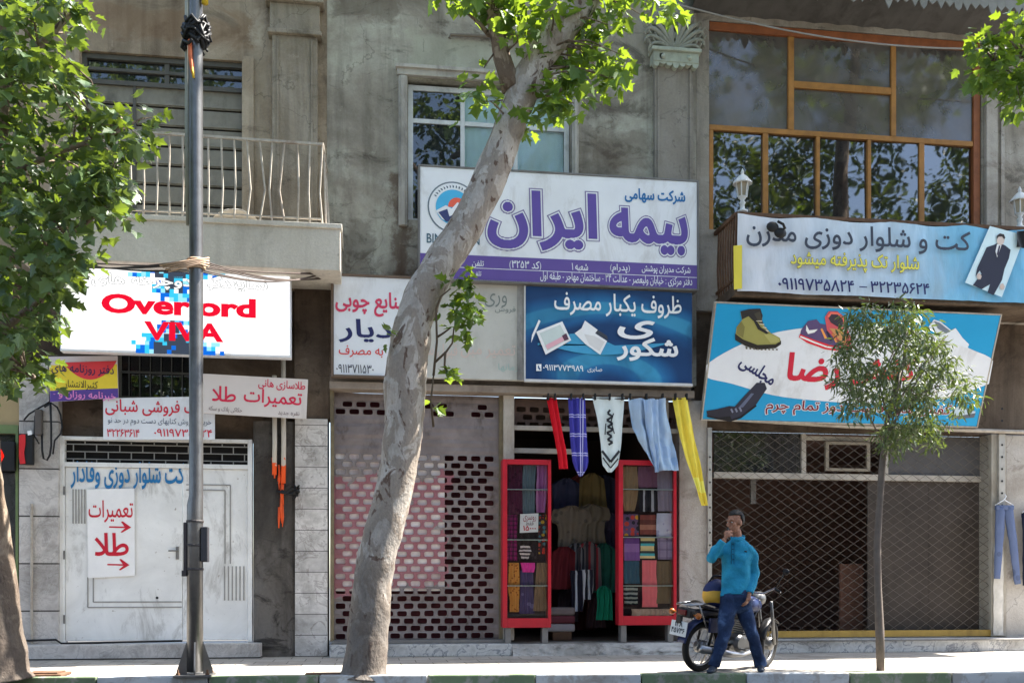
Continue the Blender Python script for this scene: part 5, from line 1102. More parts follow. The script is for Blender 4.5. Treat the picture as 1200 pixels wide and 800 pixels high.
cabinet(589, 646, 538, 735, CY1, "narrow red display case with a price card beside the roller shutter", (573, 632, 686)); cabinet(725, 793, 539, 732, CY1+.02, "wider red display case of folded scarves in front of the plaster pier", (573, 629, 686))
G1, G2 = "scarves shown in the case with the price card", "scarves shown in the case by the pier"
yc = CY1+.1
_sr = random.Random(17)
def sc(rows, m, label, g, folds=2, amp=.016, dy=0, seed=0):
    full = [rows[0]]
    for a, b_ in zip(rows, rows[1:]): full += [((a[0]+b_[0])/2, (a[1]+b_[1])/2+_sr.uniform(-.9, .9), (a[2]+b_[2])/2+_sr.uniform(-.9, .9)), (b_[0]+_sr.uniform(-2.5, .5), b_[1]+_sr.uniform(-1, .6), b_[2]+_sr.uniform(-.6, 1))]
    rows = full; folds = folds+_sr.choice((0, 1)); cloth("scarf", rows, yc+dy, m, label, "scarf", g, folds, amp, .014, seed)
sc([(543, 595, 612), (602, 595, 612)], pat('print', (92, 40, 66), (70, 28, 50), sc=.7), "plain maroon scarf hanging in the top corner of the narrow case", G1)
sc([(543, 613, 628), (603, 612, 627)], pat('plain', (112, 130, 138)), "grey blue scarf between the maroon and the pink ones", G1)
sc([(544, 629, 641), (570, 629, 640.5), (602, 628, 638)], pat('pin', (170, 104, 158), (186, 126, 172), (150, 88, 140)), "shiny pink violet scarf hanging at the top of the narrow case", G1)
sc([(603, 595, 607), (657, 595, 606)], pat('plaid', (150, 34, 108), (54, 22, 50), sc=.5), "magenta and black checked scarf in the narrow case", G1)
sc([(603, 608, 630), (657, 607, 630)], pat('print', (42, 32, 38), (60, 50, 56)), "near black scarf behind the white price card", G1, dy=.04)
sc([(603, 632, 641), (651, 631, 640)], pat('dots', (74, 50, 56), (210, 170, 60), (200, 70, 60), (90, 140, 150), sc=.6), "dark scarf with yellow, red and blue dots in the narrow case", G1)
sc([(659, 596, 608), (690, 596, 608.5), (718, 597.5, 608)], pat('print', (204, 142, 70), (150, 90, 40), sc=.4), "orange speckled scarf at the foot of the narrow case", G1)
sc([(659, 610, 627), (671, 612, 626)], pat('plain', (236, 70, 170)), "small hot pink scarf folded over the violet one", G1, dy=-.02)
sc([(668, 610, 625), (720, 608, 626)], pat('print', (84, 72, 112), (110, 100, 140), sc=1.2), "blue violet scarf under the hot pink one", G1)
sc([(659, 629, 641), (715, 625.5, 640)], pat('plain', (136, 112, 88)), "plain brown scarf at the foot of the narrow case", G1)
sc([(639, 610, 621), (647, 609, 622), (656, 611, 620)], pat('zebra', (60, 50, 54), (214, 204, 204), sc=.8), "dark scarf with a white ring pattern in the narrow case", G1, 1, dy=-.01)
sc([(546, 730, 746), (575, 730, 747), (600, 731, 744)], pat('plain', (164, 134, 100)), "tan scarf hanging at the top of the wider case", G2)
sc([(546, 748, 769), (573, 748, 769)], pat('plain', (140, 96, 116)), "mauve scarf over the black striped one", G2)
sc([(573, 748, 769), (600, 749, 769)], pat('pin', (40, 38, 44), (44, 40, 48), (190, 186, 190), (52, 48, 54), sc=.8), "black scarf with white upright stripes in the wider case", G2)
sc([(546, 770, 790), (601, 771, 791)], pat('plain', (160, 146, 158)), "pale lilac grey scarf in the top corner of the wider case", G2)
sc([(602, 731, 748), (628, 731, 749)], pat('dots', (112, 84, 120), (220, 160, 50), (206, 70, 60), (50, 46, 60), sc=.8), "violet scarf with big orange and red dots in the wider case", G2, 1)
sc([(603, 750, 768), (628, 750, 769)], pat('stripe', (140, 74, 66), (176, 120, 100), (110, 60, 54), sc=.7), "russet striped scarf in the wider case", G2, 1)
sc([(601, 770, 791), (628, 770, 791)], pat('print', (206, 206, 222), (170, 168, 196), (226, 226, 236), sc=.8), "white lace patterned scarf in the wider case", G2, 1)
sc([(630, 731, 749), (656, 731, 750)], pat('stripe', (128, 86, 150), (150, 108, 168), (106, 66, 132), sc=1.2), "violet scarf with pale stripes in the wider case", G2, 1)
sc([(630, 751, 768), (656, 751, 767)], pat('stripe', (226, 206, 150), (80, 180, 190), (66, 70, 70), (214, 196, 140), sc=.35), "turquoise and cream striped scarf in the wider case", G2, 1)
sc([(629, 770, 791), (656, 771, 790)], pat('tartan', (150, 136, 166), (76, 64, 96), sc=.5), "lilac checked scarf in the wider case", G2, 1)
sc([(657, 731, 749), (686, 731, 750)], pat('plain', (54, 92, 112)), "plain teal scarf in the wider case", G2)
sc([(686, 731, 748), (709, 732, 748)], pat('zebra', (36, 44, 48), (150, 156, 150)), "black and grey zebra scarf under the teal one", G2)
sc([(656, 752, 769), (690, 752, 769.5), (712, 752, 770)], pat('plain', (226, 116, 124)), "coral pink scarf at the foot of the wider case", G2)
sc([(657, 770, 788), (708, 769, 786)], pat('plain', (112, 96, 74)), "olive brown scarf at the foot of the wider case", G2)
cloth("lace_runner", [(713, 740, 786), (717, 741, 788), (723, 740, 786)], yc-.03, pat('plain', (176, 156, 140)), "beige frilled runner lying along the foot of the wider case", "runner", None, 9, .012)
S = thing("price_card", "white price card with red writing taped inside the narrow red case", "price card", P(620, 624, CY1+.03)); f = Face(S)
f.poly("card", [(609.5, 602), (631, 601), (630.5, 623), (609, 624)], ink(232, 230, 228), 0, thick=.006); f.text("روسری", 613, 604, 628, 611, ink(150, 50, 60), .01, .0); f.text("فقط", 616, 610, 625, 615, ink(90, 60, 70), .01, 0); f.text("۱۵۰۰۰", 613, 615.5, 628, 621.5, ink(190, 30, 50), .01, .02)
# ================================================================== scarves on the line under the beam
hy = -.34
mb = MB(); a, b_ = P(636, 464, hy), P(812, 467, hy); mb.tube([a.lerp(b_, t/10)+Vector((0, 0, -.02*math.sin(math.pi*t/10))) for t in range(11)], .007, 6)
tag(build("hanging_line", mb, M_black, None, True), "thin dark line under the beam that carries the scarves over the shop door", "line")
GL = "cloths hanging on the line over the shop door"
cloth("hanging_cloth", [(466, 640, 652), (500, 647, 658), (530, 653, 664), (549, 655, 666)], hy, pat('plain', (196, 30, 44)), "narrow plain red cloth hanging aslant over the shop door", "cloth", GL, 2, .02)
cloth("hanging_cloth", [(466, 666, 686), (510, 668, 688), (540, 671, 690), (549, 674, 688), (558, 679, 682)], hy, pat('tartan', (64, 62, 150), (196, 196, 226), sc=1.1), "dark blue tartan cloth with white lines on the line", "cloth", GL, 3, .02)
wsc = cloth("hanging_cloth", [(465, 694, 732), (490, 700, 730), (520, 704, 728), (535, 705, 726), (545, 706, 724), (553, 712, 717)], hy, pat('plain', (206, 216, 216)), "white scarf with black writing and black chevrons on the line", "cloth", GL, 2, .012, cr=1.2)
S = wsc; mb = MB(); M0 = WORLD[wsc]
def band(pts, w_):
    ps = [P(u, v, hy-.04) for u, v in pts]
    for i in range(len(ps)-1):
        d = (ps[i+1]-ps[i]).normalized(); n = Vector((-d.z, 0, d.x))*w_/2; mb.add([ps[i]-n, ps[i+1]-n, ps[i+1]+n, ps[i]+n], [(0, 1, 2, 3)])
band([(705.5, 528), (715.5, 541), (726, 528)], .035); band([(706.5, 536), (715.5, 548), (724.5, 537)], .018)
q_ = [(715, 480), (712, 484), (718, 488), (711, 492), (718, 496), (712, 500), (719, 503), (711, 507), (717, 511), (712, 515), (718, 518), (713, 521)]
band(q_, .03); band([(719, 484), (716, 494), (720, 508)], .016); band([(710, 496), (709, 509)], .016); build("black_print", mb, ink(40, 42, 48), wsc, fix=False)
cloth("hanging_cloth", [(467, 735, 779), (482, 738, 781), (500, 742, 786), (515, 748, 789), (527, 755, 792), (538, 760, 794), (551, 768, 796)], hy-.02, pat('print', (162, 184, 208), (146, 170, 200), sc=3), "big faded pale blue cloth gathered on the line", "cloth", GL, 3, .035, wob=3, cr=1.8)
cloth("hanging_cloth", [(468, 753, 771), (500, 757, 772), (530, 763, 774), (553, 768, 772)], hy-.07, pat('plain', (168, 190, 216)), "pale blue cloth end hanging in front of the gathered one", "cloth", GL, 2, .03, cr=1.6)
cloth("hanging_cloth", [(466, 788, 806), (500, 794, 812), (530, 801, 818), (560, 811, 823), (592, 822, 829)], hy, pat('print', (230, 208, 84), (240, 224, 120), sc=3), "long yellow scarf hanging down in front of the plaster pier", "cloth", GL, 2, .022, wob=2, cr=1.6)
mb = MB()
for u in (642, 650, 669, 683, 697, 714, 729, 738, 757, 776, 791, 804): p = P(u, 465.5, hy); tag(build("clothes_peg", MB().box(p.x-.01, p.x+.01, hy-.05, hy+.02, p.z-.04, p.z+.05, .003), M_black), "small black peg clipped on the line over the shop door", "peg", "pegs on the cloth line")
# ================================================================== garments inside the shop
def garment(u, v0, v1, wd, Y, mat, label, kind, seed=0):
    """a garment on its hanger, in folds; rows run from the neck to the hem"""
    w = wd/.0128/2; h = v1-v0; g = "garments hanging in the dark shop"
    if kind == 'shirt': rows = [(0, .2), (.05, .45), (.1, .98), (.3, 1.1), (.42, 1.05), (.46, .8), (.7, .76), (1, .82)]
    elif kind == 'trousers': rows = [(0, .7), (.1, .76), (.5, .66), (1, .56)]
    else: rows = [(0, .25), (.06, .55), (.14, .82), (.5, .86), (1, .98)]
    cloth("garment", [(v0+h*t, u-w*k+math.sin(t*5+u)*.8, u+w*k+math.cos(t*4+u)*.8) for t, k in rows], Y, mat, label, "garment", g, 3, .028, .03, int(u), 1.5)
for a in ((664, 560, 610, .5, 1.5, pat('plain', (70, 74, 100)), "slate blue coat hanging high at the side of the dark shop", 'coat'), (681, 556, 605, .5, 1.6, pat('plain', (120, 60, 62)), "dull red coat hanging high in the middle of the dark shop", 'coat'),
          (694, 554, 602, .45, 1.5, pat('plain', (128, 112, 74)), "mustard coat hanging high in the dark shop", 'coat'), (707, 556, 604, .5, 1.7, pat('plain', (60, 64, 84)), "dark navy coat hanging high beside the wider case", 'coat'),
          (670, 592, 640, .55, 1.2, pat('print', (130, 120, 106), (104, 98, 90)), "beige patterned shirt hanging in the middle of the shop", 'shirt'), (692, 590, 636, .55, 1.25, pat('plain', (118, 110, 96)), "greyish brown shirt beside the beige patterned one", 'shirt'),
          (660, 640, 690, .42, 1.0, pat('plain', (110, 44, 50)), "wine red skirt hanging behind the narrow red case", 'coat'), (675, 636, 690, .4, 1.1, pat('pin', (56, 58, 66), (120, 120, 124)), "dark pinstriped skirt hanging in the shop", 'coat'), (690, 634, 692, .4, 1.1, pat('pin', (150, 60, 66), (110, 106, 106), (66, 60, 64)), "red and grey striped skirt hanging in the shop", 'coat'), (708, 636, 694, .4, 1.15, pat('plain', (40, 92, 80)), "dark green skirt hanging by the wider case", 'coat'),
          (677, 668, 716, .3, .8, pat('pin', (40, 40, 50), (46, 46, 58), (200, 204, 210)), "black trousers with white side stripes low in the shop", 'trousers'), (689, 667, 702, .24, .82, pat('pin', (196, 200, 206), (50, 50, 60)), "white and black striped trousers low in the shop", 'trousers'),
          (708, 686, 726, .26, .7, pat('plain', (30, 130, 100)), "emerald green cloth hanging low beside the wider case", 'coat'), (698, 694, 735, .3, 1.2, pat('plain', (66, 50, 54)), "dark brown skirt hung low at the back of the shop", 'coat'), (655, 562, 612, .4, 2.2, pat('plain', (84, 60, 70)), "plum coat hanging deep behind the slate blue one", 'coat'), (686, 610, 662, .5, 1.9, pat('print', (92, 70, 58), (120, 96, 76)), "brown flowered dress hanging deep in the shop", 'coat'),
          (714, 600, 650, .4, 1.6, pat('pin', (70, 70, 92), (90, 86, 110)), "blue grey striped shirt hanging behind the wider case", 'shirt'), (665, 690, 728, .36, 1.6, pat('plain', (90, 84, 96)), "grey skirt hanging low behind the pile of folded cloths", 'coat'), (686, 700, 738, .34, 1.8, pat('plain', (74, 40, 44)), "oxblood skirt hanging lowest at the back of the shop", 'coat')): garment(*a)
for i, (c, lb) in enumerate((((120, 110, 108), "grey folded cloth, topmost of the pile inside the shop door"), ((96, 52, 60), "wine folded cloth in the middle of the pile inside the door"), ((150, 146, 150), "light folded cloth at the bottom of the pile inside the door"))):
    p = P(656, 0, .55); z0 = .17+.36-i*.12; mb = MB(); mb.box(p.x-.24, p.x+.2, .4, .75, z0, z0+.115, .03); tag(build("folded_cloth", mb, pat('plain', c), None, True), lb, "cloth", "folded cloths in a pile")
mb = MB(); mb.box(X_(650, .5)-.05, X_(668, .5), .38, .8, .169, .289, .01); tag(build("low_stand", mb, plain("stand_wood", lin(90, 66, 50), .7)), "low brown stand under the folded cloths inside the shop", "stand")
# ================================================================== trousers hanging by the end pier
def jeans(u, v0, v1, wu, Y, col, label, spread):
    rows = None; S = thing("hanging_jeans", label, "jeans", P(u, v1, Y), "jeans hung out by the end pier"); L = []
    zt, zb = Z_(u, v0, Y), Z_(u, v1, Y); x = X_(u, Y); sx = wu*.0118
    m = pat('print', col, tuple(int(q*.85) for q in col), sc=2)
    mb = MB()
    for sgn in (-1, 1):
        pts = []; 
        for i in range(15):
            t = i/14; pts.append((x+sgn*(sx*.22+spread*t*(1.2 if sgn > 0 else .35)), Y-.012*math.sin(t*5), zt-(zt-zb)*t*(1 if sgn > 0 else .93)))
        r = [sx*(.27-.1*(i/14)) for i in range(15)]
        q = MB(); q.tube(pts, r, 14, True, .25)
        for v in q.v: v.y = Y+(v.y-Y)*.4; v += Vector((1, .7, 0))*.016*noise.noise(v*7)+Vector((.6, .6, 0))*.008*math.sin(v.z*34+v.x*25)
        mb.add(q.v, q.f)
    mb.box(x-sx*.48, x+sx*.48, Y-.03, Y+.03, zt-.04, zt+.03, .012); build("trouser_legs", mb, m, S, True)
    mb = MB(); mb.tube([(x-sx*.5, Y, zt+.03), (x-.02, Y, zt+.1), (x, Y, zt+.12), (x+.03, Y, zt+.16), (x+.01, Y, zt+.19)], .008, 6); mb.tube([(x+sx*.5, Y, zt+.03), (x+.02, Y, zt+.1), (x, Y, zt+.12)], .008, 6); build("hanger", mb, M_white, S, True)
jeans(1177, 594, 684, 25, -.12, (92, 104, 134), "faded blue jeans on a white hanger against the end pier", .13); jeans(1207, 603, 692, 22, -.12, (36, 42, 60), "dark navy trousers hanging at the edge beside the faded jeans", .03)
# ================================================================== oddments
mb = MB(); xx = X_(998, .9); mb.box(X_(985, .9), X_(1012, .9), .9, .96, .194, Z_(998, 660, .9), .006); tag(build("brown_board", mb, plain("brown_ply", lin(128, 92, 76), .7, 0, .2, 3, .1, .2)), "reddish brown board standing upright behind the lattice gate", "board")
mb = MB(); mb.grid(lambda a, c: (X_(250, -.5)+(X_(306, -.5)-X_(250, -.5))*a, -.5-.25*math.sin(c*math.pi), zs1+.01+.19*math.sin(math.pi*a)**.6*(math.sin(c*math.pi))+.02*noise.noise(Vector((a*5, c*5, 0)))), 20, 10)
tag(build("plastic_sack", mb, plain("sack_grey", lin(176, 172, 164), .5, 0, .15, 4, .2), None, True), "pale slumped plastic sack lying on the balcony behind the rail", "sack")
mb = MB(); mb.box(X_(30, -2.7), X_(78, -2.7), -2.9, -2.5, .003, .035, .01); mb.box(X_(36, -2.7), X_(72, -2.7), -2.85, -2.55, .0355, .05, .01); tag(build("iron_cover", mb, M_rust), "rusty iron cover lying on the pavement by the thick trunk", "cover")
mb = MB(); mb.box(X_(358, -2.95), X_(402, -2.95), -3.05, -2.85, .002, .02, .006); tag(build("iron_strip", mb, M_rust), "thin rusty iron strip on the pavement at the foot of the plane tree", "strip")
# ================================================================== trees
BARK = None
def bark(name, base, patchy, dark, k=1.0):
    s = N(name); co = s.coord(scale=(1, 1, .6)); n = s.noise(co, 4.5, 8, .6, .6); v = s.n("ShaderNodeTexVoronoi"); s.l(s.coord(scale=(1, 1, .55)), v.inputs[0]); v.inputs["Scale"].default_value = 7; v.feature = 'F1'
    col = s.ramp(n, [(.3, lin(*[q*.84 for q in base])), (.5, lin(*base)), (.72, lin(*[min(255, q*1.12) for q in base]))])
    n2 = s.noise(co, 5.0, 6, .6, .7); col = s.mix(s.ramp(n2, [(.47, BK), (.50, (.8*k,)*3)]), col, lin(*patchy))      # flaking plates
    n3 = s.noise(co, 4.6, 5, .58, .9); col = s.mix(s.ramp(n3, [(.60, BK), (.635, (.85*k,)*3)]), col, lin(*dark)); n6 = s.noise(co, 11, 4, .5, .5); col = s.mix(s.ramp(n6, [(.64, BK), (.67, (.8*k,)*3)]), col, lin(*dark))
    sp = s.n("ShaderNodeSeparateXYZ"); s.l(s.coord(), sp.inputs[0]); lo = s.ramp(s.math('ADD', s.math('MULTIPLY', sp.outputs[2], .42), s.math('MULTIPLY', s.math('SUBTRACT', n, .5), .9)), [(.2, (.75,)*3), (.75, BK)])
    col = s.mix(lo, col, lin(92, 84, 78)); col = s.mix(.45, col, s.ramp(s.noise(co, 45, 5, .7), [(.3, (.45,)*3), (.7, WH)]), 'MULTIPLY')
    b = s.math('ADD', s.math('MULTIPLY', n2, 1.5), s.noise(co, 28, 5)); s.bsdf(col, .85, 0, b, .7, .02, .2); return s.m
M_bark = bark("plane_bark", (178, 170, 160), (144, 132, 119), (88, 64, 52)); M_bark2 = bark("dull_bark", (138, 124, 108), (104, 88, 74), (70, 54, 44)); M_twig = plain("twig_bark", lin(92, 78, 62), .9, 0, .3, 9, .3)
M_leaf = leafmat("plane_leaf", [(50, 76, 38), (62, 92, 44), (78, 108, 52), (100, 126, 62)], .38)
M_leafd = leafmat("shaded_plane_leaf", [(50, 70, 46), (62, 84, 52), (78, 100, 62), (102, 122, 80)], .22)  # crown shade put into this leaf copy: muted colours, little translucency
M_leafs = leafmat("sapling_leaf", [(56, 68, 48), (68, 82, 56), (82, 96, 66), (106, 118, 88)], .14)
M_leafo = leafmat("far_plane_leaf", [(30, 46, 26), (38, 58, 30), (46, 68, 34)], .15)  # plane leaf colours darkened, with the backlit shade put into them
HALF = [(.10, -.06), (.30, .0), (.52, .22), (.30, .27), (.40, .44), (.60, .60), (.32, .58), (.20, .74)]
HALFS = [(.10, .18), (.13, .42), (.09, .72)]
def add_leaf(mb, p, d, nrm, size, half=HALF, fold=.25):
    d = d.normalized(); r = d.cross(nrm)
    if r.length < 1e-4: r = d.orthogonal()
    r.normalize(); n = r.cross(d)
    pt = lambda x, y: p+(d*y+r*x+n*(fold*abs(x)-.12*y*y))*size
    k = len(half); vs = [pt(0, 0)]+[pt(x, y) for x, y in half]+[pt(0, 1)]+[pt(-x, y) for x, y in reversed(half)]
    mb.add(vs, [tuple(range(k+2)), (0, *range(k+1, 2*k+2))])
def spray(mb, tw, c, rad, n, size, rr, half=HALF, droop=.5):
    """a twig end with its leaves round it"""
    ax = Vector((rr.uniform(-1, 1), rr.uniform(-1, 1), rr.uniform(-.6, .6))).normalized()
    for _ in range(n):
        o = Vector((rr.gauss(0, 1), rr.gauss(0, 1), rr.gauss(0, .8)))*rad*.55
        d = (o.normalized()*.8+ax*.5+Vector((rr.uniform(-.6, .6), rr.uniform(-.6, .6), -droop*rr.uniform(.2, 1.6))))
        nr = Vector((rr.uniform(-.8, .8), rr.uniform(-.8, .8), 1.0)); add_leaf(mb, c+o, d, nr, size*rr.uniform(.6, 1.2), half, rr.uniform(.05, .45))
def inpoly(u, v, poly):
    r = False; j = len(poly)-1
    for i in range(len(poly)):
        (a, b), (c, d) = poly[i], poly[j]
        if (b > v) != (d > v) and u < (c-a)*(v-b)/(d-b)+a: r = not r
        j = i
    return r
def fill(mb, tw, polys, nper, ydeep, rad, nl, size, rr, limb, half=HALF):
    for poly, cnt in zip(polys, nper):
        us = [q[0] for q in poly]; vs = [q[1] for q in poly]; k = 0
        while k < cnt:
            u, v = rr.uniform(min(us), max(us)), rr.uniform(min(vs), max(vs))
            if not inpoly(u, v, poly): continue
            k += 1; c = P(u, v, rr.uniform(*ydeep)); spray(mb, tw, c, rad*rr.uniform(.7, 1.25), max(3, int(nl*rr.uniform(.6, 1.4))), size, rr, half)
            if limb and rr.random() < .35:
                a = min(limb, key=lambda q: (q-c).length+abs(q.z-c.z)*.3); m = a.lerp(c, .55)+Vector((rr.uniform(-.1, .1), 0, .12*(a-c).length)); tw.tube([a, m, c], [.016, .010, .004], 5)
def ellip(mb, c, r, n, rad, nl, size, rr, half=HALF, hollow=.5, keep=None):
    k = 0
    while k < n:
        q = Vector((rr.uniform(-1, 1), rr.uniform(-1, 1), rr.uniform(-1, 1)))
        if not hollow < q.length+.25*noise.noise(q*2.2) < 1: continue
        p = Vector((c[0]+q.x*r[0], c[1]+q.y*r[1], c[2]+q.z*r[2])); k += 1
        if keep and not keep(p): continue
        spray(mb, None, p, rad, nl, size, rr, half)
def project(p):
    d = p-CAM; t = d.x*_s+d.y*_c; return 600+F*(d.x*_c-d.y*_s)/t, V0-F*d.z/t
def out_of_view(p, m=14):
    if p.y < YC+1: return True
    u, v = project(p); return v < -m or u < -m or u > 1200+m
# --- the leaning plane tree
TY = -3.0
prof = [(795, 398, 455), (787, 401, 453.5), (765, 405, 454), (740, 407, 455), (710, 411, 458), (680, 414, 460), (655, 418, 465), (632, 424, 470), (595, 434, 479), (560, 443, 487), (530, 447, 491), (500, 450, 496), (470, 451, 498), (450, 450, 499), (430, 452, 501), (405, 456, 504), (380, 461, 507), (350, 470, 518), (320, 486, 533), (295, 502, 550), (270, 521, 567), (236, 540, 583), (203, 555, 598), (170, 569, 609), (135, 584, 621), (101, 595, 634), (68, 612, 651), (34, 634, 681), (0, 661, 705), (-40, 692, 732), (-90, 728, 764), (-150, 770, 802)]
pts, rad = [], []
for v, a, b in prof: p, q = P(a, v, TY), P(b, v, TY); pts.append((p+q)/2); rad.append((q-p).length/2)
for i in range(len(pts)):                              # square the section to the lean
    d = pts[min(i+1, len(pts)-1)]-pts[max(i-1, 0)]; rad[i] *= abs(d.normalized().z)
pts[0].z = min(pts[0].z, -.02); rad[0] *= 1.08
T = thing("plane_tree", "thick leaning plane tree with mottled pale bark rising across the shop signs", "tree", (pts[1].x, TY, 0))
fine, fr_ = [], []
for i in range(len(pts)-1):
    for k in range(4): t = k/4; fine.append(pts[i].lerp(pts[i+1], t)); fr_.append(rad[i]*(1-t)+rad[i+1]*t)
fine.append(pts[-1]); fr_.append(rad[-1])
mb = MB(); n_ = 40; mb.tube(fine, fr_, n_, True)
for q in mb.v: q += Vector((1, .6, 0))*(.018*noise.noise(q*5)+.012*noise.noise(q*14)); q.y += .0
build("trunk", mb, M_bark, T, True)
br = [P(601, 104, TY), P(594, 85, TY-.02), P(588, 66, TY-.05), P(584, 45, TY-.08), P(578, 22, TY-.1), P(570, -5, TY-.12), P(552, -70, TY-.3), P(520, -150, TY-.6)]
mb = MB(); mb.tube(br, [.13, .10, .095, .085, .08, .075, .06, .04], 14, True, .2); mb.tube([P(583, 44, TY), P(572, 40, TY), P(562, 28, TY-.1), P(548, 16, TY-.2)], [.04, .03, .022, .012], 8); mb.tube([P(581, 60, TY-.05), P(572, 72, TY-.1), P(567, 80, TY-.1)], [.012, .008, .004], 6)
mb.tube([P(668, 20, TY), P(664, 0, TY), P(660, -40, TY+.1), P(640, -140, TY+.2)], [.08, .07, .06, .03], 12)
mb.tube([P(800, -150, TY), P(850, -260, TY-.2), P(880, -380, TY-.4)], [.17, .12, .06], 12); mb.tube([P(770, -120, TY), P(700, -260, TY-1), P(640, -360, TY-2)], [.12, .08, .05], 12)
tops = [Vector(q) for q in br]+fine[70:]
limb_mb = mb
lf, tw = MB(), MB(); rr = random.Random(31)
fill(lf, tw, [[(500, -20), (600, -20), (600, 14), (556, 12), (505, 6)], [(575, -10), (665, -20), (655, 12), (625, 36), (610, 52), (590, 40)], [(680, -20), (790, -20), (806, 14), (772, 24), (742, 26), (720, 12), (690, 20)], [(664, 36), (700, 14), (732, 34), (712, 62), (690, 62)], [(650, 62), (700, 54), (738, 60), (716, 98), (690, 100), (664, 84)], [(636, 92), (664, 76), (700, 96), (694, 122), (668, 130), (640, 124)], [(716, 76), (738, 78), (736, 92), (718, 92)], [(612, 134), (634, 132), (632, 156), (610, 150)], [(548, 102), (566, 104), (578, 122), (570, 138), (556, 122)], [(638, 118), (660, 122), (654, 140), (636, 134)]],
     [20, 26, 22, 9, 14, 12, 2, 3, 5, 3], (-3.5, -2.7), .16, 6, .15, rr, tops)
# suckers from the trunk
sh_ = MB()
for q in ([(508, 440), (512, 400), (511, 362), (516, 348), (528, 338)], [(509, 425), (523, 412), (530, 402), (532, 384)], [(508, 500), (505, 470), (508, 440)], [(512, 395), (520, 390), (528, 384)], [(522, 412), (521, 428), (523, 438)]):
    sh_.tube([P(u, v, TY-.22) for u, v in q], [.014*(1-.6*i/len(q)) for i in range(len(q))], 6)
fill(lf, tw, [[(520, 340), (544, 332), (560, 360), (560, 384), (545, 398), (530, 390), (534, 370), (520, 356)], [(534, 318), (552, 318), (552, 340), (536, 342)], [(522, 430), (540, 430), (540, 442), (524, 440)], [(452, 392), (459, 390), (460, 400)], [(500, 464), (508, 470), (506, 486)]], [20, 7, 3, 1, 1], (-3.35, -3.05), .1, 5, .125, rr, None)
build("shoot", sh_, M_twig, T, True)
ellip(lf, (1.2, -5.2, 12.2), (4.2, 2.6, 2.4), 210, .3, 8, .2, rr, hollow=.3, keep=out_of_view)
build("crown", lf, M_leaf, T, fix=False); limb_mb.add(tw.v, tw.f); build("limb", limb_mb, M_bark2, T, True)
# --- the tree at the edge with the big dark crown
T2y = -3.15
prof = [(806, -34, 40), (790, -32, 35), (760, -33, 29), (720, -34, 24), (680, -36, 18), (630, -38, 11), (580, -40, 5), (520, -43, -2), (450, -46, -6), (380, -46, -8), (300, -42, -6), (220, -34, 2), (160, -28, 8), (100, -22, 13), (50, -16, 17), (0, -12, 20), (-60, -6, 26), (-160, 6, 36)]
pts, rad = [], []
for v, a, b in prof: p, q = P(a, v, T2y), P(b, v, T2y); pts.append((p+q)/2); rad.append((q-p).length/2)
pts[0].z = -.02
T = thing("street_tree", "bent street tree at the edge with a dense dark leafy crown over the balcony", "tree", (pts[1].x, T2y, 0))
fine, fr_ = [], []
for i in range(len(pts)-1):
    for k in range(4): t = k/4; fine.append(pts[i].lerp(pts[i+1], t)); fr_.append(rad[i]*(1-t)+rad[i+1]*t)
mb = MB(); mb.tube(fine, fr_, 32)
for q in mb.v: q += Vector((1, .6, 0))*(.025*noise.noise(q*5)+.012*noise.noise(q*14))
build("trunk", mb, M_bark2, T, True)
mb = MB(); lim = []
for q in ([(-20, 240), (20, 200), (60, 180), (110, 165), (150, 150)], [(-22, 330), (15, 300), (55, 290), (100, 262), (130, 240)], [(-24, 400), (10, 380), (36, 360), (70, 330)], [(0, 100), (30, 70), (60, 40), (90, 10)], [(-24, 380), (0, 410), (22, 430), (40, 442)]):
    ps = [P(u, v, T2y-.1*i) for i, (u, v) in enumerate(q)]; mb.tube(ps, [.06, .045, .035, .022, .01][:len(ps)], 8); lim += [ps[i].lerp(ps[i+1], t) for i in range(len(ps)-1) for t in (0, .5)]
limb_mb = mb
lf, tw = MB(), MB(); rr = random.Random(77)
fill(lf, tw, [[(-20, -10), (60, -10), (104, 4), (102, 26), (70, 40), (60, 70), (-20, 70)], [(-20, 60), (70, 60), (98, 110), (100, 140), (80, 150), (-20, 150)], [(-20, 140), (110, 150), (134, 128), (146, 150), (180, 136), (168, 182), (140, 176), (150, 220), (110, 250), (-20, 260)], [(-20, 240), (130, 215), (165, 236), (150, 258), (120, 262), (148, 290), (110, 306), (-20, 310)], [(-20, 300), (100, 300), (96, 330), (60, 350), (66, 378), (40, 384), (-20, 384)], [(-20, 380), (56, 376), (60, 396), (34, 404), (54, 424), (50, 444), (30, 440), (16, 420), (-20, 440)], [(-20, 430), (12, 430), (20, 446), (-10, 456)]],
     [30, 40, 70, 48, 34, 24, 6], (-4.3, -2.4), .18, 11, .135, rr, lim)
ellip(lf, (-5.6, -4.2, 9.5), (3.0, 2.4, 4.5), 170, .3, 8, .2, rr, hollow=.3, keep=out_of_view)
build("crown", lf, M_leafd, T, fix=False); limb_mb.add(tw.v, tw.f); build("limb", limb_mb, M_bark2, T, True)
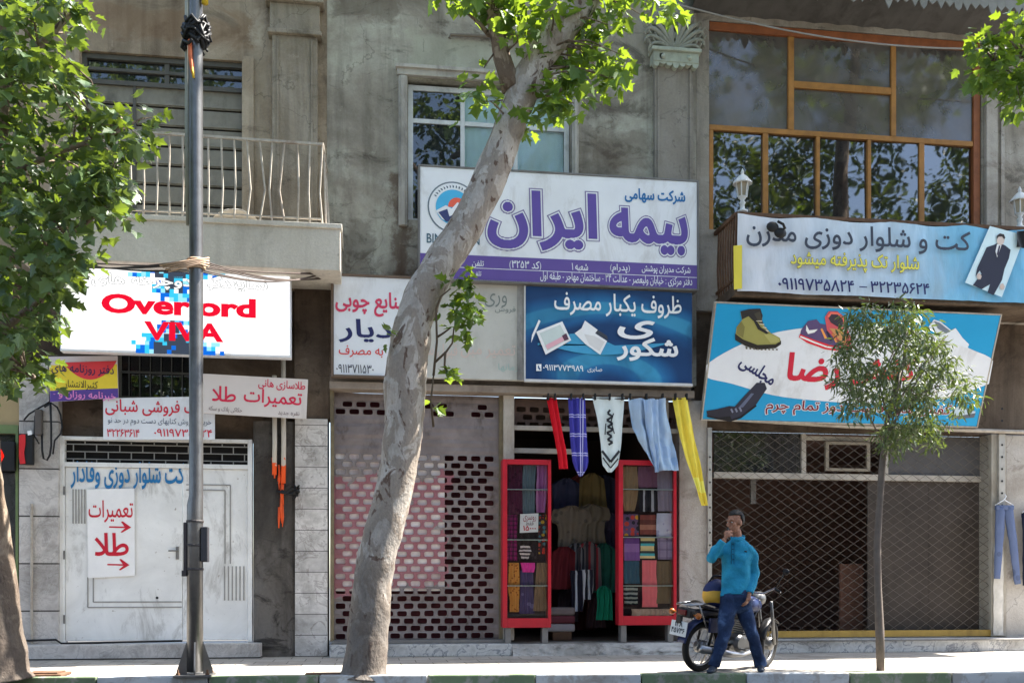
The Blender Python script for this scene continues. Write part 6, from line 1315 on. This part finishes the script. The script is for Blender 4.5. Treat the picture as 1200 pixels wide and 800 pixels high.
# --- the slim sapling in front of the shoe shop
SY = -3.28; pts = [P(u, v, SY) for u, v in ((1032, 790), (1031, 740), (1029, 690), (1028, 640), (1030, 600), (1033, 560), (1036, 520), (1040, 490), (1050, 455), (1060, 420), (1066, 385))]; pts[0].z = 0
T = thing("sapling", "slim young sapling with a small fine leaved crown before the shoe sign", "tree", pts[0])
mb = MB(); mb.tube(pts, [.05, .047, .043, .04, .036, .034, .032, .028, .022, .016, .008], 10, True, .25); rr = random.Random(15); ends = []
for i in range(26):
    a = pts[rr.randint(6, 10)]; u, v = rr.gauss(1068, 34), rr.gauss(438, 36); e = P(u, v, SY+rr.uniform(-.6, .6)); mb.tube([a, a.lerp(e, .5)+Vector((0, 0, .06)), e], [.014, .009, .004], 5); ends.append(e)
build("trunk", mb, plain("sapling_bark", lin(104, 94, 86), .85, 0, .25, 12, .4, .3), T, True)
lf = MB(); k = 0
poly = [(1000, 372), (1022, 358), (1046, 362), (1060, 352), (1082, 360), (1092, 384), (1108, 400), (1130, 412), (1128, 432), (1150, 446), (1140, 458), (1160, 468), (1132, 476), (1128, 492), (1108, 498), (1112, 514), (1094, 532), (1070, 516), (1062, 540), (1040, 528), (1024, 500), (1000, 486), (986, 470), (1000, 456), (978, 452), (996, 436), (968, 420), (992, 414), (990, 396)]
while k < 520:
    u, v = rr.uniform(965, 1162), rr.uniform(350, 542)
    if not inpoly(u, v, poly): continue
    e = ((u-1066)/95)**2+((v-440)/95)**2
    if rr.random() < .12*e or noise.noise(Vector((u*.04, v*.04, 2))) > .26: continue
    k += 1; c = P(u-7, v, SY+rr.uniform(-.75, .75)*max(.15, 1-e)**.5); spray(lf, None, c, .10, 12, .09, rr, HALFS, .6)
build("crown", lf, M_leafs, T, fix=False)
# --- the tree whose bough comes in at the top corner
T = thing("street_tree", "street tree beyond the edge reaching one bright leafy bough in at the top corner", "tree", (X_(1345, -3.6), -3.6, 0)); bx = X_(1345, -3.6)
mb = MB(); tr_ = [Vector((bx+.1*math.sin(z*.6), -3.6+.04*z*.3, z)) for z in (0, .8, 2, 3.5, 5, 6.5, 8, 10, 12)]; mb.tube(tr_, [.26, .22, .2, .19, .18, .17, .15, .1, .05], 16, True, .2); build("trunk", mb, M_bark2, T, True)
mb = MB(); bo = [tr_[5]+Vector((0, 0, .4)), P(1290, 60, -3.5), P(1240, 62, -3.4), P(1200, 66, -3.3), P(1165, 72, -3.25)]; mb.tube(bo, [.09, .06, .04, .028, .012], 8)
for q in ([(1200, 66), (1180, 44), (1162, 40)], [(1220, 64), (1190, 95), (1170, 110)]): mb.tube([P(u, v, -3.3) for u, v in q], [.018, .012, .006], 6)
limb_mb = mb
lf, tw = MB(), MB(); rr = random.Random(5)
fill(lf, tw, [[(1180, 12), (1215, 10), (1215, 60), (1176, 60), (1160, 36)], [(1146, 30), (1180, 34), (1190, 90), (1170, 108), (1150, 96), (1136, 80), (1150, 64)], [(1165, 80), (1215, 70), (1215, 124), (1185, 128)]], [16, 30, 24], (-3.7, -3.0), .16, 6, .13, rr, bo)
ellip(lf, (9.2, -4.4, 12.4), (3.4, 2.2, 2.4), 260, .32, 9, .22, rr, hollow=.1, keep=out_of_view)
build("crown", lf, M_leaf, T, fix=False); limb_mb.add(tw.v, tw.f); build("limb", limb_mb, M_bark2, T, True)
# --- plane trees along the far pavement, seen in the window glass
rr = random.Random(99)
BLOCK = [(.3, .1), (.45, .5), (.25, .85)]
labs = ["tall plane tree across the street that the upper windows mirror", "broad plane tree across the street facing the insurance sign", "tall plane tree across the street facing the balcony", "young plane tree across the street facing the tailor banner", "old plane tree across the street beyond the corner shop", "plane tree across the street beyond the end pier", "tall plane tree across the street set back from the others", "farther plane tree across the street past the end pier"]
for i, (x, y, h) in enumerate(((6.5, -19.2, 20), (1, -19.6, 19), (-5, -19.4, 19), (11.5, -19.2, 21), (-11, -19.5, 18), (17, -19.4, 20), (14.6, -21, 21), (21, -19.6, 20))):
    T = thing("plane_tree", labs[i], "tree", (x, y, 0), "plane trees across the street")
    mb = MB(); mb.tube([(x, y, 0), (x+.1, y, 2), (x+.2, y+.1, 4.5), (x+.1, y, h*.6)], [.3, .24, .2, .1], 12, True, .2)
    for k in range(6): a = k*1.05+i; mb.tube([(x+.2, y+.1, 4+k*.5), (x+1.3*math.cos(a), y+1.3*math.sin(a), 6+k*.6), (x+2.4*math.cos(a), y+2*math.sin(a), 8+k*.5)], [.12, .08, .03], 8)
    build("trunk", mb, M_bark, T, True)
    lf = MB()
    for k in range(9): a = k*.9+i; ellip(lf, (x+2.0*math.cos(a)*(k > 0), y+1.3*math.sin(a)*(k > 0), h*.34+k*h*.075), (1.9, 1.5, 1.5), 46, .42, 13, .2, rr, BLOCK, .2)
    build("crown", lf, M_leafo, T, fix=False)
mb = MB(); mb.box(-30, 34, -34, -25, 0, 7.5); H = thing("opposite_terrace", "plain terrace of houses across the street", "building", (2, -25, 0)); build("wall", mb, M_wallC, H)
mb = MB(); mb.box(-30.4, 34.4, -34.4, -24.6, 7.505, 7.75); build("unseen_roof", mb, M_conc, H)
for i in range(16): mb = MB(); x = -27+i*3.8; mb.box(x, x+1.6, -24.99, -24.9, 4.4, 6.3); build("window", mb, M_gl, H)
# ================================================================== the man on the telephone
def evald(o):
    bpy.context.view_layer.update(); me = bpy.data.meshes.new_from_object(o.evaluated_get(bpy.context.evaluated_depsgraph_get())); return me
def skin(joints, edges, root=0, sub=2):
    """joints: (point, radius) or (point, (rx, ry)); a continuous skinned surface as a mesh"""
    me = bpy.data.meshes.new("skin"); me.from_pydata([tuple(j[0]) for j in joints], edges, []); o = bpy.data.objects.new("skin", me); COL.objects.link(o)
    m = o.modifiers.new("s", 'SKIN'); m.use_smooth_shade = True; m.branch_smoothing = .6
    if not me.skin_vertices: 
        bpy.context.view_layer.objects.active = o; bpy.ops.mesh.customdata_skin_add()
    for i, j in enumerate(joints):
        r = j[1]; me.skin_vertices[0].data[i].radius = r if isinstance(r, tuple) else (r, r); me.skin_vertices[0].data[i].use_root = (i == root)
    if sub: ss = o.modifiers.new("u", 'SUBSURF'); ss.levels = sub; ss.render_levels = sub
    out = evald(o); bpy.data.objects.remove(o); return out
def union(meshes, voxel, smooth=2):
    """several closed surfaces melted into one continuous surface"""
    mb = MB()
    for m in meshes:
        if isinstance(m, MB): mb.add(m.v, m.f)
        else: mb.add([v.co.copy() for v in m.vertices], [tuple(p.vertices) for p in m.polygons])
    me = bpy.data.meshes.new("u"); me.from_pydata(mb.v, [], mb.f); o = bpy.data.objects.new("u", me); COL.objects.link(o)
    bm = bmesh.new(); bm.from_mesh(me); bmesh.ops.recalc_face_normals(bm, faces=bm.faces); bm.to_mesh(me); bm.free()
    r = o.modifiers.new("r", 'REMESH'); r.mode = 'VOXEL'; r.voxel_size = voxel; r.use_smooth_shade = True
    if smooth: s = o.modifiers.new("s", 'SMOOTH'); s.iterations = smooth; s.factor = .5
    out = evald(o); bpy.data.objects.remove(o); b = MB(); b.add([v.co.copy() for v in out.vertices], [tuple(p.vertices) for p in out.polygons]); return b
MY = -3.36
def B(u, v, dy=0.0):
    p = P(u, v, MY); return Vector((p.x, MY+dy, p.z))
man = thing("person", "man in a turquoise shirt and jeans standing by the motorbike, phone at his face", "person", (B(862, 789).x, MY, 0))
SKN = plain("skin", lin(150, 106, 84), .55, 0, .1, 20, .1)
hd = B(860.5, 612, -.02)                              # head centre
fd = Vector((-.90, -.44, -.06)).normalized(); fs = fd.cross(Vector((0, 0, 1))).normalized(); fu = fs.cross(fd)
def H(f_, s_, u_): return hd+fd*f_+fs*s_+fu*u_
def oval(c, rx, ry, rz, nu=18, nv=12):
    q = MB().ball((0, 0, 0), 1, nu, nv); q.v = [c+fs*v.x*rx+fd*v.y*ry+fu*v.z*rz for v in q.v]; return q
head = [oval(H(-.012, 0, .028), .076, .094, .092), oval(H(.022, 0, -.05), .056, .066, .075), oval(H(.05, 0, -.095), .03, .032, .026), oval(H(.092, 0, -.012), .013, .022, .03), oval(H(.1, 0, -.03), .018, .016, .013), oval(H(.08, 0, .028), .056, .016, .014),
        oval(H(-.005, .078, -.01), .012, .024, .034), oval(H(-.005, -.078, -.01), .012, .024, .034), oval(H(.083, 0, -.064), .026, .011, .007), oval(H(.08, 0, -.076), .022, .011, .008), oval(H(.06, .045, -.02), .022, .022, .018), oval(H(.06, -.045, -.02), .022, .022, .018)]
nk = B(866, 630, .01); chest = B(864, 650, .0); waist = B(863, 684, .0); pel = B(862, 702, 0)
shL, elL, wrL = B(844, 641.5, .06), B(829.5, 655, -.08), B(844, 631, -.17)
shR, elR, wrR = B(878, 641.5, -.05), B(883.5, 673, -.03), B(872, 697, -.14)
hpL, knL, anL = B(854, 706, -.01), B(845, 745, -.07), B(835.5, 780, -.02)
hpR, knR, anR = B(870, 706, .01), B(880, 744, -.04), B(894, 780, .06)
J = [(pel, .09), (waist, .09), (chest, .1), (B(865, 634.5, .01), .075), (B(864, 626, .0), (.058, .058)), (hd+Vector((0, 0, -.05)), (.058, .058)),
     (shL, .05), (elL, .042), (wrL, .031), (shR, .05), (elR, .042), (wrR, .031), (hpL, .07), (knL, .056), (anL, .042), (hpR, .07), (knR, .056), (anR, .042)]
def loft(rows, turn=-.5, n=28):
    """closed body section by section: (u, v, half width, half depth, dy)"""
    mb = MB(); vs = []; fs = []; c, s_ = math.cos(turn), math.sin(turn)
    for u, v, a, b, dy in rows:
        o = B(u, v, dy)
        for k in range(n):
            t = 2*math.pi*k/n; ex = math.copysign(abs(math.cos(t))**.85, math.cos(t))*a; ey = math.copysign(abs(math.sin(t))**.85, math.sin(t))*b; vs.append(o+Vector((ex*c-ey*s_, ex*s_+ey*c, 0)))
    for i in range(len(rows)-1):
        for k in range(n): fs.append((i*n+k, i*n+(k+1) % n, (i+1)*n+(k+1) % n, (i+1)*n+k))
    fs += [tuple(range(n)), tuple(range((len(rows)-1)*n, len(rows)*n))]; return mb.add(vs, fs)
E_ = [(0, 1), (1, 2), (2, 3), (3, 4), (4, 5), (2, 6), (6, 7), (7, 8), (2, 9), (9, 10), (10, 11), (0, 12), (12, 13), (13, 14), (0, 15), (15, 16), (16, 17)]
def hand(w_, dirp, palmn, side, curl, spread=.02):
    """palm, four unequal bent fingers and a thumb from the side of the palm"""
    d = dirp.normalized(); n = (palmn-d*palmn.dot(d)).normalized(); s_ = d.cross(n)*side; out = []
    out.append(skin([(w_-d*.02, (.026, .02)), (w_+d*.03, (.036, .018)), (w_+d*.075, (.040, .016))], [(0, 1), (1, 2)], 0, 1))
    for k, (L_, off) in enumerate(((.066, -.030), (.078, -.010), (.073, .010), (.056, .029))):
        a = w_+d*.055+s_*off; p = [a]; ang = 0; q = a
        for j, f_ in enumerate((.52, .45, .38)):
            ang += curl*(.8 if j == 0 else 1.0); q = q+(d*math.cos(ang)+n*math.sin(ang)+s_*off*spread*8)*L_*f_; p.append(q)
        p[0] = a-d*.02; out.append(skin([(p[0], .0105), (a, .0105), (p[1], .0098), (p[2], .0088), (p[3], .0075)], [(0, 1), (1, 2), (2, 3), (3, 4)], 0, 1))
    t0 = w_+d*.015-s_*.026; t1 = t0-s_*.022+d*.03+n*.014; t2 = t1+d*.028+n*.022+s_*.004; out.append(skin([(t0, .013), (t1, .0118), (t2, .009)], [(0, 1), (1, 2)], 0, 1)); return out
hL = hand(wrL, Vector((.35, .1, 1)), Vector((.8, .75, -.2)), 1, .62); hR = hand(wrR, Vector((-.25, -.15, -1)), Vector((-.7, .5, .1)), -1, .42)
trunk_ = loft([(862, 712, .12, .09, 0), (862, 700, .145, .1, 0), (862, 680, .14, .096, 0), (863, 660, .15, .1, 0), (864, 645, .16, .095, 0), (864.5, 637, .13, .08, .01), (864.5, 632, .07, .06, .01)])
bodym = union([skin(J, E_), trunk_]+head+hL+hR, .0062, 1)
build("body", bodym, SKN, man, True)
# eyes and mouth sit on the face
mb = MB()
for s_ in (-.031, .031):
    q = oval(H(.084, s_, .004), .014, .008, .008, 10, 8); mb.add(q.v, q.f)
build("eye", mb, plain("eye_white", lin(200, 194, 188), .3), man, True)
mb = MB()
for s_ in (-.031, .031):
    q = oval(H(.0915, s_, .004), .0065, .004, .0065, 10, 8); mb.add(q.v, q.f)
    q = oval(H(.0925, s_, .029), .018, .006, .004, 10, 6); mb.add(q.v, q.f)
q = oval(H(.091, 0, -.070), .022, .004, .0022, 10, 6); mb.add(q.v, q.f)
HAIRM = plain("black_hair", (.012, .011, .010, 1), .55, 0, .3, 60, .6)
build("brow_and_lips", mb, HAIRM, man, True)
hair = MB(); rr = random.Random(3)
q = MB().ball((0, 0, 0), 1, 40, 26)
keep = {}
for i, v in enumerate(q.v):
    bump = 1+.05*noise.noise(v*6)+.03*noise.noise(v*19); keep[i] = H(-.018, 0, .034)+fs*v.x*.088*bump+fd*v.y*.106*bump+fu*v.z*.108*bump
fc = [f_ for f_ in q.f if all((q.v[i].z > -.02+.42*max(0, q.v[i].y)**.6 if q.v[i].y > -.1 else q.v[i].z > -.62) and not (q.v[i].y > .1 and q.v[i].z < .42) for i in f_)]
hair.add([keep[i] for i in range(len(q.v))], fc); ho = build("hair", hair, HAIRM, man, True); sm = ho.modifiers.new("thick", 'SOLIDIFY'); sm.thickness = .014; sm.offset = -1
# shirt
def wr(mb, amp, fr_):
    for i, v in enumerate(mb.v): mb.v[i] = v+Vector((noise.noise(v*fr_), noise.noise(v*fr_+Vector((9, 0, 0))), .4*noise.noise(v*fr_+Vector((0, 9, 0)))))*amp+Vector((1, .4, 0))*amp*.5*math.sin(v.z*38+v.x*14+2*noise.noise(v*4))*max(0, noise.noise(v*5)+.3)
    return mb
JS = [(B(862.5, 698.5, 0), (.185, .132)), (waist, (.178, .128)), (B(863.5, 666), (.178, .13)), (chest, (.186, .13)), (B(865, 636, .01), (.115, .088)), (B(865, 629.5, .005), (.069, .069)),
      (shL+Vector((.035, .02, -.035)), .078), (shL.lerp(elL, .3), .07), (elL, .057), (elL.lerp(wrL, .5), .049), (elL.lerp(wrL, .86), .042), (shR+Vector((-.04, -.01, -.035)), .078), (shR.lerp(elR, .35), .066), (elR, .056), (elR.lerp(wrR, .5), .048), (elR.lerp(wrR, .9), .042)]
ES = [(0, 1), (1, 2), (2, 3), (3, 4), (4, 5), (3, 6), (6, 7), (7, 8), (8, 9), (9, 10), (3, 11), (11, 12), (12, 13), (13, 14), (14, 15)]
def limb_(js):
    mb = MB(); pts, rs = [], []
    for i in range(len(js)-1):
        for k in range(6): t = k/6; pts.append(Vector(js[i][0]).lerp(Vector(js[i+1][0]), t)); rs.append(js[i][1]*(1-t)+js[i+1][1]*t)
    pts.append(Vector(js[-1][0])); rs.append(js[-1][1])
    for _ in range(2): pts = [pts[0]]+[(pts[i-1]+pts[i]*2+pts[i+1])/4 for i in range(1, len(pts)-1)]+[pts[-1]]
    mb.tube(pts, rs, 18); mb.ball(pts[0], rs[0], 16, 10); return mb
arm = lambda ids: limb_([JS[i] for i in ids])
torso = loft([(861.5, 698, .164, .124, 0), (861.5, 690, .16, .12, 0), (862, 678, .153, .114, 0), (863, 662, .162, .118, 0), (863.5, 650, .174, .122, 0), (864, 643, .176, .112, .005), (864.5, 638.5, .155, .098, .01), (865, 635, .12, .084, .01), (864.5, 632, .08, .073, .005), (864, 628.5, .064, .064, 0)])
shirt = wr(union([torso, arm((6, 7, 8, 9, 10)), arm((11, 12, 13, 14, 15))], .008, 2), .017, 8)
s = N("turquoise_shirt"); co = s.coord(); n = s.noise(co, 7, 5); col = s.ramp(n, [(.3, lin(30, 118, 150)), (.7, lin(44, 146, 178))]); s.bsdf(col, .75, 0, s.noise(co, 22, 6), .45, .02, .2)
build("shirt", shirt, s.m, man, True)
mb = MB(); c0 = B(864.5, 629.5, .0); mb.torus((0, 0, 0), .07, .012, 'z', 24, 8)
for i, v in enumerate(mb.v): mb.v[i] = c0+Vector((v.x, v.y*1.0, v.z*1.3+.4*v.y+.12*v.x))
build("collar", mb, s.m, man, True)
mb = MB(); mb.box(B(857, 660).x, B(858.4, 660).x, MY-.149, MY-.14, B(858, 690).z, B(858, 640).z); mb.box(B(871, 645).x, B(874.5, 645).x, MY-.152, MY-.142, B(871, 647).z, B(871, 643).z)
from mathutils.bvhtree import BVHTree
bv = BVHTree.FromPolygons(shirt.v, shirt.f)
def on_shirt(u, v, out=.003):
    d = ray(u, v).normalized(); h = bv.ray_cast(CAM, d); return h[0]+h[1]*out if h[0] is not None else B(u, v, -.12)
dk = plain("shirt_seam", lin(20, 92, 120), .8)
mb = MB(); mb.tube([on_shirt(857.5-.03*k, 634+k*2.2) for k in range(13)], .0045, 6); mb.tube([on_shirt(860.5-.03*k, 634+k*2.2) for k in range(13)], .003, 6); build("placket", mb, dk, man, True)
mb = MB()
for k in range(4): mb.ball(on_shirt(859, 637+k*6, .004), .006, 8, 6)
build("buttons", mb, plain("button_dark", lin(24, 50, 66), .3), man, True)
mb = MB(); mb.tube([on_shirt(872.5+.8*k, 646-.6*(k % 2)) for k in range(4)], .007, 6); build("chest_emblem", mb, M_black, man, True)
mb = MB(); mb.tube([on_shirt(849+k*2.0, 695.6) for k in range(13)], .004, 6); build("hem_seam", mb, dk, man, True)
# jeans
JT = [(pel+Vector((0, 0, .02)), (.168, .118)), (B(862, 707), (.15, .112)), (hpL+Vector((.01, 0, .03)), .1), (hpL.lerp(knL, .5), .088), (knL, .07), (knL.lerp(anL, .5), .064), (anL+Vector((0, 0, .0)), .062), (hpR+Vector((-.01, 0, .03)), .1), (hpR.lerp(knR, .5), .088), (knR, .07), (knR.lerp(anR, .5), .064), (anR, .062)]
ET = [(0, 1), (1, 2), (2, 3), (3, 4), (4, 5), (5, 6), (1, 7), (7, 8), (8, 9), (9, 10), (10, 11)]
leg = lambda ids: limb_([JT[i] for i in ids])
hips = loft([(862, 690, .15, .112, 0), (862, 700, .166, .122, .005), (862.5, 708, .17, .124, .01), (863, 714, .14, .11, .01), (863.5, 718, .08, .08, .01)])
tr = wr(union([hips, leg((2, 3, 4, 5, 6)), leg((7, 8, 9, 10, 11))], .008, 2), .018, 9)
s = N("blue_jeans"); co = s.coord(); n = s.noise(co, 5, 6, .6, .3); col = s.ramp(n, [(.35, lin(28, 38, 60)), (.55, lin(42, 58, 88)), (.72, lin(82, 104, 138))]); s.bsdf(col, .85, 0, s.noise(co, 30, 6), .5, .015, .15)
build("jeans", tr, s.m, man, True)
for an, dx in ((anL, Vector((-.55, -.8, 0))), (anR, Vector((-.35, -.9, 0)))):
    d = dx.normalized(); q = d.cross(Vector((0, 0, 1))); b0_ = Vector((an.x, an.y, 0))
    m = skin([(b0_-d*.05+Vector((0, 0, .055)), (.045, .05)), (b0_+d*.06+Vector((0, 0, .05)), (.045, .042)), (b0_+d*.14+Vector((0, 0, .035)), (.046, .03)), (b0_+d*.19+Vector((0, 0, .03)), (.032, .022))], [(0, 1), (1, 2), (2, 3)], 0, 2); sh = MB(); sh.add([v.co for v in m.vertices], [tuple(p.vertices) for p in m.polygons])
    for v in sh.v: v.z = max(v.z, .004)
    build("shoe", sh, plain("dark_shoe", lin(46, 54, 66), .5), man, True)
ph = thing("mobile_phone", "small dark mobile phone held against the man's cheek", "phone", wrL); a = wrL+Vector((.035, .05, .045))
mb = MB(); mb.box(-.033, .033, -.005, .005, -.065, .065, .004); Mx = Matrix.Translation(a+Vector((.01, .0, .01))) @ Matrix.Rotation(R(50), 4, 'Z') @ Matrix.Rotation(R(25), 4, 'Y'); mb.v = [Mx @ v for v in mb.v]; build("phone_body", mb, M_black, ph)
# ================================================================== motorbike: local x forward, z up
def Bk(): 
    rp = P(819, 786, -3.12); ang = R(28)
    return thing("motorbike", "blue and black motorbike parked facing away on the pavement behind the man", "motorbike", (rp.x, -3.12, 0), None, Matrix.Rotation(ang, 4, 'Z') @ Matrix.Rotation(R(7), 4, 'X'))
bk = Bk(); RUB = plain("tyre_rubber", lin(34, 33, 32), .85, 0, .2, 20, .4); CHR = plain("chrome", lin(150, 150, 152), .3, .9, .1, 10, .05); ALU = plain("dull_alloy", lin(110, 110, 110), .4, .7, .15, 12, .2); BLU = plain("bike_blue", lin(30, 42, 80), .3, .1, .15, 6); DK = plain("bike_black", lin(26, 26, 28), .45)
WB = 1.13; RW = .285
def L_(name, mb, m, par=None, sm=False): return build(name, mb, m, par or bk, sm, local=True)
def wheel(x, steer=0.0, z=RW):
    Mt = Matrix.Translation((x, 0, z)) @ Matrix.Rotation(steer, 4, 'Z')
    def T_(mb): mb.v = [Mt @ v for v in mb.v]; return mb
    ty = L_("tyre", T_(MB().torus((0, 0, 0), RW-.038, .038, 'y', 40, 10)), RUB, None, True)
    L_("rim", T_(MB().torus((0, 0, 0), RW-.072, .016, 'y', 40, 8)), CHR, ty, True); mb = MB()
    for k in range(18):
        t = math.pi*2*k/18; mb.tube([(.035*math.cos(t+.5), .03*(-1)**k, .035*math.sin(t+.5)), ((RW-.075)*math.cos(t), 0, (RW-.075)*math.sin(t))], .0035, 5)
    L_("spokes", T_(mb), CHR, ty); L_("hub", T_(MB().lathe([(.03, -.07), (.075, -.05), (.075, .05), (.03, .07)], (0, 0, 0), 16, 'y')), ALU, ty, True)
wheel(0); wheel(WB, R(22))
def arcf(x, z, r, a0, a1, w_, steer=0):
    mb = MB(); Mt = Matrix.Translation((x, 0, z)) @ Matrix.Rotation(steer, 4, 'Z')
    mb.grid(lambda a, c: (r*math.cos(a0+(a1-a0)*a), w_*(c-.5)*2, (r-.02*abs(c-.5)*2-.0)*math.sin(a0+(a1-a0)*a)), 20, 4); n_ = len(mb.v); mb.v = [Mt @ v for v in mb.v]; return mb
fm = L_("rear_mudguard", arcf(0, RW, RW+.045, R(20), R(170), .065), BLU, None, True); fm.modifiers.new("t", 'SOLIDIFY').thickness = .006
fm = L_("front_mudguard", arcf(WB, RW, RW+.025, R(50), R(165), .05, R(22)), DK, None, True); fm.modifiers.new("t", 'SOLIDIFY').thickness = .006
mb = MB(); mb.tube([(.95, 0, .82), (.8, 0, .66), (.45, 0, .6), (.05, 0, .62)], .022, 8); mb.tube([(.93, 0, .78), (.72, 0, .42), (.68, 0, .25), (.4, 0, .24), (.36, 0, .58)], .02, 8)
for s_ in (-.09, .09): mb.tube([(.4, s_*.6, .3), (0, s_, RW)], .018, 8); mb.tube([(.02, s_, RW+.02), (.1, s_*1.05, .62)], .016, 8)
L_("frame", mb, DK, None, True)
mb = MB(); Ms = Matrix.Translation((WB, 0, RW)) @ Matrix.Rotation(R(22), 4, 'Z')
for s_ in (-.075, .075): mb.tube([Ms @ Vector((0, s_, 0)), Ms @ Vector((-.14, s_, .27)), Ms @ Vector((-.27, s_, .52))], [.024, .02, .017], 10)
L_("front_fork", mb, ALU, None, True)
mb = MB(); Mh = Matrix.Translation((.82, 0, .84)) @ Matrix.Rotation(R(22), 4, 'Z'); mb.tube([Mh @ Vector(q) for q in ((-.16, -.34, .1), (-.06, -.24, .13), (.0, -.1, .05), (0, .1, .05), (-.06, .24, .13), (-.16, .34, .1))], .012, 8)
hb = L_("handlebar", mb, CHR, None, True); mb = MB()
for s_ in (-1, 1): mb = MB(); mb.tube([Mh @ Vector((-.16, .34*s_, .1)), Mh @ Vector((-.1, .27*s_, .12))], .018, 8); L_("grip", mb, RUB, hb, True)
mb = MB()
for s_ in (-1, 1):
    mb.tube([Mh @ Vector((-.08, .25*s_, .12)), Mh @ Vector((-.06, .33*s_, .3))], .006, 6); c = Mh @ Vector((-.06, .35*s_, .33)); mb.ball(c, .05, 12, 8, (.4, 1, .75))
L_("mirror", mb, DK, hb, True)
mb = MB(); mb.lathe([(.02, -.09), (.07, -.04), (.085, .02), (.083, .04)], (0, 0, 0), 18, 'x'); mb.v = [Mh @ (v+Vector((.12, 0, -.03))) for v in mb.v]; L_("headlight", mb, ALU, None, True)
mb = MB(); mb.ball((.66, 0, .74), 1, 20, 12, (.26, .125, .12))
for v in mb.v: v.z = max(v.z, .67)
L_("fuel_tank", mb, BLU, None, True)
mb = MB(); mb.grid(lambda a, c: (.48-.62*a, (.13-.03*a)*math.sin((c-.5)*math.pi), .70+.05*math.cos((c-.5)*math.pi)+.06*a*a-.03*math.sin(a*math.pi)), 20, 12); mb.box(-.12, .46, -.1, .1, .64, .70, .02); L_("seat", mb, plain("seat_vinyl", lin(38, 38, 46), .4, 0, .15, 12, .2), None, True)
mb = MB(); mb.box(.42, .72, -.11, .11, .24, .4, .03)
for k in range(7): mb.box(.56-.0, .74, -.095, .095, .4+k*.026, .414+k*.026, .004)
mb.lathe([(.07, -.15), (.1, -.11), (.1, .11), (.07, .15)], (.5, 0, .32), 18, 'y'); L_("engine", mb, ALU)
mb = MB(); mb.tube([(.72, -.06, .45), (.82, -.1, .36), (.76, -.14, .24), (.5, -.17, .2), (.3, -.18, .22), (-.22, -.19, .3)], [.02, .02, .02, .024, .042, .046], 12); L_("exhaust", mb, CHR, None, True)
mb = MB()
for s_ in (-.1, .1):
    mb.tube([(.05, s_, .74), (-.12, s_, .78), (-.34, s_, .76)], .011, 8)
    mb.tube([(-.05, s_, .52), (-.2, s_, .77)], .01, 6)
for k in range(4): mb.tube([(-.1-.08*k, -.1, .78-.005*k), (-.1-.08*k, .1, .78-.005*k)], .009, 6)
L_("luggage_rack", mb, CHR, None, True)
mb = MB(); mb.box(-.34, -.24, -.11, .11, .62, .73, .03); tl = L_("tail_unit", mb, DK); mb = MB(); mb.box(-.36, -.335, -.06, .06, .65, .71, .008); L_("tail_lamp", mb, plain("tail_red", lin(96, 20, 20), .25), tl)
for s_ in (-1, 1): mb = MB(); mb.tube([(-.28, s_*.1, .66), (-.29, s_*.17, .66)], .01, 6); mb.ball((-.3, s_*.2, .66), .035, 12, 8); L_("indicator", mb, plain("amber", lin(150, 84, 34), .3), tl, True)
mb = MB(); mb.box(-.375, -.365, -.12, .12, .42, .58, .003); mb.v = [v+Vector((-.12*(.58-v.z), 0, 0)) for v in mb.v]; pl = L_("number_plate", mb, plain("plate_white", lin(196, 200, 200), .4, 0, .1, 10)); mb = MB(); mb.box(-.4, -.36, -.03, .03, .56, .64); L_("plate_bracket", mb, DK, pl)
S = Face(bk); mb = MB()
for txt_, zz, hh, w_ in (("۱۲۸", .545, .05, .12), ("۴۵۷۳۶", .48, .06, .2)):
    vs, fs_ = text_mesh(txt_, .02); xa, xb = min(q.x for q in vs), max(q.x for q in vs); ya, yb = min(q.y for q in vs), max(q.y for q in vs)
    mb.add([(-.377-.12*(.58-(zz+((q.y-ya)/(yb-ya)-.5)*hh))-.002, -((q.x-xa)/(xb-xa)-.5)*w_, zz+((q.y-ya)/(yb-ya)-.5)*hh) for q in vs], fs_)
build("plate_figures", mb, ink(40, 44, 52), pl, local=True, fix=False)
mb = MB(); mb.tube([(.3, .14, .24), (.34, .3, .02)], .012, 6); mb.tube([(.5, -.22, .26), (.5, .22, .26)], .012, 8); mb.tube([(.2, -.2, .3), (.2, .2, .3)], .012, 8); L_("footrest", mb, ALU)
mb = MB(); mb.box(-.02, .3, -.13, -.1, .46, .62, .02); mb.box(-.02, .3, .1, .13, .46, .62, .02); L_("side_cover", mb, BLU)
# bundle on the saddle
p = WORLD[bk] @ Vector((.2, 0, .72)); S = thing("saddle_bag", "bulging blue and yellow bag sitting on the motorbike saddle", "bag", p)
q = MB().ball((0, 0, .15), 1, 24, 16, (.17, .13, .17))
for i, v in enumerate(q.v): q.v[i] = Vector((v.x*(1+.12*noise.noise(v*9)), v.y*(1+.12*noise.noise(v*9+Vector((5, 0, 0)))), max(.0, v.z)+.01*noise.noise(v*14)))
q.mi = [1 if sum(q.v[i].z for i in f_)/len(f_) < .2+.06*sum(q.v[i].x for i in f_)/len(f_)*3 and sum(q.v[i].z for i in f_)/len(f_) > .06 else 0 for f_ in q.f]
q.v = [WORLD[S] @ v for v in q.v]; build("bag_body", q, [plain("bag_blue", lin(36, 44, 84), .6), plain("bag_yellow", lin(214, 164, 60), .6)], S, True)
mb = MB(); mb.tube([p+Vector(q_) for q_ in ((-.1, 0, .28), (-.05, -.02, .36), (.05, -.02, .36), (.1, 0, .28))], .012, 6); build("strap", mb, plain("bag_strap", lin(30, 30, 40), .7), S, True)
